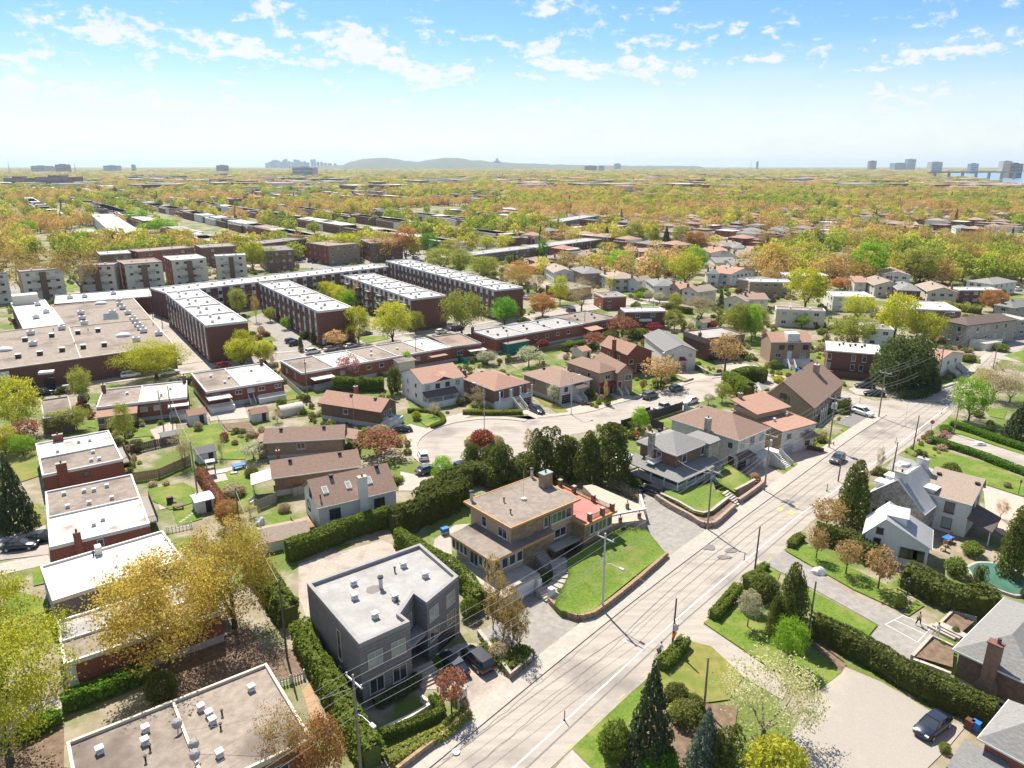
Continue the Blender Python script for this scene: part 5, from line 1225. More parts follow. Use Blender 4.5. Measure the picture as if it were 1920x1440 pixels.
for kind, pts in (('curb', ((-123.09,171.43), (-119.48,174.26), (-116.06,177.92), (-112.37,180.96), (-108.16,183.30), (-123.57,197.70), (-119.4,200.5), (-128.77,194.13), (-132.88,188.99))),
                  ('unit', ((-127.57,184.09), (-131.5,203.3), (-138.8,225.5), (-133.8,217.6), (-128.9,210.2), (-137.9,247.0), (-134.1,240.3), (-129.8,233.9), (-123.7,225.5), (-118.1,217.6), (-115.2,213.3), (-111.6,207.8), (-108.5,203.3), (-105.77,199.54), (-129.2,226.6), (-102.52,188.99), (-99.68,195.90), (-136.36,196.80))),
                  ('dome', ((-142.3,243.5), (-109.21,195.01), (-131.56,178.67))), ('pipe', ((-122.8,201.4), (-133.4,202.3), (-107.7,209.2), (-116.87,184.89)))):
 for p in pts:
  q = G_(p); me = vent_mesh(kind); place(me.name.split('.')[0], me, h.root, (q[0], q[1], 6.07), 0)
q = G_((-125.4,218.7)); b = MB(); b.add([(q[0] - 2, q[1] - 1.5, 6.1), (q[0] + 2, q[1] - 1.5, 6.1), (q[0] + 2, q[1] + 1.5, 6.1), (q[0] - 2, q[1] + 1.5, 6.1), (q[0] - 2, q[1], 7.8), (q[0] + 2, q[1], 7.8)], [(0, 1, 5, 4), (2, 3, 4, 5), (3, 0, 4), (1, 2, 5)]); b.build('skylight', 'glass_pale', h.root)
q0, q1 = G_((-112.37,161.43)), G_((-109.71,163.22))
h.block('door_canopy', q0[0], q1[0], min(out[1][1], out[2][1]) - 1.6, min(out[1][1], out[2][1]) + .4, 4.4, 4.9, 'trim_white')
h.block('loading_door', q0[0] + .6, q1[0] - .4, min(out[1][1], out[2][1]) - .15, min(out[1][1], out[2][1]) + .3, 0, 3.0, 'door_dark')
h.block('sign_panel', out[1][0] - 4.5, out[1][0], out[1][1] - .6, out[1][1] - .1, 3.2, 5.6, 'trim_white')
h = House('white_roof_hall', 'low hall with plain white roof adjoining the long brick building', 'building', (-175.8,246.7), (-142.0,202.3), (-135.2,210.1), 6.0, 0, 'brick_dark', 'flat', 'white_roof_clean', 'trim_white', short='the white roofed hall')
h.block('penthouse', .5, 8, h.D - 6, h.D - 1, 5.7, 9.0, 'stucco_cream'); h.vent('unit', (.45, .35), (.8, .5), (.7, .8))
h = House('white_roof_hall', 'long grey and white roofed wing at the back of the brick building', 'building', (-181.0,255.2), (-158.9,244.0), (-132.1,259.7), 6.0, 0, 'brick_dark', 'flat', 'white_roof', 'trim_grey', short='the back wing roof')
h.vent('unit', (.3, .5), (.6, .6), (.15, .5))
def strips(h, f, n, zs, w=1.15, hh=1.5):
 """tall white window strips of the apartment blocks"""
 i = 0
 for k in range(n):
  t = (k + .5) / n
  loc, rz = h.at(f, t, 0, .03)
  b = MB(); b.box(-w / 2, w / 2, -.06, .05, zs[0] - hh / 2 - .5, h.h - .5)
  o = place('window_strip', CACHE.setdefault(('strip', w, h.h), None) or b.mesh('window_strip', 'trim_white'), h.root, loc, rz)
  CACHE[('strip', w, h.h)] = o.data
  for z in zs:
   km = ('spane', w, hh)
   if km not in CACHE:
    p = MB(); p.box(-w / 2 + .12, w / 2 - .12, -.09, -.062, -hh / 2, hh / 2); CACHE[km] = p.mesh('pane', 'glass')
   place('pane', CACHE[km], o, (0, 0, z))
blocks = (('A', (-118.6,241.3), (-82.75,188.29), (-74.84,196.18), 'flat roofed brick apartment block nearest the long low building', 'the first apartment block', 4),
          ('B', (-93.3,261.2), (-57.6,207.9), (-49.2,215.2), 'brick apartment block with a pink mural on its end wall', 'the pink mural block', 4),
          ('C', (-66.2,279.4), (-32.4,228.4), (-22.5,235.7), 'brick apartment block with balconies and a blue mural', 'the blue mural block', 5),
          ('D', (-57.3,324.4), (-5.6,245.5), (3.0,253.2), 'longest brick apartment block, farthest of the parallel white roofs', 'the longest apartment block', 8))
for nm, A, B, Cc, lb, sh, n in blocks:
 h = House('apartment_block', lb, 'apartment block', A, B, Cc, 10.5, 0, 'brick_dark', 'flat', 'white_roof', 'trim_white', parapet=.45, short=sh, group=None)
 strips(h, 'l', n * 3, (1.9, 4.7, 7.5), 1.5, 1.5)
 for k in range(1, n): h.block('roof_divider', .2, h.L - .2, h.D * k / n - .15, h.D * k / n + .15, 10.26, 10.68, 'trim_white')
 for k in range(n):
  for u, v in ((.25, .3), (.5, .6), (.75, .35), (.35, .8)): place('roof_vent', vent_mesh('box'), h.root, (u * h.L, (k + v) / n * h.D, 10.25), 0, (1.2, 1.2, 1.2))
 if nm == 'C':
  for k in range(6):
   for z in (2.6, 5.4, 8.2):
    y = h.D * (k + .5) / 6
    h.block('balcony', -1.3, -.02, y - 1.6, y + 1.6, z - .15, z, 'concrete'); h.railing([(-.1, y - 1.6), (-1.25, y - 1.6), (-1.25, y + 1.6), (-.1, y + 1.6)], z, .9, gap=.5)
 if nm == 'B':
  h.block('mural', h.L * .04, h.L * .96, -.05, -.006, 0, 3.4, 'awning_red')
  for x, z, w, m in ((.2, .4, .3, 'siding_white'), (.45, 1.2, .3, 'stucco_cream'), (.72, .5, .22, 'glass_pale')): h.block('mural_patch', h.L * (x - w / 2), h.L * (x + w / 2), -.07, -.052, z, z + 1.9, m)
h = House('apartment_block', 'long cross block with white roof closing the apartment courtyard', 'apartment block', (-130.3,256.9), (-121.2,246.5), (-54.2,313.7), 9.5, 0, 'brick_dark', 'flat', 'white_roof', 'trim_white', parapet=.4, short='the courtyard cross block')
strips(h, 'r', 22, (1.9, 4.6, 7.2), 1.5, 1.4)
for k in range(14):
 x = h.L * (k + .5) / 14
 h.block('balcony', x - 1.6, x + 1.6, -1.3, -.02, 5.3, 5.45, 'concrete'); h.railing([(x - 1.6, -.1), (x - 1.6, -1.25), (x + 1.6, -1.25), (x + 1.6, -.1)], 5.45, .9, gap=.6)
for k in range(22): place('roof_vent', vent_mesh('box'), h.root, ((k + .5) / 22 * h.L, h.D * R.uniform(.3, .7), 9.25), 0, (1.2, 1.2, 1.2))
# --- small apartment houses behind
for A, B, Cc, w1, w2, rm, lb in (((-174.8,316.5), (-164.2,302.5), (-153.3,312.7), 'stucco_cream', 'brick', 'brown_roof', 'cream fronted walk-up with brick side behind a round pale tree'),
                             ((-161.0,330.6), (-150.3,315.7), (-140.0,326.4), 'stucco_cream', 'brick', 'white_roof_clean', 'cream fronted walk-up with grey stair bay and white roof'),
                             ((-143.4,335.3), (-136.9,330.8), (-124.9,336.4), 'stucco_cream', 'brick', 'white_roof_clean', 'cream fronted walk-up with balconies at the row end'),
                             ((-189.2,305.3), (-181.8,298.3), (-168.3,301.8), 'stucco_cream', 'brick_tan', 'brown_roof', 'tan walk-up partly hidden by two bare brown trees'),
                             ((-200.3,285.1), (-193.6,280.4), (-182.7,289.9), 'stucco_cream', 'brick_tan', 'brown_roof', 'tan walk-up with arched stair bay behind brown trees'),
                             ((-207.1,270.1), (-204.9,270.1), (-197.8,278.9), 'stucco_cream', 'brick_tan', 'brown_roof', 'cream walk-up cut by the frame edge'),
                             ((-208.9,361.3), (-200.7,349.6), (-189.1,356.6), 'brick_brown', 'brick_brown', 'white_roof', 'brown walk-up with white bay windows in the second row'),
                             ((-196.8,373.7), (-188.2,361.3), (-168.7,381.6), 'brick', 'brick', 'brown_roof', 'long red brick walk-up in the second row'),
                             ((-174.3,395.2), (-164.1,379.5), (-148.2,387.9), 'brick_brown', 'brick_brown', 'gravel_roof', 'brown walk-up with dark dotted roof in the second row'),
                             ((-147.8,414.7), (-139.3,397.8), (-122.0,428.3), 'brick_dark', 'brick_dark', 'gravel_roof', 'dark brick walk-up behind two slim green trees'),
                             ((-136.2,385.9), (-124.8,364.2), (-111.0,367.7), 'brick_brown', 'brick_tan', 'gravel_roof', 'brown end walk-up beside the car park'),
                             ((-115.9,406.0), (-99.2,388.2), (-81.8,397.8), 'brick_tan', 'brick', 'brown_roof', 'brick corner block with balconies left of the orange tree'),
                             ((-91.1,428.3), (-79.2,401.9), (-62.6,410.3), 'brick_brown', 'brick_dark', 'brown_roof', 'brick corner block with balconies behind the orange tree'),
                             ((28.9,590.1), (37.5,570.0), (77.7,646.9), 'siding_grey', 'siding_grey', 'grey_roof', 'grey modern flats beside the red brick slab'),
                             ((54.6,586.5), (64.6,574.2), (69.3,582.3), 'brick_brown', 'brick', 'gravel_roof', 'red brick slab end wall in the middle distance'),
                             ((366.2,1346.4), (395.9,1296.1), (425.5,1315.8), 'stucco_white', 'siding_grey', 'white_roof_clean', 'white and grey modern flats beyond the bungalows'),
                             ((-387.7,671.2), (-258.4,469.4), (-254.1,495.5), 'stucco_white', 'siding_white', 'white_roof', 'long white sided terrace running away on the left')):
 h = House('walk_up_flats', lb, 'apartment block', A, B, Cc, 9.0 if 'terrace' in lb or 'beyond' in lb else 9.5 if 'grey modern' in lb else 12 if 'cream' in lb or 'tan walk' in lb else 10.5, 0, w1, 'flat', rm, 'trim_white' if 'white' in rm else 'trim_grey', parapet=.3, near=False, wall2=w2, short=None)
 n = max(2, int(h.L / 3.4)); st = 4 if h.h > 11 else 3
 h.rows('r', min(n, 9), [h.h * (k + .5) / st for k in range(st)], 1.4, 1.2, .04, skip=.1)
 nl = min(8, max(1, int(h.D / 5)))
 h.rows('l', nl, [h.h * (k + .5) / st for k in range(st)], 1.0, 1.2, .04, skip=.1)
 if 'cream' in lb or 'tan' in lb:
  h.block('stair_bay', h.L * .42, h.L * .58, -.3, -.02, 0, h.h - .8, 'brick_brown')
  for t in (.3, .7):
   for z in (4.2, 8.0): h.block('balcony', h.L * t - 1.3, h.L * t + 1.3, -1.2, -.02, z - .15, z, 'concrete'); h.railing([(h.L * t - 1.3, -1.15), (h.L * t + 1.3, -1.15)], z, .9, 'trim_dark', .5)
 h.vent('box', (.3, .5), (.7, .5))
# --- bungalows and duplexes of the middle distance
def small(kind, A, B, Cc, h_, wall, rmat, rise=1.6, axis='x'):
 nm = {'hip': 'hip_roof_bungalow', 'gable': 'gable_bungalow', 'flat': 'flat_roof_duplex'}[kind]
 col = {'shingle_brown': 'brown', 'shingle_orange': 'orange', 'shingle_grey': 'grey', 'shingle_tan': 'tan', 'white_roof': 'white', 'white_roof_clean': 'bright white', 'gravel_roof': 'gravel', 'brown_roof': 'dark', 'grey_roof': 'pale grey'}[rmat]
 wl = {'brick': 'red brick', 'brick_dark': 'dark brick', 'brick_tan': 'tan', 'brick_brown': 'brown brick', 'stucco_white': 'white', 'stucco_cream': 'cream', 'stone_grey': 'stone'}[wall]
 h = House(nm, None, 'house', A, B, Cc, h_, 0, wall, kind, rmat, 'trim_white', inset=.35 if kind != 'flat' else 0, rise=rise, axis=axis, near=False,
              auto='%s %s with %s %s roof' % (wl, 'duplex' if kind == 'flat' else 'house', col, kind), group='houses of the bungalow streets', parapet=.25)
 h.auto()
 if kind == 'flat': h.vent('box', (.3, .5), (.7, .4))
 else:
  h.vent('black', (.35, .5), z=h_ + rise * .9); h.chimney(R.choice([.1, .9]), R.choice([.3, .7]), .7, .7, h_ + rise + .7, 'brick_brown', h_ - .5)
 return h
for a in (
 ('hip', (8.5,385.0), (12.7,372.1), (20.1,381.7), 4, 'brick_brown', 'shingle_brown'), ('hip', (20.2,391.9), (24.6,381.8), (31.2,391.9), 4.4, 'brick_tan', 'shingle_tan'),
 ('gable', (36.7,401.2), (38.4,387.0), (47.3,395.4), 5, 'brick_tan', 'shingle_brown', 1.6, 'y'), ('hip', (10.4,363.0), (14.4,353.1), (21.9,363.0), 4, 'brick', 'shingle_orange'),
 ('gable', (15.3,346.9), (19.0,326.0), (27.6,336.1), 5, 'stucco_white', 'shingle_tan', 1.6, 'y'), ('hip', (26.7,334.1), (31.6,316.6), (41.5,323.9), 6, 'brick_tan', 'shingle_grey', 1.6),
 ('hip', (38.6,320.1), (42.8,304.0), (54.5,310.7), 5.5, 'stucco_cream', 'shingle_tan', 1.8), ('gable', (49.9,305.1), (53.2,300.8), (60.4,307.3), 5, 'stucco_white', 'shingle_tan', 1.4, 'x'),
 ('hip', (56.7,301.9), (57.2,285.6), (67.0,297.6), 5.5, 'stucco_cream', 'shingle_grey', 1.6), ('gable', (63.6,287.5), (65.9,278.0), (72.1,283.7), 5.5, 'brick_tan', 'shingle_orange', 1.6, 'x'),
 ('gable', (69.3,279.9), (71.1,270.9), (80.6,277.3), 5.5, 'stucco_cream', 'shingle_tan', 1.6, 'x'), ('flat', (31.8,273.8), (34.1,263.6), (42.4,268.6), 5, 'brick', 'gravel_roof'),
 ('flat', (14.1,295.1), (22.3,283.4), (33.5,289.2), 4.6, 'brick', 'gravel_roof'), ('hip', (66.6,385.1), (67.2,369.0), (75.4,378.5), 4.4, 'stucco_cream', 'shingle_orange'),
 ('gable', (64.5,434.0), (66.7,417.8), (74.3,425.8), 4.4, 'brick_tan', 'shingle_brown'), ('gable', (72.5,425.8), (73.2,413.9), (81.0,421.7), 4.4, 'brick_tan', 'shingle_tan'),
 ('hip', (76.1,410.0), (77.6,399.0), (85.1,406.3), 4.4, 'brick_dark', 'shingle_brown'), ('gable', (85.8,413.9), (85.9,395.4), (93.6,402.6), 4.4, 'stucco_white', 'shingle_tan', 1.4, 'y'),
 ('gable', (110.3,424.0), (112.1,408.3), (127.0,419.9), 4.6, 'stucco_white', 'shingle_orange'), ('gable', (125.0,460.9), (126.0,442.7), (137.0,454.4), 4.4, 'brick_tan', 'shingle_grey'),
 ('gable', (124.7,412.1), (125.5,397.3), (138.7,406.1), 4.6, 'stucco_white', 'shingle_tan'), ('gable', (103.0,383.5), (103.6,364.4), (115.1,373.7), 4.6, 'stucco_cream', 'shingle_grey'),
 ('gable', (108.5,370.5), (108.8,352.7), (120.2,364.4), 4.6, 'stucco_cream', 'shingle_grey'), ('gable', (96.4,334.4), (97.5,317.0), (111.9,329.3), 5.6, 'stucco_white', 'shingle_orange', 1.6, 'y'),
 ('hip', (88.8,329.0), (87.0,316.6), (93.1,321.4), 6, 'stucco_white', 'shingle_grey'), ('gable', (85.3,269.2), (85.3,256.2), (94.8,265.8), 4.6, 'stucco_cream', 'shingle_tan'),
 ('flat', (101.3,305.1), (100.5,294.4), (111.8,300.8), 6, 'brick_tan', 'gravel_roof'),
 ('flat', (99.8,301.6), (98.4,293.2), (115.0,291.1), 6.2, 'brick_tan', 'white_roof'), ('gable', (85.8,270.3), (85.8,258.7), (94.6,263.6), 5, 'stucco_cream', 'shingle_brown', 1.4, 'x'),
 ('flat', (88.5,241.3), (88.9,235.8), (103.7,231.8), 6, 'stucco_cream', 'brown_roof'), ('flat', (122.0,325.6), (122.0,315.1), (140.3,315.1), 5.4, 'brick_tan', 'white_roof_clean'),
 ('flat', (121.8,273.8), (119.6,261.8), (134.1,260.2), 5.6, 'stucco_white', 'white_roof_clean'), ('gable', (146.4,314.1), (144.2,298.7), (149.8,300.8), 5, 'stucco_cream', 'shingle_orange'),
 ('gable', (150.8,307.3), (148.7,290.6), (161.6,300.8), 5, 'stucco_cream', 'shingle_tan', 1.8, 'y'), ('hip', (157.6,296.7), (152.4,279.2), (162.4,282.9), 5, 'brick_dark', 'shingle_grey'),
 ('gable', (166.4,292.6), (162.0,275.6), (174.7,281.0), 5, 'stucco_cream', 'shingle_tan', 1.8, 'y'), ('flat', (177.4,284.3), (175.4,276.8), (191.9,276.8), 5.4, 'brick_dark', 'white_roof'),
 ('flat', (139.1,253.9), (135.6,237.8), (151.7,240.6), 5.6, 'brick_brown', 'white_roof'), ('flat', (108.8,218.9), (105.7,207.7), (114.5,210.9), 5.6, 'stucco_white', 'gravel_roof'),
 ('hip', (202.7,307.3), (198.5,292.6), (214.4,300.8), 5, 'stucco_white', 'shingle_grey'), ('gable', (171.7,336.1), (167.1,321.1), (180.9,326.0), 5, 'stucco_white', 'shingle_tan', 1.6, 'y'),
 ('gable', (157.7,358.4), (157.9,349.8), (169.8,352.7), 4.6, 'stucco_white', 'shingle_orange'), ('gable', (180.1,440.8), (178.1,424.0), (191.7,432.2), 4.6, 'stucco_cream', 'shingle_tan'),
 ('gable', (171.2,390.3), (168.2,373.7), (180.8,383.5), 4.6, 'stucco_cream', 'shingle_grey'), ('hip', (204.5,483.9), (203.3,468.6), (212.4,475.6), 4.6, 'brick_tan', 'shingle_grey'),
 ('hip', (135.1,456.2), (133.4,434.0), (144.0,447.1), 4.4, 'stucco_white', 'shingle_grey'), ('gable', (140.3,438.3), (138.8,421.7), (147.9,429.9), 4.4, 'stucco_white', 'shingle_orange'),
 ('gable', (111.4,373.7), (112.5,361.4), (123.2,367.4), 4.6, 'stucco_white', 'shingle_grey'), ('gable', (101.0,342.9), (101.6,327.3), (115.7,337.5), 4.8, 'stucco_white', 'shingle_tan', 1.5, 'y'),
 ('flat', (151.4,226.1), (149.2,216.5), (164.1,221.2), 5.6, 'stone_grey', 'white_roof'), ('hip', (176.1,251.0), (173.0,242.3), (185.1,248.0), 5, 'stone_grey', 'shingle_grey'),
 ('flat', (200.0,707.8), (217.8,751.1), (273.3,806.8), 5.5, 'stucco_white', 'white_roof_clean'), ('flat', (301.8,875.5), (294.3,843.6), (325.5,875.5), 5.5, 'stucco_white', 'white_roof'),
 ('flat', (-27.4,406.2), (-22.4,392.9), (12.8,430.4), 5, 'brick_brown', 'grey_roof'), ('flat', (10.9,446.2), (15.1,430.4), (59.7,481.7), 5, 'brick_dark', 'grey_roof'),
 ('hip', (207.3,492.2), (203.5,476.9), (215.4,485.8), 4.6, 'brick_dark', 'shingle_grey'), ('gable', (181.0,439.2), (178.3,424.0), (192.3,436.1), 4.6, 'stucco_cream', 'shingle_orange'),
 ('flat', (418.6,791.3), (403.8,759.2), (429.1,774.9), 5, 'brick_dark', 'grey_roof'), ('hip', (328.1,658.1), (318.9,629.3), (344.4,646.7), 4.6, 'brick_tan', 'shingle_brown'),
 ('gable', (337.0,635.7), (327.8,608.7), (346.1,625.1), 4.6, 'brick', 'shingle_tan'), ('flat', (296.3,546.3), (286.7,523.0), (314.5,538.3), 5, 'brick_tan', 'brown_roof'),
 ('flat', (266.4,477.9), (262.1,463.3), (275.6,465.7), 5, 'stucco_cream', 'white_roof_clean'), ('hip', (360.1,595.1), (349.7,571.3), (369.0,585.7), 4.6, 'stucco_white', 'shingle_grey'),
 ('gable', (112.1,428.9), (112.5,406.9), (125.6,419.1), 4.6, 'stucco_white', 'shingle_orange', 1.4, 'y'), ('gable', (123.4,461.4), (125.7,439.2), (145.8,455.6), 4.6, 'brick_tan', 'shingle_tan'),
 ('gable', (122.6,405.1), (122.9,392.0), (136.1,400.6), 4.6, 'stucco_white', 'shingle_tan'), ('gable', (176.2,400.6), (173.8,387.8), (186.0,394.6), 4.6, 'brick_tan', 'shingle_grey')):
 small(*a)
# ---------------------------------------------------------------- trees
def quad_cloud(b, rng, pts, size, flat=0.0, jitter=0.35):
 """many small leaf-clump faces at pts (position, outward direction)"""
 v, f = b.v, b.f
 for p, d in pts:
  s = size * (1 + rng.uniform(-jitter, jitter))
  n = Vector((rng.gauss(0, 1), rng.gauss(0, 1), rng.gauss(0, 1) + flat)) + d * .8
  if n.length < 1e-4: n = Vector((0, 0, 1))
  n.normalize()
  u = n.orthogonal().normalized()
  a = rng.uniform(0, 6.28)
  w = n.cross(u)
  u2 = u * math.cos(a) + w * math.sin(a); w2 = n.cross(u2)
  o = len(v)
  k = rng.uniform(.55, 1.0)
  v.append(tuple(p - u2 * s)); v.append(tuple(p + w2 * s * k)); v.append(tuple(p + u2 * s)); v.append(tuple(p - w2 * s * k * .8))
  f.append((o, o + 1, o + 2, o + 3)); b.m.append(0)
def limb(b, rng, p, d, l, r, depth, tips, spread=.7, up=.25):
 n = 4
 pts = [p]; rad = [r]
 q = p.copy(); dd = d.copy()
 for i in range(n):
  dd = (dd + Vector((rng.gauss(0, .12), rng.gauss(0, .12), rng.gauss(0, .08) + up * .12))).normalized()
  q = q + dd * (l / n)
  pts.append(q.copy()); rad.append(r * (1 - .16 * (i + 1)))
 b.tube([tuple(x) for x in pts], rad, 5 if depth > 1 else 3, 0, False)
 if depth <= 0:
  tips.append(q.copy()); return
 for k in range(rng.choice([2, 3, 3])):
  e = Vector((rng.gauss(0, 1), rng.gauss(0, 1), rng.gauss(.25, .6))).normalized()
  nd = (dd + e * spread).normalized()
  limb(b, rng, pts[rng.choice([2, 3, 4])], nd, l * rng.uniform(.55, .78), rad[-1] * .7, depth - 1, tips, spread, up)
def deciduous(seed, leaves, size, base=.28, depth=3, trunk_r=.028, clus=.075, full=.5):
 """unit tree: 1 high, about 1 wide"""
 rng = random.Random(seed)
 t = MB(); tips = []
 t.tube([(0, 0, -.02), (.004, .003, base * .5), (0, 0, base)], [trunk_r * 1.25, trunk_r, trunk_r * .85], 7, 0, False)
 for k in range(rng.choice([4, 5, 6])):
  a = k * 2.4 + rng.uniform(-.3, .3)
  el = rng.uniform(.5, 1.25)
  limb(t, rng, Vector((0, 0, base * rng.uniform(.8, 1.0))), Vector((math.cos(a) * math.cos(el), math.sin(a) * math.cos(el), math.sin(el))), rng.uniform(.24, .34), trunk_r * .55, depth - 1, tips)
 cl = []
 lobes = [(rng.uniform(0, 6.28), rng.uniform(-.4, 1.2), rng.uniform(-.16, .16)) for _ in range(7)]
 def rad(d):
  s = 1.0
  az, el = math.atan2(d.y, d.x), math.asin(max(-1, min(1, d.z)))
  for a, e, w in lobes:
   c = math.cos(az - a) * math.cos(el) * math.cos(e) + math.sin(el) * math.sin(e)
   if c > .4: s += w * (c - .4) / .6
  return s
 cz = (1 + base) / 2 + .02; hz = (1 - base) / 2
 for i in range(int(60 * full) + 60):
  d = Vector((rng.gauss(0, 1), rng.gauss(0, 1), rng.gauss(.15, 1))).normalized()
  r = rng.uniform(.35, 1.0) ** .5 * rad(d) * .93
  cl.append((Vector((d.x * .46 * r, d.y * .46 * r, cz + d.z * hz * r)), d))
 for q in tips:
  d = Vector((q.x, q.y, q.z - cz))
  cl.append((q, d.normalized() if d.length > .01 else Vector((0, 0, 1))))
 pts = []
 per = max(1, leaves // len(cl))
 for c, d in cl:
  for j in range(per):
   o = Vector((rng.gauss(0, clus), rng.gauss(0, clus), rng.gauss(0, clus * .6)))
   pts.append((c + o, (o + d * .05).normalized() if o.length > 0 else d))
 cr = MB()
 quad_cloud(cr, rng, pts, size, flat=.6)
 return t, cr
def conifer(seed, leaves, size, taper=1.0, base=.06, layered=True):
 rng = random.Random(seed)
 t = MB(); t.tube([(0, 0, -.02), (0, 0, .5), (0, 0, .97)], [.022, .014, .004], 6, 0, False)
 cr = MB(); pts = []
 for i in range(leaves):
  z = base + (1 - base) * (1 - math.sqrt(rng.random() * .98 + .0004))
  rel = (1 - (z - base) / (1 - base)) ** taper
  a = rng.uniform(0, 6.28)
  if layered:
   k = round(z * 16 + math.sin(a * 3 + seed) * .4)
   w = .82 + .26 * math.sin(a * 7 + k * 2.3)
   z += (rng.random() ** 2) * -.02
  else:
   w = 1.0 + .2 * math.sin(a * 3 + seed) * math.sin(z * 14 + seed)
  r = .5 * rel * w * rng.uniform(.55, 1.0) ** .6 + .012
  p = Vector((math.cos(a) * r, math.sin(a) * r, z - (r * .18 if layered else 0)))
  pts.append((p, Vector((math.cos(a), math.sin(a), .3))))
 quad_cloud(cr, rng, pts, size, flat=.2)
 return t, cr
def bushy(seed, leaves, size, lump=.22, flatb=0.0):
 """rounded shrub or cedar: unit height, unit width, leaves down to the ground"""
 rng = random.Random(seed)
 t = MB(); t.tube([(0, 0, -.02), (0, 0, .6)], [.04, .015], 6, 0, False)
 for k in range(5):
  a = k * 1.26; t.tube([(0, 0, .1), (.18 * math.cos(a), .18 * math.sin(a), .5)], [.02, .006], 4, 0, False)
 cr = MB(); pts = []
 for i in range(leaves):
  d = Vector((rng.gauss(0, 1), rng.gauss(0, 1), rng.gauss(0, 1))).normalized()
  r = (rng.uniform(.3, 1.0) ** .4) * (1 + lump * noise.noise(d * 2.2 + Vector((seed, 0, 0))))
  z = .5 + d.z * .5 * r
  if z < .02: z = .02 + rng.random() * .1
  w = .5 * (1 - .25 * max(0, z - .4))
  pts.append((Vector((d.x * w * r, d.y * w * r, z)), d))
 quad_cloud(cr, rng, pts, size)
 return t, cr
def cedar(seed, leaves, size):
 rng = random.Random(seed)
 t = MB(); t.tube([(0, 0, -.02), (0, 0, .9)], [.03, .006], 6, 0, False)
 stems = [(rng.uniform(-.2, .2), rng.uniform(-.2, .2), rng.uniform(.72, .98), rng.uniform(.26, .36)) for _ in range(6)] + [(0, 0, 1.0, .4)]
 cr = MB(); pts = []
 for i in range(leaves):
  x, y, hh, w = rng.choice(stems)
  z = hh * rng.random() ** .8
  rel = max(.06, (1 - z / hh) ** .42) * min(1, .7 + z * 2.0)
  a = rng.uniform(0, 6.28)
  r = w * rel * (1 + .22 * math.sin(a * 4 + z * 19)) * rng.uniform(.6, 1) ** .4
  pts.append((Vector((x + r * math.cos(a), y + r * math.sin(a), z)), Vector((math.cos(a), math.sin(a), .5))))
 quad_cloud(cr, rng, pts, size)
 return t, cr
PROTO = {}
def protos(key, fn, seeds, leafm, barkm='bark'):
 L_ = []
 for sd in seeds:
  t, c = fn(sd)
  L_.append((t.mesh('trunk', barkm), c.mesh('crown', leafm)))
 PROTO[key] = L_
protos('maple_near', lambda s: deciduous(s, 19000, .0086, .14, 4, .028, .05, 1.7), (1, 2, 3), 'leaf_gold')
protos('maple', lambda s: deciduous(s, 6800, .0155, .13, 3, .026, .055, .8), (11, 12, 13, 14, 15), 'leaf_yellow')
protos('bare', lambda s: deciduous(s, 5200, .0105, .16, 4, .026, .05, .7), (21, 22, 23), 'leaf_twig', 'bark_pale')
protos('small', lambda s: deciduous(s, 1500, .028, .3, 2, .026, .06, .6), (31, 32, 33), 'leaf_olive')
protos('poplar', lambda s: deciduous(s, 3000, .017, .06, 3, .03, .04, .6), (41, 42), 'leaf_olive', 'bark_pale')
protos('spruce', lambda s: conifer(s, 5200, .022, .95), (51, 52), 'leaf_spruce')
protos('cedar', lambda s: cedar(s, 7000, .02), (61, 62, 63), 'leaf_cedar')
protos('bush', lambda s: bushy(s, 2600, .034), (71, 72, 73), 'leaf_hedge')
protos('pine', lambda s: bushy(s, 5200, .022, .5), (81, 82), 'leaf_pine')
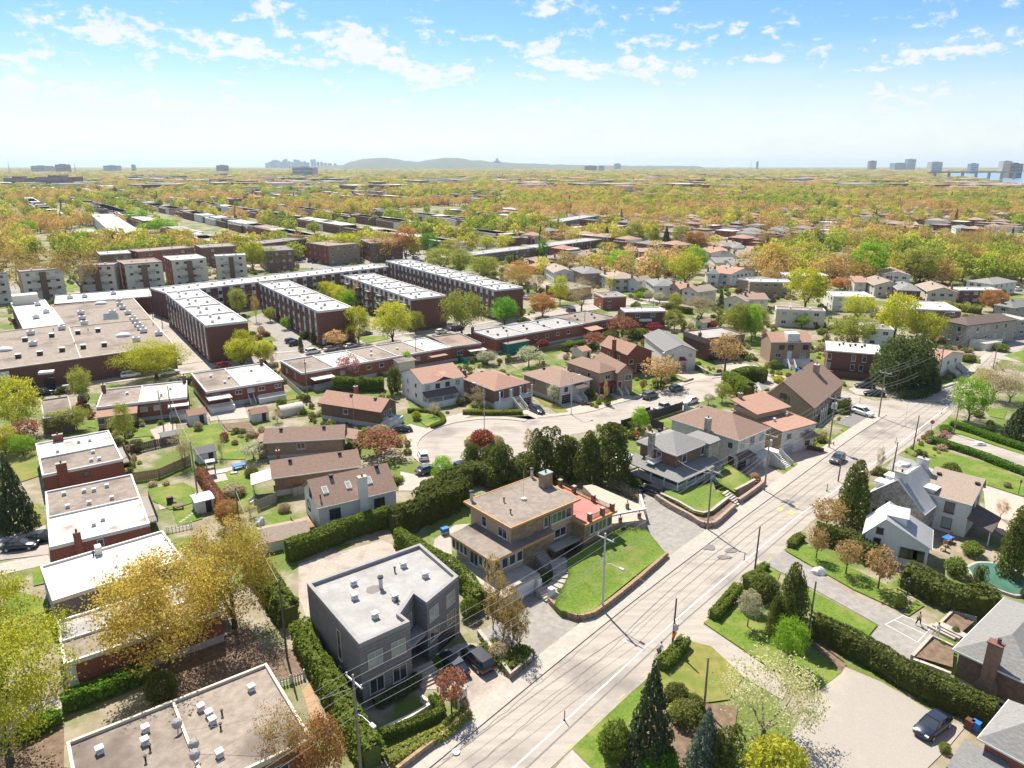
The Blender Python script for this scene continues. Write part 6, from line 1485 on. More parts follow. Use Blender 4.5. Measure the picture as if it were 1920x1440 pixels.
KIND = {  # code: (object name, prototype, leaf material, label phrase)
 'gn': ('maple_tree', 'maple_near', 'leaf_gold', 'big gold leafed maple tree'), 'go': ('maple_tree', 'maple', 'leaf_gold', 'gold leafed maple tree'),
 'yn': ('maple_tree', 'maple_near', 'leaf_yellow', 'big yellow green maple tree'), 'ye': ('maple_tree', 'maple', 'leaf_yellow', 'yellow green maple tree'),
 'or': ('budding_tree', 'maple', 'leaf_orange', 'orange budding tree'), 'lg': ('leafy_tree', 'maple', 'leaf_lime', 'fresh lime green tree'), 'gr': ('leafy_tree', 'maple', 'leaf_green', 'full mid green tree'),
 'ol': ('leafy_tree', 'maple', 'leaf_olive', 'olive green thin leafed tree'), 'br': ('budding_tree', 'bare', 'leaf_brown', 'brown budding tree'), 'ba': ('bare_tree', 'bare', 'leaf_twig', 'bare twiggy tree'),
 'bz': ('ornamental_tree', 'small', 'leaf_bronze', 'small round bronze leafed tree'), 'sp': ('spruce_tree', 'spruce', 'leaf_spruce', 'dark green spruce tree'), 'bl': ('spruce_tree', 'spruce', 'leaf_bluespruce', 'blue green spruce tree'),
 'ce': ('cedar_tree', 'cedar', 'leaf_cedar', 'bushy brown green cedar'), 'po': ('poplar_tree', 'poplar', 'leaf_brown', 'slim half leafed poplar'), 'pk': ('blossom_tree', 'small', 'leaf_pink', 'pink blossoming tree'),
 'pm': ('blossom_tree', 'small', 'leaf_magenta', 'magenta blossoming tree'), 'wh': ('blossom_tree', 'small', 'leaf_white', 'white blossoming tree'), 'pe': ('pear_tree', 'bare', 'leaf_pear', 'spreading pale budding fruit tree'),
 'rd': ('red_shrub', 'bush', 'leaf_red', 'dark red leafed shrub'), 'rb': ('plum_tree', 'small', 'leaf_redbrown', 'purple brown plum tree'), 'pi': ('pine_tree', 'pine', 'leaf_pine', 'large dark pine'),
 'sh': ('shrub', 'bush', 'leaf_hedge', 'rounded green shrub'), 'sb': ('shrub', 'bush', 'leaf_hedge_bright', 'bright green shrub'), 'sy': ('shrub', 'bush', 'leaf_yellow', 'yellow leafed shrub'), 'st': ('shrub', 'bush', 'leaf_twig', 'bare brown shrub'),
 'ja': ('japanese_maple', 'small', 'leaf_redbrown', 'small red japanese maple'), 'mg': ('evergreen_shrub', 'bush', 'leaf_cedar', 'dark evergreen shrub')}
GROUPS = {'maple_tree': 'leafing maples of the neighbourhood', 'leafy_tree': 'green trees of the neighbourhood', 'budding_tree': 'budding trees of the neighbourhood', 'bare_tree': 'bare trees of the neighbourhood',
          'spruce_tree': 'spruces', 'cedar_tree': 'bushy cedars', 'poplar_tree': 'poplars by the driveway', 'blossom_tree': 'blossoming trees', 'ornamental_tree': 'small bronze trees', 'shrub': 'garden shrubs',
          'plum_tree': 'plum trees', 'red_shrub': 'red shrubs', 'pine_tree': 'dark pines', 'evergreen_shrub': 'evergreen shrubs'}
NTREE = [0]
def tree(code, x, y, hgt, wid, z0=0.0, label=None, short=None):
 nm, pk_, lm, ph = KIND[code]
 t, c = R.choice(PROTO[pk_])
 r = empty(nm, (x, y, z0), R.uniform(0, 6.28))
 if pk_ in ('maple', 'bare'): hgt *= 1.16
 if code == 'ce' and x < 25: wid *= 1.28
 r.scale = (wid * 1.1, wid * 1.1, hgt)
 a = place('trunk', t, r)
 k = place('crown', c, r)
 if k.data.materials[0].name != lm:
  k.material_slots[0].link = 'OBJECT'; k.material_slots[0].material = MT[lm]
 tag(r, label, 'shrub' if 'shrub' in nm else 'tree', GROUPS.get(nm), short=short)
 if not label: AUTO.append((r, ph))
 NTREE[0] += 1
 return r
TREES = [
 ('gn', (-36.3,63.0,15.7,12.8), 'the big gold maple'), ('gn', (-32.6,71.6,13.7,10.9), 'the second gold maple'), ('yn', (-45.5,51.5,15.4,11.3), 'the frame edge maple'),
 ('yn', (-52.7,61.2,14.1,10.3), None), ('br', (-20.2,50.0,7.5,4.7), None), ('or', (-16.3,48.9,6.8,4.2), None), ('mg', (-35.4,59.6,3.5,3.1), None),
 ('po', (-2.2,71.2,10.5,2.7), None), ('po', (0.0,67.7,8.5,3.0), None), ('po', (0.8,68.0,6.5,2.4), None), ('po', (-1.0,69.3,9.0,2.2), None),
 ('st', (-1.4,65.9,2.1,2.2), None), ('sh', (1.4,66.2,1.6,1.4), None), ('ja', (-6.0,57.9,5.1,3.0), None), ('sb', (-8.0,64.4,1.5,1.2), None), ('sh', (-7.2,62.5,1.1,0.9), None),
 ('sy', (-5.7,59.6,1.6,1.3), None), ('st', (-4.8,58.4,1.3,1.1), None), ('sh', (-5.1,73.6,2.7,2.4), None), ('mg', (-4.6,81.7,3.3,0.7), None),
 ('sp', (12.4,51.5,11.5,5.2), 'the tallest roadside spruce'), ('bl', (17.2,50.8,7.2,3.8), None), ('ce', (19.0,50.4,5.2,3.0), None), ('sb', (13.0,50.2,2.9,3.6), None),
 ('mg', (16.6,59.4,2.2,2.3), None), ('mg', (18.1,58.4,1.7,2.0), None), ('mg', (16.9,56.7,2.3,3.0), None), ('sy', (16.5,57.4,1.3,2.3), None), ('sh', (9.5,52.4,4.0,2.8), None), ('sb', (9.0,53.4,2.0,2.0), None),
 ('pe', (23.7,54.3,8.6,9.4), 'the spreading fruit tree'), ('sy', (22.8,48.9,5.2,5.1), None), ('wh', (27.7,71.6,4.7,2.7), None),
 ('ce', (32.0,70.2,9.4,4.5), 'the roadside cedar'), ('ce', (30.2,69.9,5.4,2.7), None), ('lg', (30.1,65.0,5.4,3.7), None), ('mg', (31.8,77.7,3.1,3.6), None), ('st', (29.0,74.7,3.0,2.4), None),
 ('bz', (42.0,86.8,4.8,2.8), None), ('bz', (44.4,83.0,4.9,3.4), None), ('bz', (46.9,79.4,6.2,4.1), 'the largest bronze tree'),
 ('sh', (47.6,75.4,1.8,1.5), None), ('sh', (51.3,70.2,1.2,0.8), None), ('sh', (48.4,67.7,0.7,0.9), None), ('sh', (64.2,87.9,2.0,2.7), None), ('sh', (58.9,83.0,2.5,2.6), None), ('ce', (60.6,80.5,2.9,2.0), None),
 ('ce', (65.9,82.5,9.4,4.5), None), ('bl', (64.5,77.7,2.6,1.3), None), ('sh', (40.1,53.0,1.0,1.0), None), ('sh', (46.3,56.3,1.9,1.6), None),
 ('ce', (51.3,96.6,10.4,5.7), 'the big cedar by the farmhouse'), ('bz', (46.7,94.8,5.0,4.9), None), ('sp', (99.6,130.8,8.7,6.6), None), ('lg', (97.2,142.4,8.5,7.7), 'the street corner lime tree'),
 ('ba', (111.8,157.1,8.0,11.1), None), ('ba', (114.4,155.0,5.9,6.6), None), ('ce', (71.2,88.6,7.4,5.3), None), ('ba', (64.1,114.4,5.2,1.5), None), ('mg', (76.4,113.8,2.7,3.0), None),
 ('pk', (85.4,130.8,2.0,2.7), None), ('sb', (88.3,135.6,1.7,2.4), None), ('sh', (76.2,123.5,1.3,1.4), None), ('ba', (75.0,98.4,3.2,2.0), None), ('st', (83.6,109.7,0.8,1.2), None), ('sh', (100.9,145.1,1.3,2.2), None),
 ('ce', (74.6,149.9,2.7,2.6), None), ('mg', (72.9,148.9,2.7,2.9), None), ('sh', (103.7,167.3,3.3,2.8), None), ('lg', (96.5,169.7,3.2,1.8), None), ('sh', (126.3,190.2,2.1,3.6), None),
 ('ce', (-6.9,116.1,5.5,3.7), None), ('ce', (-4.1,115.5,5.3,3.7), None), ('ce', (-1.8,111.4,7.5,5.1), None), ('po', (3.4,123.8,5.5,2.9), None), ('ce', (6.0,113.7,9.4,5.6), 'the cedars behind the buff house'), ('ce', (9.2,114.3,7.6,5.2), None),
 ('ce', (13.1,111.4,9.5,4.8), None), ('ce', (16.5,111.4,11.0,6.7), None), ('ce', (0.8,111.4,4.4,4.3), None), ('lg', (-11.7,110.3,5.0,3.8), None), ('mg', (2.3,115.5,3.8,5.0), None),
 ('rd', (-5.8,128.7,3.2,4.4), 'the red island shrub'), ('st', (-2.9,128.7,1.8,2.7), None), ('st', (-8.4,128.7,1.2,1.9), None), ('mg', (4.3,86.4,2.6,2.3), None), ('mg', (7.8,89.1,2.2,2.6), None), ('sh', (17.1,92.2,1.5,4.5), None), ('sb', (4.7,81.6,1.1,2.0), None), ('mg', (-4.5,81.6,3.3,0.8), None), ('sb', (6.0,77.8,1.2,1.1), None),
 ('st', (18.2,108.6,1.5,2.1), None), ('sh', (20.9,110.3,1.3,2.2), None),
 ('rb', (-24.6,123.5,4.7,9.2), None), ('st', (-26.2,132.6,2.8,3.8), None), ('sy', (-20.4,143.0,2.0,1.9), None), ('ba', (-16.9,144.9,3.0,2.6), None), ('ba', (-7.7,149.7,4.8,3.6), None), ('mg', (-11.6,152.8,1.8,2.0), None),
 ('pk', (-41.1,172.6,6.4,6.0), None), ('mg', (-28.4,160.5,7.1,2.1), None), ('mg', (-27.4,161.6,6.6,2.1), None), ('mg', (-36.3,163.9,3.7,2.5), None), ('wh', (-47.7,121.4,3.8,4.7), None), ('ba', (-49.6,141.2,2.7,2.5), None), ('lg', (-27.8,182.2,4.9,3.2), None), ('wh', (-6.6,186.6,3.5,5.2), None), ('mg', (-6.1,153.9,5.0,0.8), None), ('st', (-45.8,106.6,2.1,3.7), None), ('wh', (-42.5,98.4,2.5,2.7), None),
 ('st', (-35.7,100.8,1.5,1.9), None), ('mg', (-45.5,114.2,1.7,2.3), None), ('mg', (-25.0,98.9,2.8,1.6), None),
 ('yn', (-90.8,174.0,10.1,15.5), 'the round yellow maple'), ('ye', (-100.1,135.1,10.4,9.3), None), ('ol', (-96.6,151.8,8.7,4.7), None), ('ye', (-72.6,183.7,7.8,8.0), None), ('ye', (-67.2,186.6,6.2,5.2), None), ('ol', (-76.0,130.2,7.1,4.1), None),
 ('ba', (-58.9,118.0,6.0,5.3), None), ('ba', (-53.8,122.1,3.8,1.7), None), ('rb', (-94.1,128.7,5.5,5.5), None), ('ol', (-89.3,136.8,4.8,5.2), None), ('ol', (-92.5,135.9,3.8,6.1), None), ('lg', (-91.6,123.5,3.6,4.7), None),
 ('ye', (-95.4,124.2,4.8,6.1), None), ('sp', (-73.9,95.6,12.5,5.6), 'the left hand spruce'), ('sp', (-77.1,96.0,10.9,2.9), None), ('or', (-42.3,96.0,3.9,4.0), None), ('ba', (-40.6,99.4,2.3,2.5), None), ('st', (-64.4,136.8,1.9,1.8), None), ('mg', (-107.4,161.6,1.7,2.1), None), ('ba', (-62.9,180.8,5.7,2.4), None),
 ('ye', (-46.7,211.1,10.6,7.6), None), ('ye', (-36.6,212.1,11.1,12.9), None), ('ol', (-31.0,223.6,6.9,6.0), None), ('ol', (-16.0,221.4,13.5,13.9), None), ('ye', (-22.6,240.1,8.4,5.9), None), ('gr', (-2.5,237.6,8.3,10.6), 'the round green tree'),
 ('bz', (-52.0,203.4,6.1,6.9), None), ('ye', (-95.6,319.4,4.9,4.2), None), ('ye', (-86.9,302.9,6.0,6.0), None), ('ye', (-78.7,291.6,6.4,6.4), None), ('ye', (-71.0,281.1,6.2,6.2), None), ('lg', (-61.3,265.0,6.5,7.6), None), ('ye', (-74.3,284.5,6.9,7.5), None), ('ye', (-65.6,271.2,6.9,7.2), None), ('ye', (-82.2,295.3,6.5,7.2), None), ('or', (-57.8,268.1,9.5,5.6), None), ('or', (-50.5,259.1,8.7,6.0), None), ('or', (-42.6,256.2,7.7,5.4), None), ('rd', (-69.8,295.3,3.3,4.6), None),
 ('lg', (-111.8,328.2,3.6,6.5), None), ('ol', (-98.7,253.4,9.1,6.2), None), ('br', (-88.9,242.7,9.3,3.2), None), ('ol', (-84.0,242.7,4.9,4.3), None), ('lg', (-74.4,230.4,3.7,4.1), None), ('or', (-80.8,242.7,2.7,3.2), None), ('sh', (-65.2,217.2,2.5,2.4), None), ('mg', (-60.7,211.1,3.9,1.4), None), ('ce', (-61.8,201.6,4.2,1.6), None), ('ye', (-73.5,187.9,8.3,7.2), None), ('ye', (-67.5,187.9,6.1,5.5), None),
 ('sp', (1.5,393.2,7.6,1.7), None), ('ye', (-96.4,413.5,14.1,18.0), None), ('lg', (-139.7,443.8,9.5,5.8), None), ('lg', (-126.1,428.1,9.6,6.5), None), ('or', (-61.3,413.5,16.7,18.0), 'the orange tree by the flats'), ('br', (-73.9,413.5,15.9,16.2), None), ('gr', (-51.2,443.8,11.3,12.5), None), ('ye', (-133.9,369.0,14.3,14.5), None), ('ol', (-124.2,369.0,11.1,8.9), None),
 ('ol', (-36.5,369.0,10.4,16.1), None), ('ol', (-26.0,357.9,10.8,12.5), None), ('ye', (-38.1,435.9,8.4,11.3), None), ('ye', (-29.7,452.1,8.7,10.8), None), ('ol', (-13.5,337.6,10.3,13.3), None), ('ye', (-16.5,469.6,8.0,11.2), None), ('ye', (-3.4,478.8,8.1,11.4), None), ('or', (3.3,319.4,9.8,14.0), None), ('lg', (-26.0,357.9,3.9,5.5), None), ('mg', (-0.2,399.8,4.3,7.8), None), ('br', (-4.7,342.5,6.7,9.0), None),
 ('br', (2.5,302.9,11.3,14.7), None), ('br', (10.5,302.9,8.7,8.0), None), ('ol', (-12.0,357.9,7.0,13.3), None), ('ol', (-24.6,399.8,5.2,11.3), None), ('or', (11.0,250.6,8.1,11.2), 'the orange bronze tree'), ('ye', (18.7,274.4,10.0,7.3), None), ('ba', (26.0,262.0,10.5,12.2), None), ('lg', (54.5,357.9,10.1,16.4), None), ('lg', (68.9,337.6,11.0,12.6), None), ('ye', (79.0,323.7,12.7,17.1), None), ('lg', (92.1,357.9,11.2,10.9), None),
 ('ye', (43.7,306.9,5.9,6.4), None), ('pm', (33.1,388.1,5.0,9.3), None), ('gr', (18.3,428.1,8.7,7.0), None), ('sp', (64.7,493.4,13.0,7.5), None), ('sp', (98.4,460.7,15.6,8.0), None), ('or', (114.8,452.1,12.5,13.7), 'the orange tree in the bungalow streets'), ('ol', (59.3,443.8,6.6,13.5), None), ('ol', (83.0,488.4,13.4,15.8), None), ('ye', (92.8,478.8,14.2,12.4), None), ('ol', (111.5,478.8,13.2,11.4), None),
 ('rb', (34.8,219.3,6.5,9.3), None), ('rb', (24.0,203.4,5.2,6.0), None), ('pm', (45.3,221.4,4.5,5.0), None), ('ol', (53.7,230.4,6.0,7.2), None), ('wh', (4.5,184.8,6.0,6.3), None), ('wh', (7.6,187.9,3.1,4.3), None), ('wh', (-6.9,187.1,3.7,5.5), None), ('bz', (36.5,166.5,8.1,8.8), None), ('bz', (56.1,180.2,10.3,8.6), None), ('or', (31.5,163.9,2.2,1.5), None),
 ('bz', (21.2,153.4,5.6,1.1), None), ('wh', (9.5,153.4,4.6,3.2), None), ('sh', (18.1,157.9,2.3,2.5), None), ('ba', (67.2,247.9,7.8,12.7), None), ('ol', (61.5,265.0,5.3,6.5), None), ('wh', (54.8,281.1,4.7,5.0), None), ('wh', (58.2,277.7,4.3,4.9), None), ('sp', (79.7,268.1,7.5,3.6), None), ('mg', (70.2,235.2,5.3,2.4), None), ('mg', (38.0,242.7,4.9,2.7), None), ('ol', (69.9,215.1,10.3,9.2), None), ('lg', (73.6,213.1,10.2,5.7), None), ('lg', (51.4,284.5,3.2,4.4), None), ('mg', (53.9,291.6,3.9,6.4), None),
 ('rd', (9.1,205.3,2.8,3.7), None), ('mg', (40.2,219.3,3.0,6.4), None), ('mg', (30.3,215.1,3.0,5.8), None), ('rd', (67.0,232.8,2.6,3.1), None), ('sh', (39.8,173.1,2.1,3.6), None), ('wh', (44.6,153.1,2.7,2.6), None), ('lg', (26.1,136.1,4.6,3.7), None), ('ol', (48.3,155.1,4.4,3.9), None), ('bz', (41.5,111.8,1.7,1.5), None), ('sy', (37.4,108.5,0.8,1.6), None), ('sy', (34.7,105.8,1.0,2.1), None), ('sh', (21.2,111.2,1.0,2.2), None), ('sy', (66.8,170.6,1.8,2.8), None), ('sh', (18.1,159.3,1.6,2.0), None), ('sh', (70.3,183.6,2.3,3.0), None),
 ('ye', (110.6,265.0,14.9,17.0), 'the tall yellow maple'), ('ye', (121.4,245.3,8.5,12.0), None), ('ye', (118.5,215.1,14.1,12.6), 'the yellow pair behind the pines'), ('ye', (125.7,211.1,9.2,10.9), None), ('ol', (102.3,207.2,8.5,13.5), None), ('or', (142.2,306.9,5.5,10.1), None), ('or', (178.1,259.1,7.5,10.4), None), ('go', (130.7,357.9,13.3,13.3), None), ('go', (154.6,393.2,9.5,12.0), None), ('lg', (152.0,366.2,8.9,19.2), None), ('lg', (166.1,332.9,15.9,19.0), None), ('sp', (214.1,393.2,13.5,6.8), None), ('ol', (188.4,328.2,15.0,18.7), None), ('br', (217.5,342.5,19.2,18.7), 'the tall brown tree'), ('ye', (229.7,347.5,11.3,15.2), None), ('gr', (248.8,357.9,7.8,10.2), None),
 ('ol', (76.8,219.3,9.2,9.3), None), ('ol', (74.5,232.8,6.3,8.8), None), ('lg', (96.8,232.8,4.2,5.2), None), ('ba', (61.3,194.5,6.8,7.5), None), ('br', (177.9,328.2,4.3,7.2), None), ('br', (208.0,435.9,13.0,18.9), None), ('or', (202.6,428.1,9.2,10.2), None), ('br', (213.8,428.1,14.6,13.9), None), ('br', (252.5,413.5,12.4,16.2), None), ('ol', (290.9,428.1,12.8,13.9), None), ('br', (162.6,460.7,12.7,17.9), None), ('br', (179.6,460.7,12.7,16.0), None), ('br', (276.0,428.1,12.8,13.0), None), ('sh', (140.4,213.1,2.5,3.8), None), ('sh', (99.8,223.6,2.0,3.5), None), ('sh', (137.6,213.1,2.9,4.3), None), ('sh', (142.9,201.6,2.3,4.1), None),
 ('pi', (92.3,163.9,13.1,10.2), None), ('pi', (96.0,163.9,13.9,9.8), 'the corner pines'), ('pi', (92.2,169.1,7.2,5.8), None), ('pi', (100.0,166.5,8.7,6.5), None), ('mg', (101.7,163.9,4.7,3.4), None),
 ('br', (-204.6,294.8,18.8,18.6), None), ('br', (-194.9,300.1,16.8,14.2), None), ('br', (-181.1,297.4,18.5,19.7), 'the bare trees by the walk-ups'), ('ye', (-166.1,317.5,9.0,11.5), None), ('lg', (-264.9,449.7,11.3,20.2), None), ('lg', (-289.2,510.3,8.5,14.2), None), ('wh', (-146.8,340.4,5.8,8.5), None), ('ye', (-368.2,526.0,4.4,17.8), None), ('br', (-331.0,526.0,9.5,16.2), None), ('lg', (-363.6,542.6,12.2,15.9), None), ('sp', (-367.4,542.6,9.4,5.0), None), ('br', (-231.5,474.8,11.5,22.0), None), ('ye', (-217.6,474.8,12.2,17.6), None), ('ye', (-247.7,474.8,10.1,12.5), None), ('ol', (-313.3,461.9,7.7,10.0), None), ('lg', (-285.4,589.0,9.7,27.1), None), ('lg', (-350.0,681.7,12.2,20.8), None), ('br', (-271.3,383.3,7.7,11.9), None), ('ol', (-200.6,406.5,2.8,5.7), None), ('lg', (-209.9,502.8,6.1,11.6), None), ('sh', (-195.1,351.1,3.3,3.8), None)]
for code, (x, y, hh, w), sh in TREES:
 tree(code, x, y, max(hh, 1.0), max(w, .8), short=sh)
# ---------------------------------------------------------------- hedges
def hedge(label, path, width, hgt, m='leaf_hedge', dens=34, size=.17, lump=.35, z0=0.0, name='hedge', core='leaf_cedar'):
 rng = random.Random(len(label) * 7 + int(path[0][0]))
 b = MB(); pts = []
 P = smooth_path(path, 6)
 Lt = sum(math.dist(P[i], P[i + 1]) for i in range(len(P) - 1))
 cx, cy = P[0]
 n = int(Lt * (width + 2 * hgt) * dens)
 acc = [0]
 for i in range(len(P) - 1): acc.append(acc[-1] + math.dist(P[i], P[i + 1]))
 for k in range(n):
  d = rng.uniform(0, Lt)
  i = 0
  while i < len(P) - 2 and acc[i + 1] < d: i += 1
  t = (d - acc[i]) / max(1e-6, acc[i + 1] - acc[i])
  p = lerp(P[i], P[i + 1], t)
  dx, dy = P[i + 1][0] - P[i][0], P[i + 1][1] - P[i][1]
  l = math.hypot(dx, dy) or 1
  nx, ny = -dy / l, dx / l
  a = rng.uniform(-.15, math.pi + .15)
  ll = 1 + lump * noise.noise(Vector((p[0] * .55, p[1] * .55, a))) + lump * .4 * noise.noise(Vector((p[0] * 1.7, p[1] * 1.7, a * 2)))
  ca, sa = math.cos(a), math.sin(a)
  s1 = math.copysign(abs(ca) ** .55, ca); s2 = math.copysign(abs(sa) ** .55, sa)
  r = ll * rng.uniform(.86, 1.02)
  off = s1 * width / 2 * r
  z = max(.03, s2 * hgt * (.82 + .18 * ll) * rng.uniform(.93, 1.0))
  pts.append((Vector((p[0] - cx + nx * off, p[1] - cy + ny * off, z)), Vector((nx * s1, ny * s1, max(s2, 0)))))
 quad_cloud(b, rng, pts, size, flat=.2)
 a_, c_ = offset(P, width * .33), offset(P, -width * .33)
 N = len(P)
 V = [(p[0] - cx, p[1] - cy, 0) for p in a_] + [(p[0] - cx, p[1] - cy, 0) for p in c_] + [(p[0] - cx, p[1] - cy, hgt * .72) for p in a_] + [(p[0] - cx, p[1] - cy, hgt * .72) for p in c_]
 F = []
 for i in range(N - 1): F += [(2 * N + i, 2 * N + i + 1, 3 * N + i + 1, 3 * N + i), (i, 2 * N + i, 2 * N + i + 1, i + 1), (N + i, N + i + 1, 3 * N + i + 1, 3 * N + i)]
 F += [(0, 2 * N, 3 * N, N), (N - 1, 2 * N - 1, 4 * N - 1, 3 * N - 1)]
 b.add(V, F, 1)
 o = b.build(name, [m, core])
 o.location = (cx, cy, z0)
 tag(o, label, 'hedge', 'clipped and free growing hedges')
 return o
hedge('long tall cedar hedge between the grey house patio and white cottage', [(-30.88,86.54), (-27.27,89.63), (-23.54,93.44), (-18.31,96.69)], 2.4, 3.0)
hedge('tall loose cedar hedge between white cottage and buff house', [(-17.87,94.23), (-14.43,96.50), (-10.80,100.83), (-7.36,105.51)], 3.4, 4.2, 'leaf_cedar', 30, .2, .5)
hedge('ragged cedar hedge in front of the dead end fence', [(-14.41,101.84), (-10.94,107.71), (-6.2,111.8), (-2.35,109.42)], 3.0, 3.6, 'leaf_cedar', 30, .2, .5)
hedge('clipped hedge between the grey house and buff house', [(-16.27,90.37), (-12.20,86.08), (-8.21,82.12), (-5.42,78.45), (-4.33,74.69)], 1.9, 3.0)
hedge('long clipped cedar hedge along the grey house left wall', [(-24.04,69.26), (-21.49,65.01), (-18.68,60.65), (-15.94,56.50), (-14.14,53.61), (-12.52,51.15)], 2.4, 3.0, dens=38)
hedge('tall hedge behind the gold maples', [(-34.84,83.84), (-31.55,79.64), (-28.18,74.69), (-26.05,71.89)], 2.8, 3.4)
hedge('low box hedge around the grey house front patio', [(-12.26,54.26), (-9.58,55.58), (-7.00,57.20), (-8.08,59.13)], 1.0, 1.0, 'leaf_hedge', 60, .12, .15, .35)
hedge('russet ground cover hedge on the grey house street bank', [(-11.33,51.75), (-9.09,53.19), (-6.46,55.14), (-4.40,57.67)], 1.7, .7, 'leaf_olive', 50, .12, .3, .2)
hedge('dark foundation hedge below the grey house windows', [(-13.73,58.64), (-11.65,60.13), (-9.72,62.23)], 1.4, 1.0, 'leaf_spruce', 50, .12, .3, .2)
hedge('hedge along the brick duplex side wall', [(-44.66,58.15), (-43.02,59.63), (-40.94,61.17), (-38.35,63.04)], 2.0, 1.8, 'leaf_hedge_bright', 40)
hedge('short hedge by the path below the frame edge maple', [(-46.51,54.26), (-45.37,55.36), (-44.29,56.96)], 1.7, 1.5, 'leaf_hedge_bright', 40)
hedge('narrow clipped hedge beside the right hand lawn', [(24.01,72.92), (26.65,76.16), (28.79,78.85)], 1.5, 1.4, 'leaf_hedge', 60, .12, .15)
hedge('short clipped hedge where the cyclist passes', [(16.00,64.15), (17.87,66.18), (19.55,68.31)], 1.6, 1.4, 'leaf_hedge', 60, .12, .15)
hedge('clipped hedge clump behind the roadside cedar', [(30.05,79.24), (32.04,80.46), (32.60,78.06)], 2.2, 2.0, 'leaf_hedge', 45, .14, .25)
hedge('little hedge beside the stone gate post', [(32.64,82.97), (34.27,84.28)], 1.2, 1.1, 'leaf_hedge', 60, .11, .15)
hedge('short hedge at the grey driveway mouth', [(39.51,89.63), (41.06,91.37), (42.13,92.14)], 1.3, 1.2, 'leaf_hedge', 60, .11, .15)
hedge('row of pruned cedars beside the metal roofed cottage', [(44.04,92.40), (46.78,90.37), (48.47,87.47), (49.33,85.17)], 2.6, 2.8, 'leaf_cedar', 34, .17, .6)
hedge('uneven row of young cedars in front of the pool', [(50.72,80.46), (52.38,78.06), (53.75,75.79), (55.92,74.69), (58.31,74.69)], 3.0, 3.4, 'leaf_cedar', 32, .18, .75)
hedge('longest hedge dividing the two driveways on the right', [(34.83,70.23), (37.47,67.38), (39.60,64.44), (41.22,61.69), (43.02,59.63), (44.87,57.91), (46.63,56.27)], 2.3, 2.9, 'leaf_cedar', 42, .15, .3)
hedge('lower of two bright clipped hedges by the loop drive', [(81.7,130.8), (84.2,127.4), (86.9,122.8), (88.7,118.1), (90.3,114.1)], 1.7, 1.3, 'leaf_hedge_bright', 44, .14, .1)
hedge('upper of two bright clipped hedges by the loop drive', [(91.3,138.9), (93.5,135.2), (95.7,129.6), (98.1,124.9)], 1.8, 1.4, 'leaf_hedge_bright', 44, .14, .1)
hedge('dark arched hedge behind the broad brown gable', [(52.7,165.9), (53.7,160.3), (54.7,156.1)], 4.0, 4.4, 'leaf_hedge', 28, .2, .2)
hedge('clipped hedge screening the turning street from the gable house', [(55.5,169.4), (60.3,172.5), (63.6,170.6)], 3.4, 3.6, 'leaf_hedge', 28, .2, .15)
hedge('leafy hedge behind the orange roof bungalow', [(-43.1,165.1), (-37.4,163.9), (-31.0,163.9)], 2.6, 3.2, 'leaf_hedge', 28, .2, .4)
hedge('curved low hedge around the turning circle garden', [(-16.6,137.6), (-14.5,141.2), (-15.9,145.8), (-19.7,147.8), (-23.0,147.8)], 1.0, .9, 'leaf_hedge', 60, .12, .15)
hedge('clipped hedge before the weeping tree garden', [(-10.8,146.8), (-8.2,146.8), (-4.8,146.3), (2.3,146.8)], 1.4, 1.0, 'leaf_olive', 50, .12, .15)
hedge('clipped green hedge beside the teal shed garden', [(14.9,201.6), (18.3,204.3), (21.8,207.2)], 2.2, 2.2, 'leaf_hedge', 34, .17, .15)
hedge('dry brown hedge in the left back gardens', [(-54.4,114.2), (-50.39,108.28), (-46.78,102.87), (-43.51,97.44)], 1.8, 1.9, 'leaf_redbrown', 40, .15, .25, core='bark')
hedge('bare twig hedge beside the sloping driveway', [(16.43,109.19), (18.55,107.58), (20.73,103.97)], 1.3, 1.2, 'leaf_twig', 50, .12, .4, core='bark')
hedge('orange brown hedge in front of the white roofed duplex', [(165.3,271.2), (167.0,262.0), (171.4,256.2)], 3.0, 2.6, 'leaf_olive', 24, .22, .3)
hedge('dark hedge below the corner pines', [(90.8,158.2), (94.5,158.2), (102.4,163.8)], 2.6, 2.2, 'leaf_spruce', 30, .18, .3)
hedge('garden hedge in the yard behind the mansard house', [(58.6,265.0), (62.0,259.1), (65.9,256.2)], 2.6, 2.4, 'leaf_hedge', 24, .2, .3)
hedge('clipped low dark hedge on the clerestory house lawn', [(56.7,126.7), (57.8,126.0), (58.9,124.9)], 1.0, .8, 'leaf_redbrown', 50, .12, .15)
hedge('green border along the driveway beside the poplars', [(-2.81,68.00), (-1.37,65.88), (0.00,64.44), (1.78,66.78)], 2.4, .8, 'leaf_hedge', 34, .14, .4, .3)
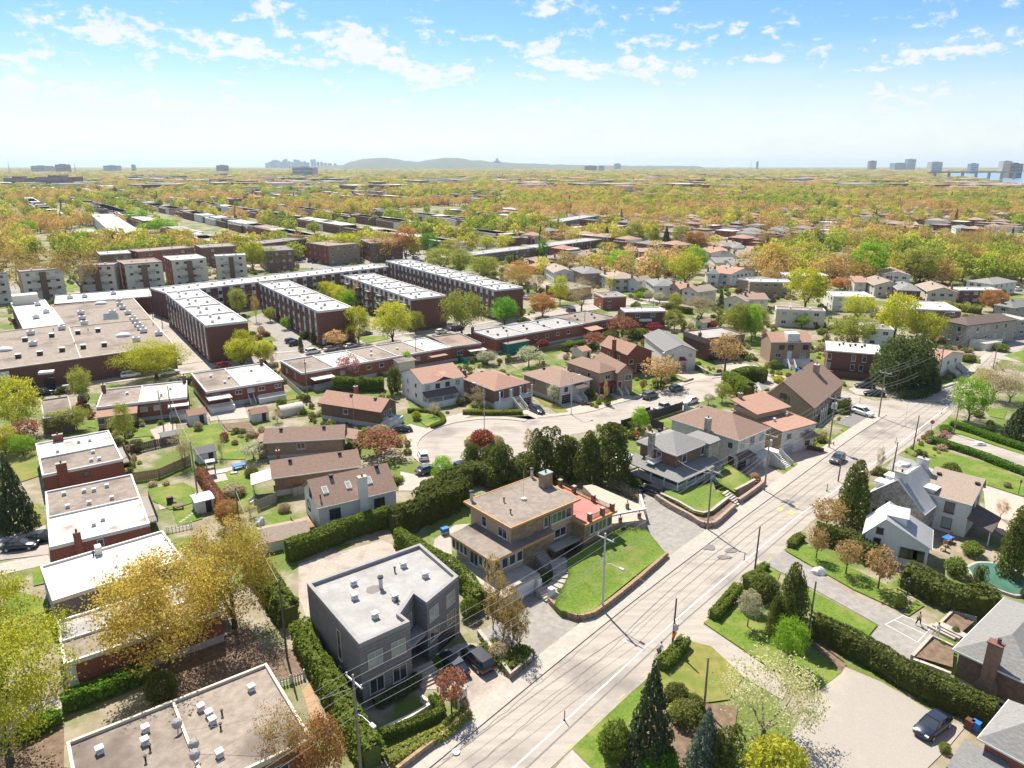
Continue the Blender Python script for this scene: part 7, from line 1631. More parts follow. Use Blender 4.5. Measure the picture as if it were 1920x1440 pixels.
# ---------------------------------------------------------------- raised lawns and garden walls
from mathutils.geometry import delaunay_2d_cdt
def mound(name, ring, m, step=1.0, kind='structure'):
 """ring: ((x, y), z) points; a lawn surface whose height runs smoothly between them"""
 P = [(p[0][0], p[0][1]) for p in ring]; Z = [p[1] for p in ring]
 n = len(P)
 pts = []; zs = []
 for i in range(n):
  j = (i + 1) % n
  l = math.dist(P[i], P[j]); k = max(1, int(l / step))
  for t in range(k):
   pts.append(lerp(P[i], P[j], t / k)); zs.append(Z[i] + (Z[j] - Z[i]) * t / k)
 nb = len(pts)
 x0, x1 = min(p[0] for p in P), max(p[0] for p in P); y0, y1 = min(p[1] for p in P), max(p[1] for p in P)
 y = y0
 bp = list(pts); bz = list(zs)
 while y < y1:
  x = x0
  while x < x1:
   q = (x + R.uniform(-.2, .2), y + R.uniform(-.2, .2))
   if inside(q, P) and min(math.dist(q, b_) for b_ in bp) > step * .5:
    w = [1 / (math.dist(q, b_) ** 2.2 + .01) for b_ in bp]
    pts.append(q); zs.append(sum(a * c for a, c in zip(w, bz)) / sum(w) + .06 * noise.noise(Vector((q[0] * .6, q[1] * .6, 1))))
   x += step
  y += step
 V, E, F, *_ = delaunay_2d_cdt([Vector(p) for p in pts], [(i, (i + 1) % nb) for i in range(nb)], [], 1, 1e-4)
 b = MB(); b.add([(v[0], v[1], zs[i] if i < len(zs) else 1) for i, v in enumerate(V)], [tuple(f) for f in F])
 o0 = len(b.v)
 b.v += [(pts[i][0], pts[i][1], -.02) for i in range(nb)]
 for i in range(nb):
  j = (i + 1) % nb
  b.f.append((i, j, o0 + j, o0 + i)); b.m.append(0)
 o = b.build(name, m, None, True)
 o['kind'] = kind
 return o
mound('lawn', [((5.12,74.88), .9), ((5.81,73.65), .9), ((7.94,72.95), .9), ((9.70,73.65), .9), ((11.28,75.52), .9), ((16.46,81.65), .9), ((21.17,87.07), .9), ((19.63,93.17), 1.2), ((16.02,91.29), 2.0), ((12.65,88.50), 2.1),
               ((9.85,86.04), 2.2), ((7.31,82.77), 2.0), ((7.21,80.04), 1.6), ((6.05,77.48), 1.1)], 'lawn')
def wall(label, path, w, z1, m, z0=0.0, cap=None, name='retaining_wall'):
 o = kerb(name, path, 0, w, z0, z1, m)
 tag(o, label, 'wall')
 if cap: kerb('coping', path, -.05, w + .05, z1 + .002, z1 + .1, cap).parent = o
 return o
def block_wall(label, path, w, z1, m, n_rows=3, bl=.62, name='retaining_wall'):
 """dry laid wall: every block is a separate stone"""
 P = smooth_path(path, 4)
 r = empty(name, (P[0][0], P[0][1], 0))
 tag(r, label, 'wall')
 me = []
 for k in range(4):
  b = MB(); e = .02 + .012 * k
  b.box(-bl / 2 + .012, bl / 2 - .012, -w / 2 - e, w / 2, 0, z1 / n_rows - .015); me.append(b.mesh('stone_block', m))
 tot = [0]
 for i in range(len(P) - 1): tot.append(tot[-1] + math.dist(P[i], P[i + 1]))
 for row in range(n_rows):
  d = bl * (.5 if row % 2 else 0.25)
  while d < tot[-1]:
   i = 0
   while i < len(P) - 2 and tot[i + 1] < d: i += 1
   q = lerp(P[i], P[i + 1], (d - tot[i]) / max(1e-6, tot[i + 1] - tot[i]))
   place('stone_block', R.choice(me), r, (q[0] - P[0][0], q[1] - P[0][1], row * z1 / n_rows), math.atan2(P[i + 1][1] - P[i][1], P[i + 1][0] - P[i][0]))
   d += bl
 return r
block_wall('curved stone block wall holding up the steep green lawn', [(4.77,76.20), (5.71,74.52), (7.48,73.11), (9.18,73.25), (11.06,74.80), (16.38,80.92), (21.54,87.37)], .4, .9, 'stone_tan', 3, .8)
wall('brick edging wall of the russet bank beside the pavement', [(-10.15,50.37), (-8.19,52.57), (-6.09,54.81), (-4.29,57.20), (-4.34,58.15)], .35, .75, 'stone_tan')
wall('retaining wall along the grey house driveway under the poplars', [(-4.00,69.90), (-2.37,66.78), (-0.19,62.50), (2.23,65.30), (2.18,67.08)], .35, .8, 'stone_tan', cap='concrete')
wall('low white planter wall on the grey house patio', [(-12.07,55.14), (-9.73,56.73), (-7.92,58.51), (-9.04,59.63)], .4, .7, 'stucco_cream')
OUT_ = [(23.55,104.79), (25.15,101.58), (27.42,98.09), (28.43,96.08), (29.79,95.65), (31.15,96.74), (35.05,101.58)]
block_wall('pink stone outer retaining wall of the veranda house garden', OUT_, .45, 1.0, 'stone_pink', 3, .9)
wall('inner stone kerb wall around the veranda house lawn', [(23.89,104.50), (26.18,101.50), (27.87,98.43), (29.21,97.74), (30.68,98.43), (34.60,102.98)], .35, 1.35, 'stone_pink', cap='concrete')
mound('planting_bed', [(p, .8) for p in OUT_] + [((34.52,103.48), 1.0), ((32.46,107.64), 1.0), ((25.23,106.58), 1.0)], 'soil')
mound('lawn', [((24.06,104.29), 1.25), ((26.11,101.29), 1.25), ((27.79,98.21), 1.25), ((29.12,97.52), 1.25), ((30.63,98.35), 1.25), ((34.47,103.02), 1.25), ((33.16,105.22), 1.3), ((33.72,108.98), 1.3), ((26.87,105.74), 1.3), ((25.06,105.85), 1.25)], 'lawn')
mound('lawn', [((34.42,108.98), 1.3), ((36.20,105.43), 1.2), ((40.39,109.19), 1.2), ((39.72,112.39), 1.3), ((38.21,116.38), 1.4), ((35.22,112.75), 1.4)], 'lawn')
block_wall('pink stone wall right of the garden steps', [(36.42,103.54), (39.84,107.12), (42.9,110.6)], .45, 1.0, 'stone_pink', 3, .9)
wall('upper kerb wall right of the garden steps', [(36.56,105.79), (38.76,107.64), (41.11,109.84)], .35, 1.35, 'stone_pink', cap='concrete')
r = empty('garden_steps', (*(36.05,103.79), 0), A45 - math.pi / 2)
r.rotation_euler.z = A45
tag(r, 'concrete garden steps rising between pink stone walls to the veranda house', 'steps')
for i in range(8): MB().box(-.9, .9, -1.2 + .42 * i, -1.2 + .42 * (i + 1) - .003, 0, .16 * (i + 1)).build('step', 'stone_grey', r)
r = empty('curved_steps', (*(6.34,81.58), 0), 0)
tag(r, 'curved pale walkway of broad steps beside the steep lawn', 'steps')
pw = [(5.03,77.94), (6.17,79.21), (6.60,80.85), (6.36,82.39), (5.96,83.46)]
sp = smooth_path(pw, 2)
for i in range(len(sp) - 1):
 a, c = offset(sp, 1.2), offset(sp, -1.2)
 b = MB(); b.prism([(p[0] - r.location.x, p[1] - r.location.y) for p in (a[i], a[i + 1], c[i + 1], c[i])], 0, .9 + .16 * i); b.build('step', 'concrete', r)
wall('concrete planter wall before the wide chimney house', [(43.81,65.30), (47.82,68.78), (49.04,67.08)], .35, .9, 'concrete', name='planter_wall')
wall('dark block wall under the front planting bed on the right', [(43.48,64.87), (44.97,63.73), (46.23,62.63)], .4, .8, 'stone_grey')
sheet('planting_bed', [(44.09,65.44), (47.84,68.47), (49.06,66.78), (47.07,63.73)], .7, 'soil')
wall('low wall round the upper planting bed by the stone steps', [(50.03,71.22), (53.33,73.97), (55.25,72.57)], .3, .6, 'concrete', name='planter_wall')
sheet('planting_bed', [(50.44,71.22), (53.23,73.62), (54.83,72.23), (52.14,70.23)], .4, 'soil')
for i in range(3):
 a_ = (50.06,70.55); MB().obox(a_[0] + .5 * i, a_[1] - .1 * i, .6, 1.0, 3.0, 0, .3 + .16 * i).build('stone_step', 'concrete')['kind'] = 'structure'
wall('low dark wall beside the hall garden on the north corner', [(89.6,159.8), (94.2,157.6), (102.1,163.2), (110.2,168.5)], .3, .5, 'stone_grey')
wall('dark block retaining wall beside the mansard house drive', [(49.0,186.4), (50.5,180.2), (51.9,175.6), (54.2,176.3)], .4, .7, 'stone_grey')
wall('small block edging round the shrub bed on the turning street', [(39.9,175.6), (43.0,170.0), (46.0,172.5)], .4, .6, 'stone_grey')
# ---------------------------------------------------------------- swimming pool
r = empty('swimming_pool', (*(63.70,81.28), 0))
tag(r, 'oval swimming pool with green water behind the young cedars', 'pool')
PL = [(61.34,84.06), (63.35,85.17), (65.62,84.95), (67.00,83.40), (67.14,80.87), (63.94,77.87), (61.92,79.24), (60.81,81.49)]
PL = smooth_path(PL + PL[:1], 4)[:-1]
PL = [(p[0] - r.location.x, p[1] - r.location.y) for p in PL]
b = MB(); b.prism([(x * 1.1, y * 1.1) for x, y in PL], 0, .35); b.build('coping', 'concrete', r)
b = MB(); b.prism(PL, .2, .37); b.build('water', 'pool_water', r)
# ---------------------------------------------------------------- fences
def fence(label, path, hgt, m, board=.19, gap=.02, name='board_fence', solid=True):
 P = [tuple(p) for p in path]
 r = empty(name, (P[0][0], P[0][1], 0)); tag(r, label, 'fence')
 bm_ = CACHE.get(('board', m, hgt, board)) or MB().box(-board / 2, board / 2, -.015, .015, .05, hgt).mesh('board', m)
 CACHE[('board', m, hgt, board)] = bm_
 pm = CACHE.get(('post', m, hgt)) or MB().box(-.06, .06, -.06, .06, 0, hgt + .1).mesh('post', m)
 CACHE[('post', m, hgt)] = pm
 for a, c in zip(P, P[1:]):
  l = math.dist(a, c); ang = math.atan2(c[1] - a[1], c[0] - a[0])
  n = int(l / (board + gap))
  for i in range(n):
   q = lerp(a, c, (i + .5) / n); place('board', bm_, r, (q[0] - P[0][0], q[1] - P[0][1], R.uniform(-.015, .015)), ang)
  k = max(1, int(l / 2.4))
  for i in range(k + 1):
   q = lerp(a, c, i / k); place('post', pm, r, (q[0] - P[0][0] - .07 * math.sin(ang), q[1] - P[0][1] + .07 * math.cos(ang), 0), ang)
  q = lerp(a, c, .5)
  for z in (.4, hgt - .3): place('rail', MB().box(-l / 2, l / 2, .016, .06, z, z + .09).mesh('rail', m), r, (q[0] - P[0][0], q[1] - P[0][1], 0), ang)
 return r
fence('long dark board fence along the turning street', [(22.5,137.3), (29.8,142.8), (37.8,149.2)], 2.0, 'trim_dark', .3)
fence('dark fence return beside the veranda house lawn', [(29.4,141.5), (28.8,138.6), (30.8,136.1)], 1.9, 'trim_dark', .3)
fence('pale board fence behind the white car on the turning street', [(37.9,148.3), (39.5,145.9), (41.3,148.3)], 1.6, 'galvanised', .3)
fence('white picket fence between gold maple and gravel roof', [(-24.56,61.56), (-23.14,62.09), (-21.97,62.90)], 1.0, 'trim_white', .14, .12, 'picket_fence')
fence('white trellis fence beside the gold maples', [(-50.99,93.97), (-48.00,95.58)], 1.0, 'trim_white', .1, .35, 'picket_fence')
fence('grey weathered board fence behind the carport bungalow', [(-40.06,101.34), (-38.07,103.91), (-38.33,105.51)], 1.7, 'wood_grey')
fence('weathered fence beside the white skylight cottage', [(-35.83,106.05), (-34.44,107.16)], 1.6, 'wood_grey')
fence('dark board fence across the left back gardens', [(-71.7,124.2), (-68.6,127.2), (-65.6,129.5)], 1.7, 'pole_dark', .3)
fence('wood fence round the paved back yards', [(-64.8,111.8), (-61.2,113.3), (-58.4,119.4)], 1.8, 'wood', .3)
fence('white garden fence beside the white deck semi', [(-59.0,174.0), (-49.7,159.3)], 1.4, 'stucco_white', .3, .0)
fence('green garden fence behind the patchwork terrace', [(-17.3,194.5), (-14.4,190.3), (-11.9,184.8)], 1.7, 'teal', .3)
fence('dark fence behind the white blossom trees', [(-1.8,187.9), (3.3,190.3), (7.1,198.9), (15.1,204.3)], 1.6, 'pole_dark', .4)
fence('white fence by the flat roofed duplex street', [(95.1,321.5), (103.5,326.0)], 1.4, 'trim_white', .4)
r = empty('chain_link_fence', (*(-61.9,141.2), 0)); tag(r, 'thin black wire fence round the vegetable plot', 'fence')
for a, c in (((-62.2,141.6), (-58.0,135.1)), ((-58.0,135.1), (-52.0,134.3)), ((-69.6,138.5), (-62.4,142.1))):
 b = MB(); o_ = r.location
 for z in (.3, .7, 1.1): b.tube([(a[0] - o_.x, a[1] - o_.y, z), (c[0] - o_.x, c[1] - o_.y, z)], .02, 4)
 b.build('wire_rail', 'trim_dark', r)
 n = int(math.dist(a, c) / 1.6)
 for i in range(n + 1):
  q = lerp(a, c, i / max(1, n)); MB().tube([(q[0] - o_.x, q[1] - o_.y, 0), (q[0] - o_.x, q[1] - o_.y, 1.2)], .03, 4).build('post', 'trim_dark', r)
sheet('planting_bed', [(-60.9,140.3), (-55.4,141.6), (-52.4,135.5), (-58.0,135.9)], .1, 'soil')
# ---------------------------------------------------------------- sheds and garden things
def shed(name, label, p, ang, lx, ly, hh, wallm, roofm, rise=.8):
 r = empty(name, (p[0], p[1], 0), ang); tag(r, label, 'shed')
 b = MB(); b.box(-lx / 2, lx / 2, -ly / 2, ly / 2, 0, hh)
 b.add([(-lx / 2, -ly / 2, hh), (-lx / 2, ly / 2, hh), (-lx / 2, 0, hh + rise)], [(0, 2, 1)]); b.add([(lx / 2, -ly / 2, hh), (lx / 2, ly / 2, hh), (lx / 2, 0, hh + rise)], [(0, 1, 2)])
 b.build('wall', wallm, r)
 e = .2; d = rise * (ly / 2 + e) / (ly / 2)
 MB().slab([(-lx / 2 - e, -ly / 2 - e, hh + rise - d + .05), (lx / 2 + e, -ly / 2 - e, hh + rise - d + .05), (lx / 2 + e, 0, hh + rise + .05), (-lx / 2 - e, 0, hh + rise + .05)], .08).slab(
  [(-lx / 2 - e, .003, hh + rise + .05), (lx / 2 + e, .003, hh + rise + .05), (lx / 2 + e, ly / 2 + e, hh + rise - d + .05), (-lx / 2 - e, ly / 2 + e, hh + rise - d + .05)], .08).build('roof', roofm, r)
 place('door', door_mesh(.9, min(1.9, hh - .1), 'trim_white', 'door_dark'), r, (lx * .2, -ly / 2, 0), 0)
 return r
AR = math.radians(36)
shed('garden_shed', 'blue white garden shed with orange roof by the wire fence', (-66.7,141.6), AR, 3.4, 3.0, 2.2, 'siding_white', 'shingle_orange')
shed('garden_shed', 'small white shed with red roof beside the vegetable plot', (-54.0,143.0), AR, 3.4, 2.6, 2.0, 'siding_white', 'shingle_orange')
shed('garden_shed', 'grey roofed shed by the big back lawn', (-56.5,121.4), AR, 3.2, 2.8, 2.0, 'siding_white', 'shingle_grey')
shed('garden_shed', 'flat pale grey shed at the hedge in back gardens', (-48.84,101.84), AR, 2.6, 3.0, 2.1, 'siding_white', 'galvanised', .25)
shed('garden_shed', 'grey shed with a purple tarp in left back gardens', (-67.2,130.2), AR, 3.0, 2.4, 1.8, 'siding_grey', 'shingle_grey', .5)
shed('garden_shed', 'cream shed with orange roof behind the tan split house', (19.6,194.9), AR, 3.2, 4.5, 2.4, 'stucco_cream', 'shingle_orange')
shed('garden_shed', 'small white shed beyond the pink mansard house', (63.8,232.8), AR, 4, 3, 2.2, 'stucco_white', 'shingle_brown')
shed('pool_pavilion', 'low roof of pale slabs behind the long tall cedar hedge', (-33.00,91.88), math.radians(25), 6.5, 5.0, 1.6, 'stucco_white', 'shingle_tan', .9)
r = empty('car_shelter', (*(-48.3,146.8), 0), AR); tag(r, 'white tent shaped tarpaulin shelter in a back garden', 'shelter')
b = MB(); n = 9
for x in (-2.6, 2.6): b.v += [(x, 1.6 * math.cos(math.pi * i / (n - 1)), 2.3 * math.sin(math.pi * i / (n - 1)) ** .7) for i in range(n)]
for i in range(n - 1): b.f.append((i, i + 1, n + i + 1, n + i)); b.m.append(0)
b.f += [tuple(range(n)), tuple(range(n, 2 * n))]; b.m += [0, 0]
b.build('tarpaulin', 'stucco_cream', r, True)
r = empty('gazebo', (*(57.5,158.7), 0), A45); tag(r, 'dark framed gazebo with pale two tier canopy behind the broad gable', 'gazebo')
b = MB(); b.add([(-2, -2, 2.4), (2, -2, 2.4), (2, 2, 2.4), (-2, 2, 2.4), (-.6, -.6, 3.2), (.6, -.6, 3.2), (.6, .6, 3.2), (-.6, .6, 3.2), (0, 0, 3.7)], [(0, 1, 5, 4), (1, 2, 6, 5), (2, 3, 7, 6), (3, 0, 4, 7), (4, 5, 8), (5, 6, 8), (6, 7, 8), (7, 4, 8)]); b.build('canopy', 'trim_grey', r)
for x, y in ((-1.9, -1.9), (1.9, -1.9), (1.9, 1.9), (-1.9, 1.9)): MB().box(x - .05, x + .05, y - .05, y + .05, 0, 2.4).build('post', 'trim_dark', r)
def rock(name, label, cat, p, s, m, z=0):
 b = MB(); n = 9
 for i in range(5):
  el = (i / 4 - .12) * math.pi / 2
  for j in range(n):
   q = Vector((math.cos(el) * math.cos(j * 6.283 / n), math.cos(el) * math.sin(j * 6.283 / n), math.sin(el)))
   q *= 1 + .3 * noise.noise(q * 1.7 + Vector((p[0], p[1], 0)))
   b.v.append((q.x * s[0], q.y * s[1], q.z * s[2]))
 for i in range(4):
  for j in range(n): b.f.append((i * n + j, i * n + (j + 1) % n, (i + 1) * n + (j + 1) % n, (i + 1) * n + j)); b.m.append(0)
 b.f.append(tuple(4 * n + j for j in range(n))); b.m.append(0)
 o = b.build(name, m); o.location = (p[0], p[1], z); tag(o, label, cat)
rock('boulder', 'pale boulder on the small back lawn by the pavilion roof', 'boulder', (-38.19,96.74), (1.0, .9, 1.2), 'rock')
rock('boulder', 'white wrapped mound on the grey driveway edge', 'boulder', (40.89,83.19), (1.0, .8, .9), 'trim_white')
rock('boulder', 'white boulder beside the upper bright hedge', 'boulder', (90.8,128.7), (1.4, .8, .7), 'trim_white')
rock('boulder', 'white boulder on the drive before the farmhouse', 'boulder', (70.8,118.8), (1.5, 1.0, .8), 'trim_white')
def boxy(name, label, cat, p, ang, parts, group=None):
 """parts: (part name, x0, x1, y0, y1, z0, z1, material)"""
 r = empty(name, (p[0], p[1], 0), ang); tag(r, label, cat, group)
 for q in parts: MB().box(*q[1:7]).build(q[0], q[7], r)
 return r
def bin_(label, p, m, ang=.6):
 boxy('wheelie_bin', label, 'bin', p, ang, [('body', -.28, .28, -.32, .32, .1, 1.0, m), ('lid', -.31, .31, -.36, .36, 1.002, 1.08, m), ('handle', -.25, .25, .36, .42, .92, .97, 'trim_dark'), ('wheel', -.3, -.22, .2, .4, 0, .2, 'rubber'), ('wheel', .22, .3, .2, .4, 0, .2, 'rubber')], 'wheeled bins')
bin_('blue wheeled bin by the corner red brick house', (44.53,55.58), 'blue'); bin_('brown wheeled bin beside the blue one at the hedge end', (44.07,55.81), 'door_brown')
bin_('blue bin by the white garage of the twin house', (75.1,178.5), 'blue'); bin_('blue bin before the twin house porch', (75.0,179.7), 'blue')
bin_('blue recycling box on the path below the duplex hedge', (-46.89,57.08), 'blue')
boxy('air_conditioner', 'white air conditioner on the ground beyond the red terrace', 'air conditioner', (14.8,111.1), A45, [('case', -.55, .55, -.5, .5, .1, 1.3, 'trim_white'), ('grille', -.45, .45, -.53, -.502, .25, 1.15, 'trim_dark')])
boxy('play_table', 'blue play table in the fenced toddler yard', 'table', (-48.9,117.4), AR, [('top', -1.1, 1.1, -.7, .7, .7, .85, 'blue'), ('leg', -1, -.85, -.6, -.45, 0, .7, 'blue'), ('leg', .85, 1, -.6, -.45, 0, .7, 'blue'), ('leg', -1, -.85, .45, .6, 0, .7, 'blue'), ('leg', .85, 1, .45, .6, 0, .7, 'blue')])
boxy('sandbox', 'teal and red toy sandbox on the toddler yard', 'sandbox', (-49.0,115.1), .3, [('tray', -.6, .6, -.4, .4, 0, .3, 'teal'), ('sand', -.5, .5, -.3, .3, .302, .32, 'stucco_cream')])
boxy('swing_frame', 'grey climbing frame in the toddler yard', 'climbing frame', (-52.8,114.8), .5, [('tower', -.7, .7, -.7, .7, 1.2, 1.35, 'wood_grey'), ('post', -.7, -.58, -.7, -.58, 0, 2.6, 'wood_grey'), ('post', .58, .7, -.7, -.58, 0, 2.6, 'wood_grey'), ('post', -.7, -.58, .58, .7, 0, 2.6, 'wood_grey'), ('post', .58, .7, .58, .7, 0, 2.6, 'wood_grey'), ('roof', -.8, .8, -.8, .8, 2.602, 2.7, 'trim_grey'), ('slide', .72, 2.6, -.4, .4, .1, .25, 'trim_white')])
boxy('garden_bench', 'white garden bench on the lower back lawn', 'bench', (-41.77,103.91), 1.2, [('seat', -.7, .7, -.25, .25, .4, .46, 'trim_white'), ('backrest', -.7, .7, .25, .3, .46, .9, 'trim_white'), ('leg', -.65, -.55, -.2, .2, 0, .4, 'trim_white'), ('leg', .55, .65, -.2, .2, 0, .4, 'trim_white')])
boxy('patio_table', 'patio table with chairs under leaves by the metal roofed cottage', 'table', (62.89,91.53), .5, [('top', -.8, .8, -.5, .5, .7, .75, 'blue'), ('leg', -.06, .06, -.06, .06, 0, .7, 'trim_dark')])
for i, q in enumerate(((63.97,92.40), (63.27,90.96), (61.94,90.40), (60.85,89.02))):
 o = boxy('patio_chair', None, 'chair', q, i * 1.3, [('seat', -.3, .3, -.3, .3, .38, .45, 'wood'), ('backrest', -.3, .3, .25, .32, .45, 1.0, 'wood'), ('leg', -.28, -.2, -.28, -.2, 0, .38, 'wood'), ('leg', .2, .28, -.28, -.2, 0, .38, 'wood'), ('leg', -.28, -.2, .2, .28, 0, .38, 'wood'), ('leg', .2, .28, .2, .28, 0, .38, 'wood')], 'patio chairs')
 AUTO.append((o, 'brown patio chair'))
boxy('garden_cart', 'blue tarpaulin covered cart on the buff house patio', 'cart', (-9.88,93.67), .6, [('frame', -.6, .6, -.4, .4, .3, .5, 'galvanised'), ('cover', -.55, .55, -.38, .38, .502, 1.1, 'blue'), ('wheel', -.5, -.4, -.5, -.41, 0, .35, 'rubber'), ('wheel', .4, .5, -.5, -.41, 0, .35, 'rubber')])
boxy('barbecue', 'black barbecue on the left back garden patio', 'barbecue', (-54.95,103.65), .6, [('hood', -.5, .5, -.3, .3, .75, 1.15, 'black'), ('cart', -.45, .45, -.28, .28, .1, .74, 'trim_dark'), ('shelf', .5, .95, -.28, .28, .72, .77, 'trim_dark')])
boxy('garden_table', 'dark garden table by the stepping stones', 'table', (-52.83,101.84), .3, [('top', -.8, .8, -.5, .5, .65, .72, 'door_brown'), ('leg', -.7, -.6, -.4, .4, 0, .65, 'door_brown'), ('leg', .6, .7, -.4, .4, 0, .65, 'door_brown')])
boxy('for_sale_sign', 'white and green estate sign on posts above the russet bank', 'sign', (-4.94,58.39), A45, [('board', -.55, .55, -.03, .03, 1.0, 2.3, 'trim_white'), ('footer', -.5, .5, -.045, -.032, 1.05, 1.35, 'leaf_green'), ('post', -.6, -.5, -.05, .05, 0, 2.4, 'trim_white'), ('post', .5, .6, -.05, .05, 0, 2.4, 'trim_white')])
for i, q in enumerate(((-50.28,97.91), (-50.13,98.63), (-49.99,99.35), (-49.85,100.09), (-49.70,100.83), (-50.48,97.34))):
 b = MB(); b.prism([(.3 * math.cos(k), .25 * math.sin(k)) for k in [j * .7 for j in range(9)]], .07, .13); o = b.build('stepping_stone', 'concrete'); o.location = (q[0], q[1], 0); tag(o, None, 'paving stone', 'stepping stones across the back lawn', auto='pale stepping stone')
for a, c in (((44.20,72.06), (47.21,73.80)), ((47.21,73.80), (49.38,71.55)), ((49.38,71.55), (46.20,68.78)), ((46.20,68.78), (44.20,72.06)), ((45.69,72.92), (47.81,70.23))):
 strip('court_line', [a, c], -.04, .04, .085, 'paint_white')
r = empty('stop_sign', (*(84.5,134.3), 0), math.radians(-20)); tag(r, 'red octagonal stop sign on a post at the junction', 'sign')
MB().box(-.04, .04, -.03, .03, 0, 3.0).build('post', 'galvanised', r)
b = MB(); b.add([(.42 * math.cos(math.pi / 8 + k * math.pi / 4), -.05, 2.7 + .42 * math.sin(math.pi / 8 + k * math.pi / 4)) for k in range(8)] + [(.42 * math.cos(math.pi / 8 + k * math.pi / 4), -.035, 2.7 + .42 * math.sin(math.pi / 8 + k * math.pi / 4)) for k in range(8)], [tuple(range(8)), tuple(range(15, 7, -1))] + [(k, (k + 1) % 8, 8 + (k + 1) % 8, 8 + k) for k in range(8)])
pl = b.build('plate', 'stop_red', r)
fc = bpy.data.curves.new('lettering', 'FONT'); fc.body = 'ARR\u00caT'; fc.size = .24; fc.align_x = 'CENTER'; fc.align_y = 'CENTER'; fc.materials.append(MT['trim_white'])
fo = bpy.data.objects.new('lettering', fc); C.objects.link(fo)
bpy.context.view_layer.update()
lm_ = bpy.data.meshes.new_from_object(fo.evaluated_get(bpy.context.evaluated_depsgraph_get())); bpy.data.objects.remove(fo)
fo = place('lettering', lm_, pl); fo.location = (0, -.056, 2.7); fo.rotation_euler = (math.pi / 2, 0, 0)
r = empty('fire_hydrant', (*(62.4,128.5), 0)); tag(r, 'red fire hydrant on the clerestory house lawn', 'hydrant')
MB().tube([(0, 0, 0), (0, 0, .65), (0, 0, .8)], [.13, .13, .05], 10).build('barrel', 'orange_plastic', r); MB().tube([(-.22, 0, .5), (.22, 0, .5)], .06, 8).build('outlet', 'orange_plastic', r)
# ---------------------------------------------------------------- poles, lamps and wires
def pole(label, p, h, m='pole_wood', lean=0.0, arm=True, lamp=None, trans=0, name='utility_pole', group='utility poles', rad=.15, ang=A45):
 r = empty(name, (p[0], p[1], 0), ang); tag(r, label, 'pole', group)
 MB().tube([(0, 0, -.1), (0, lean * .5, h * .5), (0, lean, h)], [rad, rad * .85, rad * .68], 9).build('pole', m, r)
 if arm:
  a = MB(); a.box(-.06, .06, -1.2, 1.2, h - .75, h - .62); a.build('crossarm', 'galvanised', r)
  for y in (-1.1, -.0, 1.1): MB().tube([(0.0, y, h - .62), (0, y, h - .32)], [.05, .07], 6).build('insulator', 'trim_white', r)
 if lamp:
  b = MB(); b.tube([(0, 0, h * lamp), (0, -.9, h * lamp + .35), (0, -2.2, h * lamp + .35)], .045, 6); k = b.build('lamp_arm', 'galvanised', r)
  MB().box(-.16, .16, -2.75, -2.1, h * lamp + .26, h * lamp + .42).build('lamp_head', 'galvanised', k)
 for i in range(trans):
  MB().tube([(.32 * math.cos(i * 2.1), .32 * math.sin(i * 2.1), h - 2.6), (.32 * math.cos(i * 2.1), .32 * math.sin(i * 2.1), h - 1.5)], .24, 10).build('transformer', 'galvanised', r)
 return r
LP = [((-13.47,50.46), 10.6, 0), ((11.06,74.76), 10.6, 0), ((29.16,95.00), 10.2, 0), ((42.11,108.18), 10.6, 1), ((61.0,127.2), 10.6, 3), ((79.2,144.7), 10.6, 0), ((104.8,167.3), 10.0, 0)]
LB = ('utility pole with street lamp beside the grey house hedge', 'utility pole with street lamp in front of the steep lawn', 'utility pole at the rounded pink stone wall', 'utility pole with one grey transformer by the white stone villa',
      'utility pole with three transformers on the clerestory house lawn', 'leaning utility pole at the side street corner', 'utility pole by the pine corner hip house')
for (p, hh, tr_), lb in zip(LP, LB): pole(lb, p, hh, 'galvanised' if tr_ == 0 and p is LP[1][0] else 'pole_wood', .1, True, .62 if lb.find('lamp') > 0 or tr_ == 3 else None, tr_)
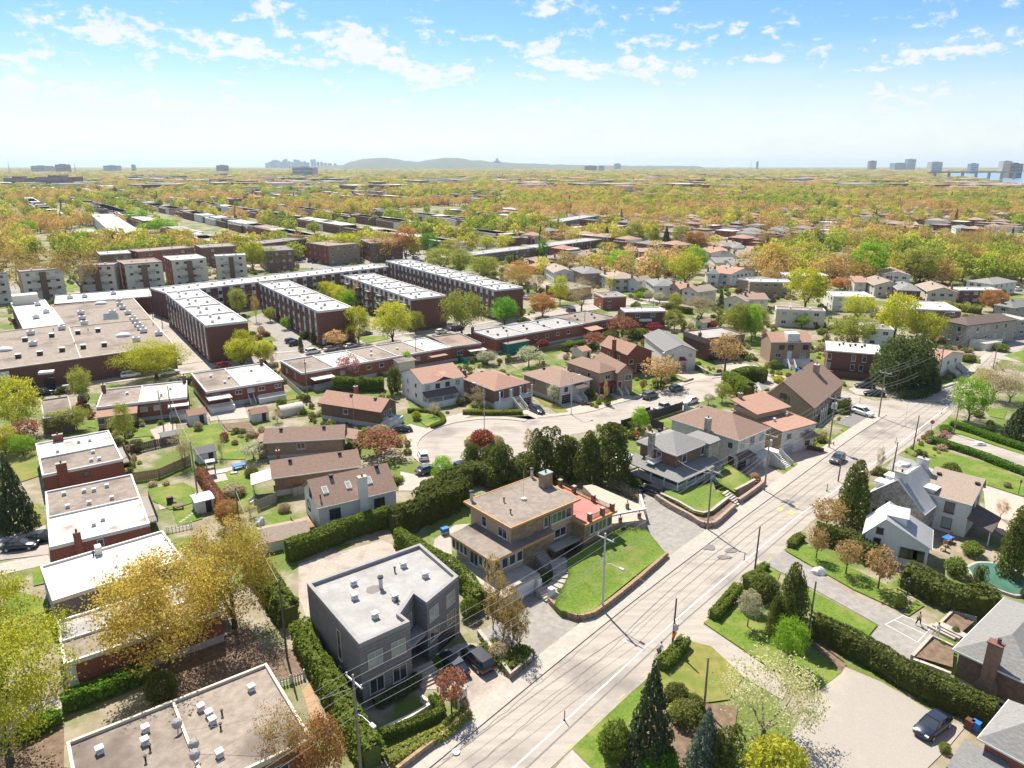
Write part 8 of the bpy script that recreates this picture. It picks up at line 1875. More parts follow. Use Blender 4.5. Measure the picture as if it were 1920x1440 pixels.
for lb, p, hh, m in (('dark bare pole with yellow sign where the cyclist rides', (18.00,67.69), 6.6, 'pole_dark'), ('dark bare pole beside the roadside cedar hedge', (32.31,83.19), 7.0, 'pole_dark'), ('brown stub pole among the shrubs under the spruces', (19.17,58.27), 6.2, 'pole_wood'),
                     ('leaning grey pole in the long hedge', (34.18,69.90), 7.3, 'pole_wood'), ('dark pole before the farmhouse boulder', (67.1,115.3), 6.0, 'pole_dark'), ('dark pole on the grass triangle opposite the clerestory house', (76.5,126.0), 7.0, 'pole_dark'),
                     ('grey pole at the end of the bright hedge', (89.2,134.3), 7.4, 'pole_wood'), ('dark pole half hidden by the big cedar by the farmhouse', (56.1,112.0), 4.5, 'pole_dark'), ('thin pole before the bare trees', (110.6,157.6), 6.5, 'pole_dark'),
                     ('pole on the far side of the junction road', (128.6,182.9), 7.0, 'pole_wood'), ('slim pole beside the corner pines', (90.6,159.8), 5.5, 'pole_dark'),
                     ('pole with wires in the left back gardens', (-51.79,106.60), 9.5, 'pole_wood'), ('pole at the edge of the small boulder lawn', (-38.10,89.35), 9.5, 'pole_dark'), ('tall dark pole between the gold maples and the cedar hedge', (-24.80,66.03), 10.0, 'pole_dark'),
                     ('pole behind the sunroom semi', (-71.5,136.8), 8.5, 'pole_wood'), ('pole in front of the sunroom semi porch', (-71.9,141.6), 8.0, 'pole_wood'), ('pole beside the patchwork terrace porch', (-48.2,159.3), 9.0, 'pole_wood'),
                     ('pole at the end of the patchwork terrace', (-26.0,186.3), 8.0, 'pole_wood'), ('pole beside the teal shed', (-1.1,187.9), 8.5, 'pole_dark'), ('pole behind the pink porch terrace', (23.3,223.6), 8.0, 'pole_wood'), ('pole near the awning duplex', (48.3,240.1), 8.0, 'pole_wood'),
                     ('pole in the yellow maple street', (151.2,302.9), 9.0, 'pole_wood'), ('pole beside the twin house garden', (93.9,207.2), 9.0, 'pole_wood'), ('pole by the long low brick building', (-127.5,248.3), 9.0, 'pole_dark'), ('second pole by the service lane', (-118.6,236.4), 9.0, 'pole_dark')):
 q = pole(lb, p, hh, m, R.uniform(-.1, .1), False, rad=.13)
 if 'yellow sign' in lb:
  MB().box(-.25, .25, -.45, -.14, 2.6, 3.4).build('meter_box', 'galvanised', q)
  MB().slab([(-.5, -.2, 2.0), (0, -.2, 1.5), (.5, -.2, 2.0), (0, -.2, 2.5)], .04).build('sign', 'orange_plastic', q)
for lb, p, hh, an in (('tall curved street lamp at the turning circle', (-5.7,137.5), 9.5, 2.6), ('street lamp before the stone front hip house', (12.9,146.3), 8.5, .8), ('street lamp by the tan gable wing', (35.1,165.2), 8.5, .8), ('street lamp beside the pink mansard house', (55.9,180.2), 9, .8), ('street lamp by the grey mansard house', (132.7,215.1), 9, -.6),
                      ('curved street lamp in front of the tall yellow maple', (118.3,259.1), 9, -.6), ('street lamp between the bare trees by the walk-ups', (-181.9,302.9), 9, 2.2), ('street lamp before the white walk-up', (-158.3,336.9), 9, 2.2), ('double headed street lamp by the brick corner block', (-105.4,406.5), 10, 2.2), ('street lamp beyond the courtyard cross block', (-86.0,413.5), 10, 1)):
 r = empty('street_lamp', (p[0], p[1], 0), an); tag(r, lb, 'street lamp', 'curved street lamps')
 MB().tube([(0, 0, 0), (0, 0, hh - 1.2), (.25, 0, hh - .4), (.9, 0, hh), (2.2, 0, hh + .1)], [.1, .07, .06, .05, .045], 7).build('pole', 'galvanised', r)
 MB().box(2.0, 2.75, -.16, .16, hh - .02, hh + .14).build('lamp_head', 'trim_white', r)
for i, p in enumerate(((83.68,106.96), (49.45,77.29), (49.87,78.04))):
 r = empty('garden_lamp', (p[0], p[1], 0)); tag(r, None, 'lamp', 'garden lamp posts', auto='small black garden lamp post')
 MB().tube([(0, 0, 0), (0, 0, 2.1)], .05, 6).build('post', 'trim_dark', r); MB().tube([(0, 0, 2.1), (0, 0, 2.5), (0, 0, 2.65)], [.12, .2, .05], 6).build('lantern', 'trim_dark', r)
for i, p in enumerate(((5.14,56.84), (31.98,86.45), (52.61,108.35), (52.55,108.16), (75.1,129.6), (94.0,146.8), (79.7,154.5))):
 r = empty('lane_bollard', (p[0], p[1], 0)); tag(r, None, 'bollard', 'flexible bollards along the cycle lane', auto='thin dark lane bollard')
 MB().tube([(0, 0, .03), (0, 0, 1.25)], .05, 6).build('post', 'pole_dark', r); MB().tube([(0, 0, .03), (0, 0, .08)], .14, 8).build('base', 'rubber', r)
def wire(label, pts, sag, rad=.022, cat='wire', group='overhead wires'):
 b = MB()
 out = []
 for a, c in zip(pts, pts[1:]):
  for k in range(12):
   t = k / 12
   q = lerp(a, c, t); out.append((q[0], q[1], q[2] - sag * 4 * t * (1 - t)))
 out.append(pts[-1])
 b.tube(out, rad, 4)
 o = b.build('overhead_wire', 'wire'); tag(o, label, cat, group)
dv = Vector((math.cos(A45), math.sin(A45))); nv = Vector((-dv.y, dv.x))
base_ = [(Vector(LP[0][0]) - dv * 34, 10.4)] + [(Vector(p), hh) for p, hh, _ in LP] + [(Vector(LP[-1][0]) + dv * 34, 10)]
for lb, off, dz, sg in (('power wire on the house side of the street poles', 1.1, -.32, .5), ('middle power wire at the top of the street poles', .0, -.32, .5), ('power wire on the road side of the street poles', -1.1, -.32, .5), ('telephone cable low on the street poles', .15, -3.4, .7), ('second cable low on the street poles', -.15, -3.9, .8)):
 wire(lb, [(p.x + nv.x * off, p.y + nv.y * off, hh + dz) for p, hh in base_], sg)
H3 = lambda p, z: (p[0], p[1], z)
wire('service wire from the garden pole to the veranda house', [H3(LP[2][0], 9.2), H3((27.31,108.56), 5.5)], .5)
wire('service wire from the street pole to the villa corner', [H3(LP[3][0], 9.2), H3((39.72,115.85), 5.6)], .4)
wire('service wire crossing the road to the dark bare pole', [H3(LP[1][0], 8.6), H3((18.00,67.69), 6.2)], .5)
wire('wire from the tall dark pole towards the grey house', [H3((-24.80,66.03), 9.6), H3((-38.10,89.35), 9.2), H3((-51.79,106.60), 9.2), H3((-71.9,141.6), 7.8)], .9)
wire('wire over the gravel roof to the hedge pole', [H3(LP[0][0], 9.4), H3((-28.09,49.60), 5.6)], .6)
wire('wire over the corner pines to the hip house pole', [H3(LP[5][0], 9.4), H3((90.6,159.8), 5.3)], .4)
wire('guy wire over the steep lawn', [H3(LP[1][0], 8.0), H3((8.93,79.63), 1.6)], .05)
# ---------------------------------------------------------------- cars
def car_mesh(kind):
 k = ('car', kind)
 if k in CACHE: return CACHE[k]
 if kind == 'sedan': L_, W_, st = 4.6, .9, [(-2.3, .62, .45, .72), (-2.2, .8, .3, .9), (-1.5, .9, .25, .98), (0, .92, .22, .95), (1.1, .9, .22, .92), (1.9, .84, .25, .8), (2.25, .68, .32, .66), (2.32, .55, .4, .56)]; cab = [(-1.75, .78, .95), (-1.15, .62, 1.38), (.15, .64, 1.44), (1.05, .78, .93)]
 elif kind == 'suv': L_, W_, st = 4.7, .94, [(-2.35, .7, .5, .9), (-2.25, .86, .35, 1.1), (-1.5, .94, .3, 1.14), (0, .95, .28, 1.12), (1.1, .93, .28, 1.08), (1.95, .87, .3, .98), (2.3, .72, .4, .8), (2.36, .58, .48, .66)]; cab = [(-2.2, .8, 1.1), (-1.85, .68, 1.66), (.2, .7, 1.72), (1.15, .82, 1.08)]
 elif kind == 'pickup': L_, W_, st = 5.4, .96, [(-2.7, .85, .5, 1.0), (-2.6, .94, .4, 1.1), (-1.0, .96, .34, 1.1), (0, .96, .32, 1.1), (1.2, .95, .32, 1.1), (2.2, .9, .35, 1.0), (2.6, .75, .45, .85), (2.66, .6, .5, .7)]; cab = [(-.9, .82, 1.1), (-.75, .7, 1.75), (.7, .7, 1.78), (1.35, .82, 1.1)]
 else: L_, W_, st = 4.0, .88, [(-2.0, .66, .45, .85), (-1.9, .82, .32, 1.0), (-1.2, .88, .26, 1.04), (0, .9, .24, 1.0), (1.0, .88, .24, .96), (1.65, .82, .27, .84), (1.95, .66, .35, .7), (2.0, .52, .42, .6)]; cab = [(-1.9, .72, 1.0), (-1.55, .62, 1.46), (.1, .64, 1.52), (1.0, .76, .97)]
 b = MB(); rings = []
 for x, w, zb, zt in st:
  o = len(b.v)
  for y, z in ((-w, zb + .08), (-w * .9, zb), (w * .9, zb), (w, zb + .08), (w, (zb + zt) * .55), (w * .94, zt - .07), (w * .82, zt), (-w * .82, zt), (-w * .94, zt - .07), (-w, (zb + zt) * .55)): b.v.append((x, y, z))
  rings.append(o)
 for a, c in zip(rings, rings[1:]):
  for i in range(10): b.f.append((a + i, c + i, c + (i + 1) % 10, a + (i + 1) % 10)); b.m.append(0)
 b.f.append(tuple(rings[0] + i for i in range(10))); b.f.append(tuple(rings[-1] + i for i in reversed(range(10)))); b.m += [0, 0]
 if kind == 'pickup': b.box(-2.5, -1.0, -.75, .75, 1.06, 1.108, 0)
 g = MB(); rf = MB()
 R4 = []
 for x, w, z in cab:
  o = len(g.v); g.v += [(x, -w, z), (x, w, z)]; R4.append(o)
 lowz = cab[0][2] - .03
 (xa, wa, za), (xb, wb, zb_), (xc, wc, zc), (xd, wd_, zd) = cab
 g = MB()
 g.add([(xa, -wa, za - .02), (xa, wa, za - .02), (xb, wb, zb_), (xb, -wb, zb_)], [(0, 3, 2, 1)]); g.add([(xd, -wd_, zd - .02), (xd, wd_, zd - .02), (xc, wc, zc), (xc, -wc, zc)], [(0, 1, 2, 3)])
 for s in (-1, 1): g.add([(xa, s * wa, za - .02), (xb, s * wb, zb_), (xc, s * wc, zc), (xd, s * wd_, zd - .02)], [(0, 1, 2, 3) if s < 0 else (3, 2, 1, 0)])
 rf.slab([(xb - .06, -wb - .02, zb_ + .03), (xc + .06, -wc - .02, zc + .03), (xc + .06, wc + .02, zc + .03), (xb - .06, wb + .02, zb_ + .03)], .06)
 for s in (-1, 1):
  for (x1, w1, z1), (x2, w2, z2) in ((cab[0], cab[1]), (cab[3], cab[2])): rf.tube([(x1, s * w1, z1), (x2, s * w2, z2)], .05, 4)
  xm = (xb + xc) / 2; rf.tube([(xm, s * wa * 1.02, za), (xm, s * (wb + wc) / 2 * 1.01, (zb_ + zc) / 2)], .05, 4)
 CACHE[k] = (b, g, rf, L_, W_)
 return CACHE[k]
def wheel_mesh():
 if 'wheel' not in CACHE:
  t = MB(); t.tube([(0, -.11, 0), (0, .11, 0)], .33, 14); rm = MB(); rm.tube([(0, -.125, 0), (0, .125, 0)], .2, 10)
  CACHE['wheel'] = (t.mesh('wheel', 'rubber'), rm.mesh('rim', 'galvanised'))
 return CACHE['wheel']
def car(kind, col, p, deg, label, group='parked cars', z=0.04):
 b, g, rf, L_, W_ = car_mesh(kind)
 r = empty('parked_car' if 'moving' not in label else 'car', (p[0], p[1], z), math.radians(deg)); tag(r, label, 'pickup truck' if kind == 'pickup' else 'car', group)
 for nm, mb, m in (('body', b, 'car_' + col), ('windows', g, 'glass'), ('roof', rf, 'car_' + col)):
  key = ('cm', kind, nm, m)
  if key not in CACHE: CACHE[key] = mb.mesh(nm, m, nm == 'body')
  place(nm, CACHE[key], r)
 for x in (-L_ * .31, L_ * .32):
  for y in (-W_ + .1, W_ - .1):
   w = place('wheel', wheel_mesh()[0], r, (x, y, .33)); place('rim', wheel_mesh()[1], w)
 for key, x, m, nm in (('hl', L_ / 2 - .14, 'trim_white', 'headlight'), ('tl', -L_ / 2 + .03, 'stop_red', 'tail_light')):
  if (key, kind) not in CACHE: CACHE[(key, kind)] = MB().box(-.1, .1, -.17, .17, -.07, .07).mesh(nm, m)
  for y in (-.55, .55): place(nm, CACHE[(key, kind)], r, (x, y, .68 if kind == 'sedan' else .78))
for a in (('hatch', 'grey', (59.7,120.6), 226, 'dark grey hatchback moving down the main road'), ('suv', 'black', (23.19,107.12), 128, 'black suv on the sloping driveway of the veranda house'),
          ('sedan', 'navy', (-6.38,64.44), 128, 'blue black sedan nearer the grey house door'), ('suv', 'black', (-3.78,65.15), 128, 'black suv parked beside the poplar bed'),
          ('sedan', 'navy', (40.44,55.70), 213, 'dark blue sedan alone on the gravel yard'), ('hatch', 'white', (-16.5,122.1), 105, 'white hatchback on the turning circle'),
          ('sedan', 'grey', (-14.9,115.8), 35, 'dark grey sedan at the white skylight cottage drive'), ('sedan', 'black', (-22.6,135.8), 20, 'black sedan under the arched porch bungalow stairs'), ('pickup', 'black', (-9.3,116.1), 40, 'black pickup behind the lime maple'),
          ('suv', 'grey', (32.3,158.0), 40, 'grey suv parked before the tan split house'), ('hatch', 'grey', (39.7,163.7), 38, 'second grey car parked along the turning street'), ('pickup', 'silver', (33.6,149.2), 40, 'silver pickup behind the long dark fence'),
          ('sedan', 'white', (40.7,154.1), 220, 'white sedan beyond the pale board fence'), ('sedan', 'black', (5.5,147.9), 305, 'black sedan on the sloped drive of the arched balcony house'), ('suv', 'white', (76.4,146.1), 300, 'silver white wagon on the asphalt beside the broad gable'),
          ('sedan', 'black', (85.5,159.8), 165, 'black sedan in the pine shade at junction'), ('sedan', 'black', (86.2,165.9), 170, 'dark car before the dark brick block'), ('suv', 'grey', (74.6,152.9), 60, 'grey car behind the broad gable bushes'),
          ('sedan', 'white', (63.9,180.2), 20, 'white sedan on the drive of the twin house'), ('suv', 'white', (-110.7,170.7), 32, 'white suv at the left end of the parked row'), ('suv', 'white', (-104.9,174.3), 32, 'white suv second in the parked row'),
          ('suv', 'black', (-101.5,177.2), 32, 'black suv against the brick wall in the parked row'), ('suv', 'white', (-97.8,175.0), 32, 'white crossover beside the round yellow maple'), ('suv', 'white', (-88.8,177.3), 40, 'white suv half behind the round yellow maple'),
          ('hatch', 'red', (-77.9,184.4), 44, 'red car parked at the first apartment block'), ('hatch', 'black', (-80.9,169.4), 44, 'dark car by the white deck semi'), ('suv', 'black', (-110.7,160.4), 25, 'black suv before the small grey roofed bungalow'),
          ('sedan', 'silver', (-106.9,163.6), 28, 'silver car under the slim street tree'), ('suv', 'black', (-98.9,155.9), 110, 'dark suv beside the sunroom semi'), ('hatch', 'blue', (-67.6,212.1), 40, 'blue hatchback in the small apartment car park'), ('hatch', 'black', (-65.5,208.7), 40, 'black hatchback beside the blue one'),
          ('suv', 'white', (-57.4,198.9), 42, 'white suv at the patchwork terrace corner'), ('sedan', 'beige', (-53.1,202.5), 42, 'beige sedan under the pink mural tree'), ('sedan', 'beige', (-48.1,205.6), 42, 'second beige sedan along the mural street'), ('hatch', 'white', (-22.9,224.7), 42, 'white hatchback near the blue mural block'),
          ('suv', 'black', (-17.8,229.3), 42, 'black suv under the olive trees by the mural'), ('sedan', 'grey', (-46.8,222.5), 42, 'grey sedan between the yellow street trees'), ('suv', 'black', (21.7,259.1), 120, 'black suv beneath the bare tree by the terraces'), ('suv', 'black', (3.9,242.7), 40, 'black car behind the round green tree'),
          ('sedan', 'black', (-69.71,89.55), 12, 'black sports sedan on the left street'), ('sedan', 'black', (-67.89,91.84), 12, 'black car nose behind the sports sedan'), ('sedan', 'black', (-172.9,305.7), 30, 'black sedan before the walk-up driveway'),
          ('sedan', 'white', (106.0,321.5), 40, 'white sedan by the flat duplex garden'), ('hatch', 'black', (103.6,280.4), 40, 'black hatchback by the tall yellow maple'), ('hatch', 'red', (194.9,320.2), 30, 'red car on the far bungalow street'), ('suv', 'white', (219.5,306.9), 30, 'white suv at the far right frame edge'),
          ('sedan', 'blue', (-121.3,406.5), 30, 'blue sedan in the walk-up car park'), ('sedan', 'black', (-121.5,413.5), 30, 'black sedan in the walk-up car park'), ('hatch', 'grey', (-112.4,399.8), 30, 'grey car in the walk-up car park'), ('sedan', 'black', (-108.9,396.5), 30, 'dark sedan by the walk-up lamp'), ('hatch', 'silver', (-105.4,394.5), 30, 'silver car at the end of the walk-up car park'), ('suv', 'white', (-56.0,417.1), 30, 'white van by the orange tree by the flats'), ('sedan', 'silver', (-62.5,428.1), 30, 'silver car under the orange tree by the flats'),
          ('sedan', 'white', (40.8,393.2), 30, 'white car beside the magenta blossom'), ('sedan', 'silver', (5.5,286.2), 120, 'silver car at the longest block end'), ('hatch', 'grey', (3.7,297.2), 120, 'grey hatchback at the longest block end'), ('suv', 'black', (-120.0,409.5), 30, 'black suv beyond the brown end walk-up')):
 car(*a)
r = empty('utility_trailer', (*(29.8,146.4), 0.03), math.radians(40)); tag(r, 'open black utility trailer behind the silver pickup', 'trailer')
MB().box(-1.8, 1.6, -.9, .9, .5, .6).build('bed', 'trim_dark', r)
for y in (-.9, .86): MB().box(-1.8, 1.6, y, y + .04, .602, 1.2).build('side_panel', 'trim_dark', r)
for y in (-1.0, 1.0): place('wheel', wheel_mesh()[0], r, (-.1, y, .33))
MB().tube([(1.6, 0, .55), (2.6, 0, .5)], .05, 6).build('drawbar', 'galvanised', r)
# ---------------------------------------------------------------- people
def skin_body(name, joints, bones, m, parent, root=0, sub=2):
 me = bpy.data.meshes.new(name)
 me.from_pydata([j[0] for j in joints], bones, [])
 me.materials.append(MT[m])
 o = place(name, me, parent)
 md = o.modifiers.new('skin', 'SKIN'); md.use_smooth_shade = True
 for i, j in enumerate(joints):
  sv = me.skin_vertices[0].data[i]
  sv.radius = (j[1], j[1]); sv.use_root = i == root
 o.modifiers.new('sub', 'SUBSURF').levels = sub
 o.modifiers[-1].render_levels = sub
 return o
def person(label, p, rz, top, legs, pose='walk', z=.06):
 r = empty('person', (p[0], p[1], z), rz); tag(r, label, 'person')
 if pose == 'bike':
  hip = (-.12, 0, 1.0); ch = (.22, 0, 1.36); nk = (.33, 0, 1.5); hd = (.42, 0, 1.62)
  kn = [(.2, -.12, .78), (.18, .12, .62)]; ft = [(.02, -.12, .44), (.08, .12, .22)]; toe = [(.16, -.12, .42), (.22, .12, .2)]
  el = [(.36, -.24, 1.12), (.36, .24, 1.12)]; hn = [(.56, -.22, 1.02), (.56, .22, 1.02)]
 else:
  s = .3 if pose == 'walk' else .08
  hip = (0, 0, .95); ch = (.03, 0, 1.3); nk = (.04, 0, 1.48); hd = (.06, 0, 1.62)
  kn = [(s * .7, -.1, .52), (-s * .3, .1, .5)]; ft = [(s, -.1, .07), (-s, .1, .09)]; toe = [(s + .18, -.11, .04), (-s + .17, .11, .03)]
  el = [(-.1, -.26, 1.12), (.12, .26, 1.12)]; hn = [(.02, -.3, .86), (.3, .26, .92)]
 J = [(hip, .15), (ch, .17), (nk, .065), (hd, .1), ((hd[0] + .02, 0, hd[2] + .1), .085)]
 B = [(0, 1), (1, 2), (2, 3), (3, 4)]
 for sgn, k_, f_, t_ in zip((-1, 1), kn, ft, toe):
  i = len(J); J += [((hip[0], sgn * .09, hip[2] - .08), .1), (k_, .065), (f_, .045), (t_, .035)]; B += [(0, i), (i, i + 1), (i + 1, i + 2), (i + 2, i + 3)]
 for sgn, e_, h_ in zip((-1, 1), el, hn):
  i = len(J); J += [((ch[0], sgn * .19, ch[2] + .1), .065), (e_, .045), (h_, .032)]; B += [(1, i), (i, i + 1), (i + 1, i + 2)]
  fx = Vector(h_)
  for q in range(4):
   j = len(J); J += [(tuple(fx + Vector((.05, (q - 1.5) * .018, -.03))), .01), (tuple(fx + Vector((.09, (q - 1.5) * .02, -.07 - .01 * (q in (1, 2))))), .008)]; B += [(i + 2, j), (j, j + 1)]
  j = len(J); J += [(tuple(fx + Vector((.03, -sgn * .04, -.01))), .01), (tuple(fx + Vector((.06, -sgn * .055, -.04))), .009)]; B += [(i + 2, j), (j, j + 1)]
 body = skin_body('body', J, B, 'skin', r)
 Js = [((hip[0], 0, hip[2] + .05), .175), (ch, .195), ((nk[0], 0, nk[2] - .05), .09)]; Bs = [(0, 1), (1, 2)]
 for sgn, e_ in zip((-1, 1), el):
  i = len(Js); Js += [((ch[0], sgn * .19, ch[2] + .1), .085), (tuple(lerp((ch[0], sgn * .19, ch[2] + .1), e_, .8)), .07)]; Bs += [(1, i), (i, i + 1)]
 skin_body('shirt', Js, Bs, top, r)
 Jl = [((hip[0], 0, hip[2]), .165)]; Bl = []
 for sgn, k_, f_ in zip((-1, 1), kn, ft):
  i = len(Jl); Jl += [((hip[0], sgn * .09, hip[2] - .08), .12), (k_, .085), (tuple(lerp(k_, f_, .8)), .065)]; Bl += [(0, i), (i, i + 1), (i + 1, i + 2)]
 skin_body('trousers', Jl, Bl, legs, r)
 b = MB(); n = 8
 for i in range(4):
  for j in range(n):
   e = i / 3 * math.pi / 2 - .1
   b.v.append((hd[0] - .015 + .118 * math.cos(e) * math.cos(j * 6.283 / n), .105 * math.cos(e) * math.sin(j * 6.283 / n), hd[2] + .07 + .12 * math.sin(e)))
 for i in range(3):
  for j in range(n): b.f.append((i * n + j, i * n + (j + 1) % n, (i + 1) * n + (j + 1) % n, (i + 1) * n + j)); b.m.append(0)
 b.f.append(tuple(3 * n + j for j in range(n))); b.m.append(0)
 b.build('hair' if pose != 'bike' else 'helmet', 'hair' if pose != 'bike' else 'trim_dark', r, True)
 MB().tube([(hd[0] + .1, 0, hd[2] + .04), (hd[0] + .13, 0, hd[2])], [.012, .02], 5).build('nose', 'skin', r)
 return r
person('person in pale grey top walking across the driveway court', (47.93,71.89), math.radians(20), 'cloth_grey', 'cloth_black', z=.12)
person('person in white clothes standing on the stone steps by planters', (48.84,69.58), math.radians(200), 'cloth_white', 'cloth_white', 'stand', z=.35)
cy = (16.23,66.33)
person('cyclist in dark grey clothes riding along the cycle lane', cy, math.radians(46), 'cloth_grey', 'cloth_black', 'bike', z=.02)
r = empty('bicycle', (cy[0], cy[1], .03), math.radians(46)); tag(r, 'dark bicycle ridden by the cyclist beside the road', 'bicycle')
for x in (-.52, .54):
 b = MB(); b.tube([(x + .34 * math.cos(k * math.pi / 8), 0, .36 + .34 * math.sin(k * math.pi / 8)) for k in range(17)], .022, 5); w = b.build('wheel', 'rubber', r)
 sp_ = MB()
 for k in range(6): sp_.tube([(x, 0, .36), (x + .33 * math.cos(k * math.pi / 3), 0, .36 + .33 * math.sin(k * math.pi / 3))], .006, 3)
 sp_.build('spokes', 'galvanised', w)
b = MB()
for a, c in (((-.52, 0, .36), (0, 0, .32)), ((0, 0, .32), (-.16, 0, .86)), ((-.16, 0, .86), (.42, 0, .86)), ((.42, 0, .86), (0, 0, .32)), ((-.52, 0, .36), (-.14, 0, .8)), ((.54, 0, .36), (.4, 0, .98))): b.tube([a, c], .022, 5)
b.build('frame', 'trim_dark', r); MB().tube([(.5, -.24, 1.02), (.4, -.08, .99), (.4, .08, .99), (.5, .24, 1.02)], .016, 5).build('handlebar', 'trim_dark', r); MB().box(-.3, -.04, -.07, .07, .88, .93).build('saddle', 'black', r)
# ---------------------------------------------------------------- the town beyond: houses, woods, river, hill, towers, haze
RIVER = [(3386.1,6053.9), (3973.9,6581.7), (4171.0,6306.8), (4896.4,6306.8), (1294.8,1501.5), (990.9,1338.9), (1195.6,1748.5), (1467.3,2283.2), (1858.8,3145.4)]
sheet('river', RIVER, -.4, 'river')
cells = {}
for F_ in FOOT:
 for p in F_: cells.setdefault((int(p[0] // 40), int(p[1] // 40)), []).append(F_)
TXY = [(o.location.x, o.location.y) for o in C.objects if o.type == 'EMPTY' and o.get('category') == 'tree']
def blocked(x, y, m):
 if y > 700: return False
 for F_ in FOOT:
  cx = sum(p[0] for p in F_) / 4; cy_ = sum(p[1] for p in F_) / 4
  if abs(cx - x) < 60 and abs(cy_ - y) < 60:
   if inside((x, y), F_): return True
   r_ = max(math.dist((cx, cy_), p) for p in F_)
   if math.dist((cx, cy_), (x, y)) < r_ * .7 + m: return True
 return False
RT = random.Random(21)
far_box = MB(); nfar = [0]
A36 = math.radians(36)
wm_ = ['brick', 'brick_dark', 'brick_brown', 'brick_tan', 'stucco_cream', 'stucco_white']
fm_ = ['white_roof_clean', 'white_roof', 'gravel_roof', 'grey_roof', 'brown_roof']
FARH = []
for k in range(14000):
 y = 400 + 4200 * RT.random() ** 1.5
 x = RT.uniform(-.82, .82) * y
 left = x < -.02 * y
 t_ = noise.noise(Vector((x / 260, y / 260, 3)))
 if t_ < (-.08 if left else -.2): continue
 u = x * math.cos(A36) + y * math.sin(A36); v = -x * math.sin(A36) + y * math.cos(A36)
 gu, gv = (58, 1) if left else (34, 20)
 u = round(u / gu) * gu + RT.uniform(-2, 2); v = v if left else round(v / gv) * gv + RT.uniform(-2, 2)
 x, y = u * math.cos(A36) - v * math.sin(A36), u * math.sin(A36) + v * math.cos(A36)
 if y < 400 or inside((x, y), RIVER): continue
 if left: lx, ly, hh = RT.uniform(9, 13), RT.uniform(24, 60), RT.choice([5, 5.6, 7])
 else: lx, ly, hh = RT.uniform(8, 12), RT.uniform(9, 16), RT.choice([4.2, 4.6, 6])
 if y > 1500 and RT.random() < .12: lx, ly, hh = RT.uniform(25, 60), RT.uniform(30, 80), RT.uniform(7, 14)
 if blocked(x, y, ly * .5 + 6): continue
 if any(abs(x - a) + abs(y - b_) < (ly + c_) * .55 for a, b_, c_ in FARH[-260:]): continue
 FARH.append((x, y, ly)); i = len(FARH)
 w = RT.choice(wm_); rm = RT.choice(fm_) if left or RT.random() < .45 else RT.choice(['shingle_brown', 'shingle_orange', 'shingle_grey', 'shingle_tan'])
 hip = rm.startswith('shingle')
 near_ = i <= 10 ** 9 and y < 640 and nfar[0] < 175
 if near_:
  nfar[0] += 1
  r = empty('row_house' if left else 'suburban_house', (x, y, 0), A36)
  b = MB(); b.box(-lx / 2, lx / 2, -ly / 2, ly / 2, 0, hh); b.build('wall', w, r)
  b = MB(); st = 2 if hh < 8 else 3; n = int(lx // 3.2); nl = int(ly // 4)
  for s_ in range(st):
   z = hh * (s_ + .5) / st
   for q in range(n): b.box(-lx / 2 + (q + .5) * lx / n - .6, -lx / 2 + (q + .5) * lx / n + .6, -ly / 2 - .05, -ly / 2 + .02, z - .6, z + .6)
   for q in range(nl): b.box(-lx / 2 - .05, -lx / 2 + .02, -ly / 2 + (q + .5) * ly / nl - .6, -ly / 2 + (q + .5) * ly / nl + .6, z - .6, z + .6)
  b.build('window_panes', 'glass', r)['kind'] = 'stuff'
  b = MB()
  if hip:
   V = [(-lx / 2 - .4, -ly / 2 - .4, hh), (lx / 2 + .4, -ly / 2 - .4, hh), (lx / 2 + .4, ly / 2 + .4, hh), (-lx / 2 - .4, ly / 2 + .4, hh), (0, -ly / 2 + lx / 2, hh + 1.8), (0, ly / 2 - lx / 2, hh + 1.8)]
   if ly < lx: V[4] = V[5] = (0, 0, hh + 1.8)
   b.add(V, [(0, 1, 4), (1, 2, 5, 4), (2, 3, 5), (3, 0, 4, 5), (3, 2, 1, 0)])
  else: b.box(-lx / 2 - .1, lx / 2 + .1, -ly / 2 - .1, ly / 2 + .1, hh + .002, hh + .3)
  b.build('roof', rm, r)
  tag(r, None, 'house', 'far row houses' if left else 'far suburban houses', auto=('far %s with %s roof' % ('row house' if left else 'house', {'white_roof': 'stained white', 'white_roof_clean': 'white', 'gravel_roof': 'gravel', 'grey_roof': 'grey', 'brown_roof': 'brown', 'shingle_brown': 'brown hip', 'shingle_orange': 'orange hip', 'shingle_grey': 'grey hip', 'shingle_tan': 'tan hip'}[rm])))
 else:
  wi = wm_.index(w); ri = 6 + (fm_ + ['shingle_brown', 'shingle_orange', 'shingle_grey', 'shingle_tan']).index(rm)
  c_, s_ = math.cos(A36), math.sin(A36)
  P = [(x + a * c_ - b_ * s_, y + a * s_ + b_ * c_) for a, b_ in ((-lx / 2, -ly / 2), (lx / 2, -ly / 2), (lx / 2, ly / 2), (-lx / 2, ly / 2))]
  far_box.prism(P, -.5, hh, wi, ri, False)
  if hip:
   o = len(far_box.v) - 4
   far_box.v.append((x, y, hh + 2)); far_box.f = far_box.f[:-1]; far_box.m = far_box.m[:-1]
   for q in range(4): far_box.f.append((o + q, o + (q + 1) % 4, o + 4)); far_box.m.append(ri)
o = far_box.build('distant_houses', wm_ + fm_ + ['shingle_brown', 'shingle_orange', 'shingle_grey', 'shingle_tan'])
tag(o, 'roofs of the distant town among the trees', 'houses', kind='stuff')
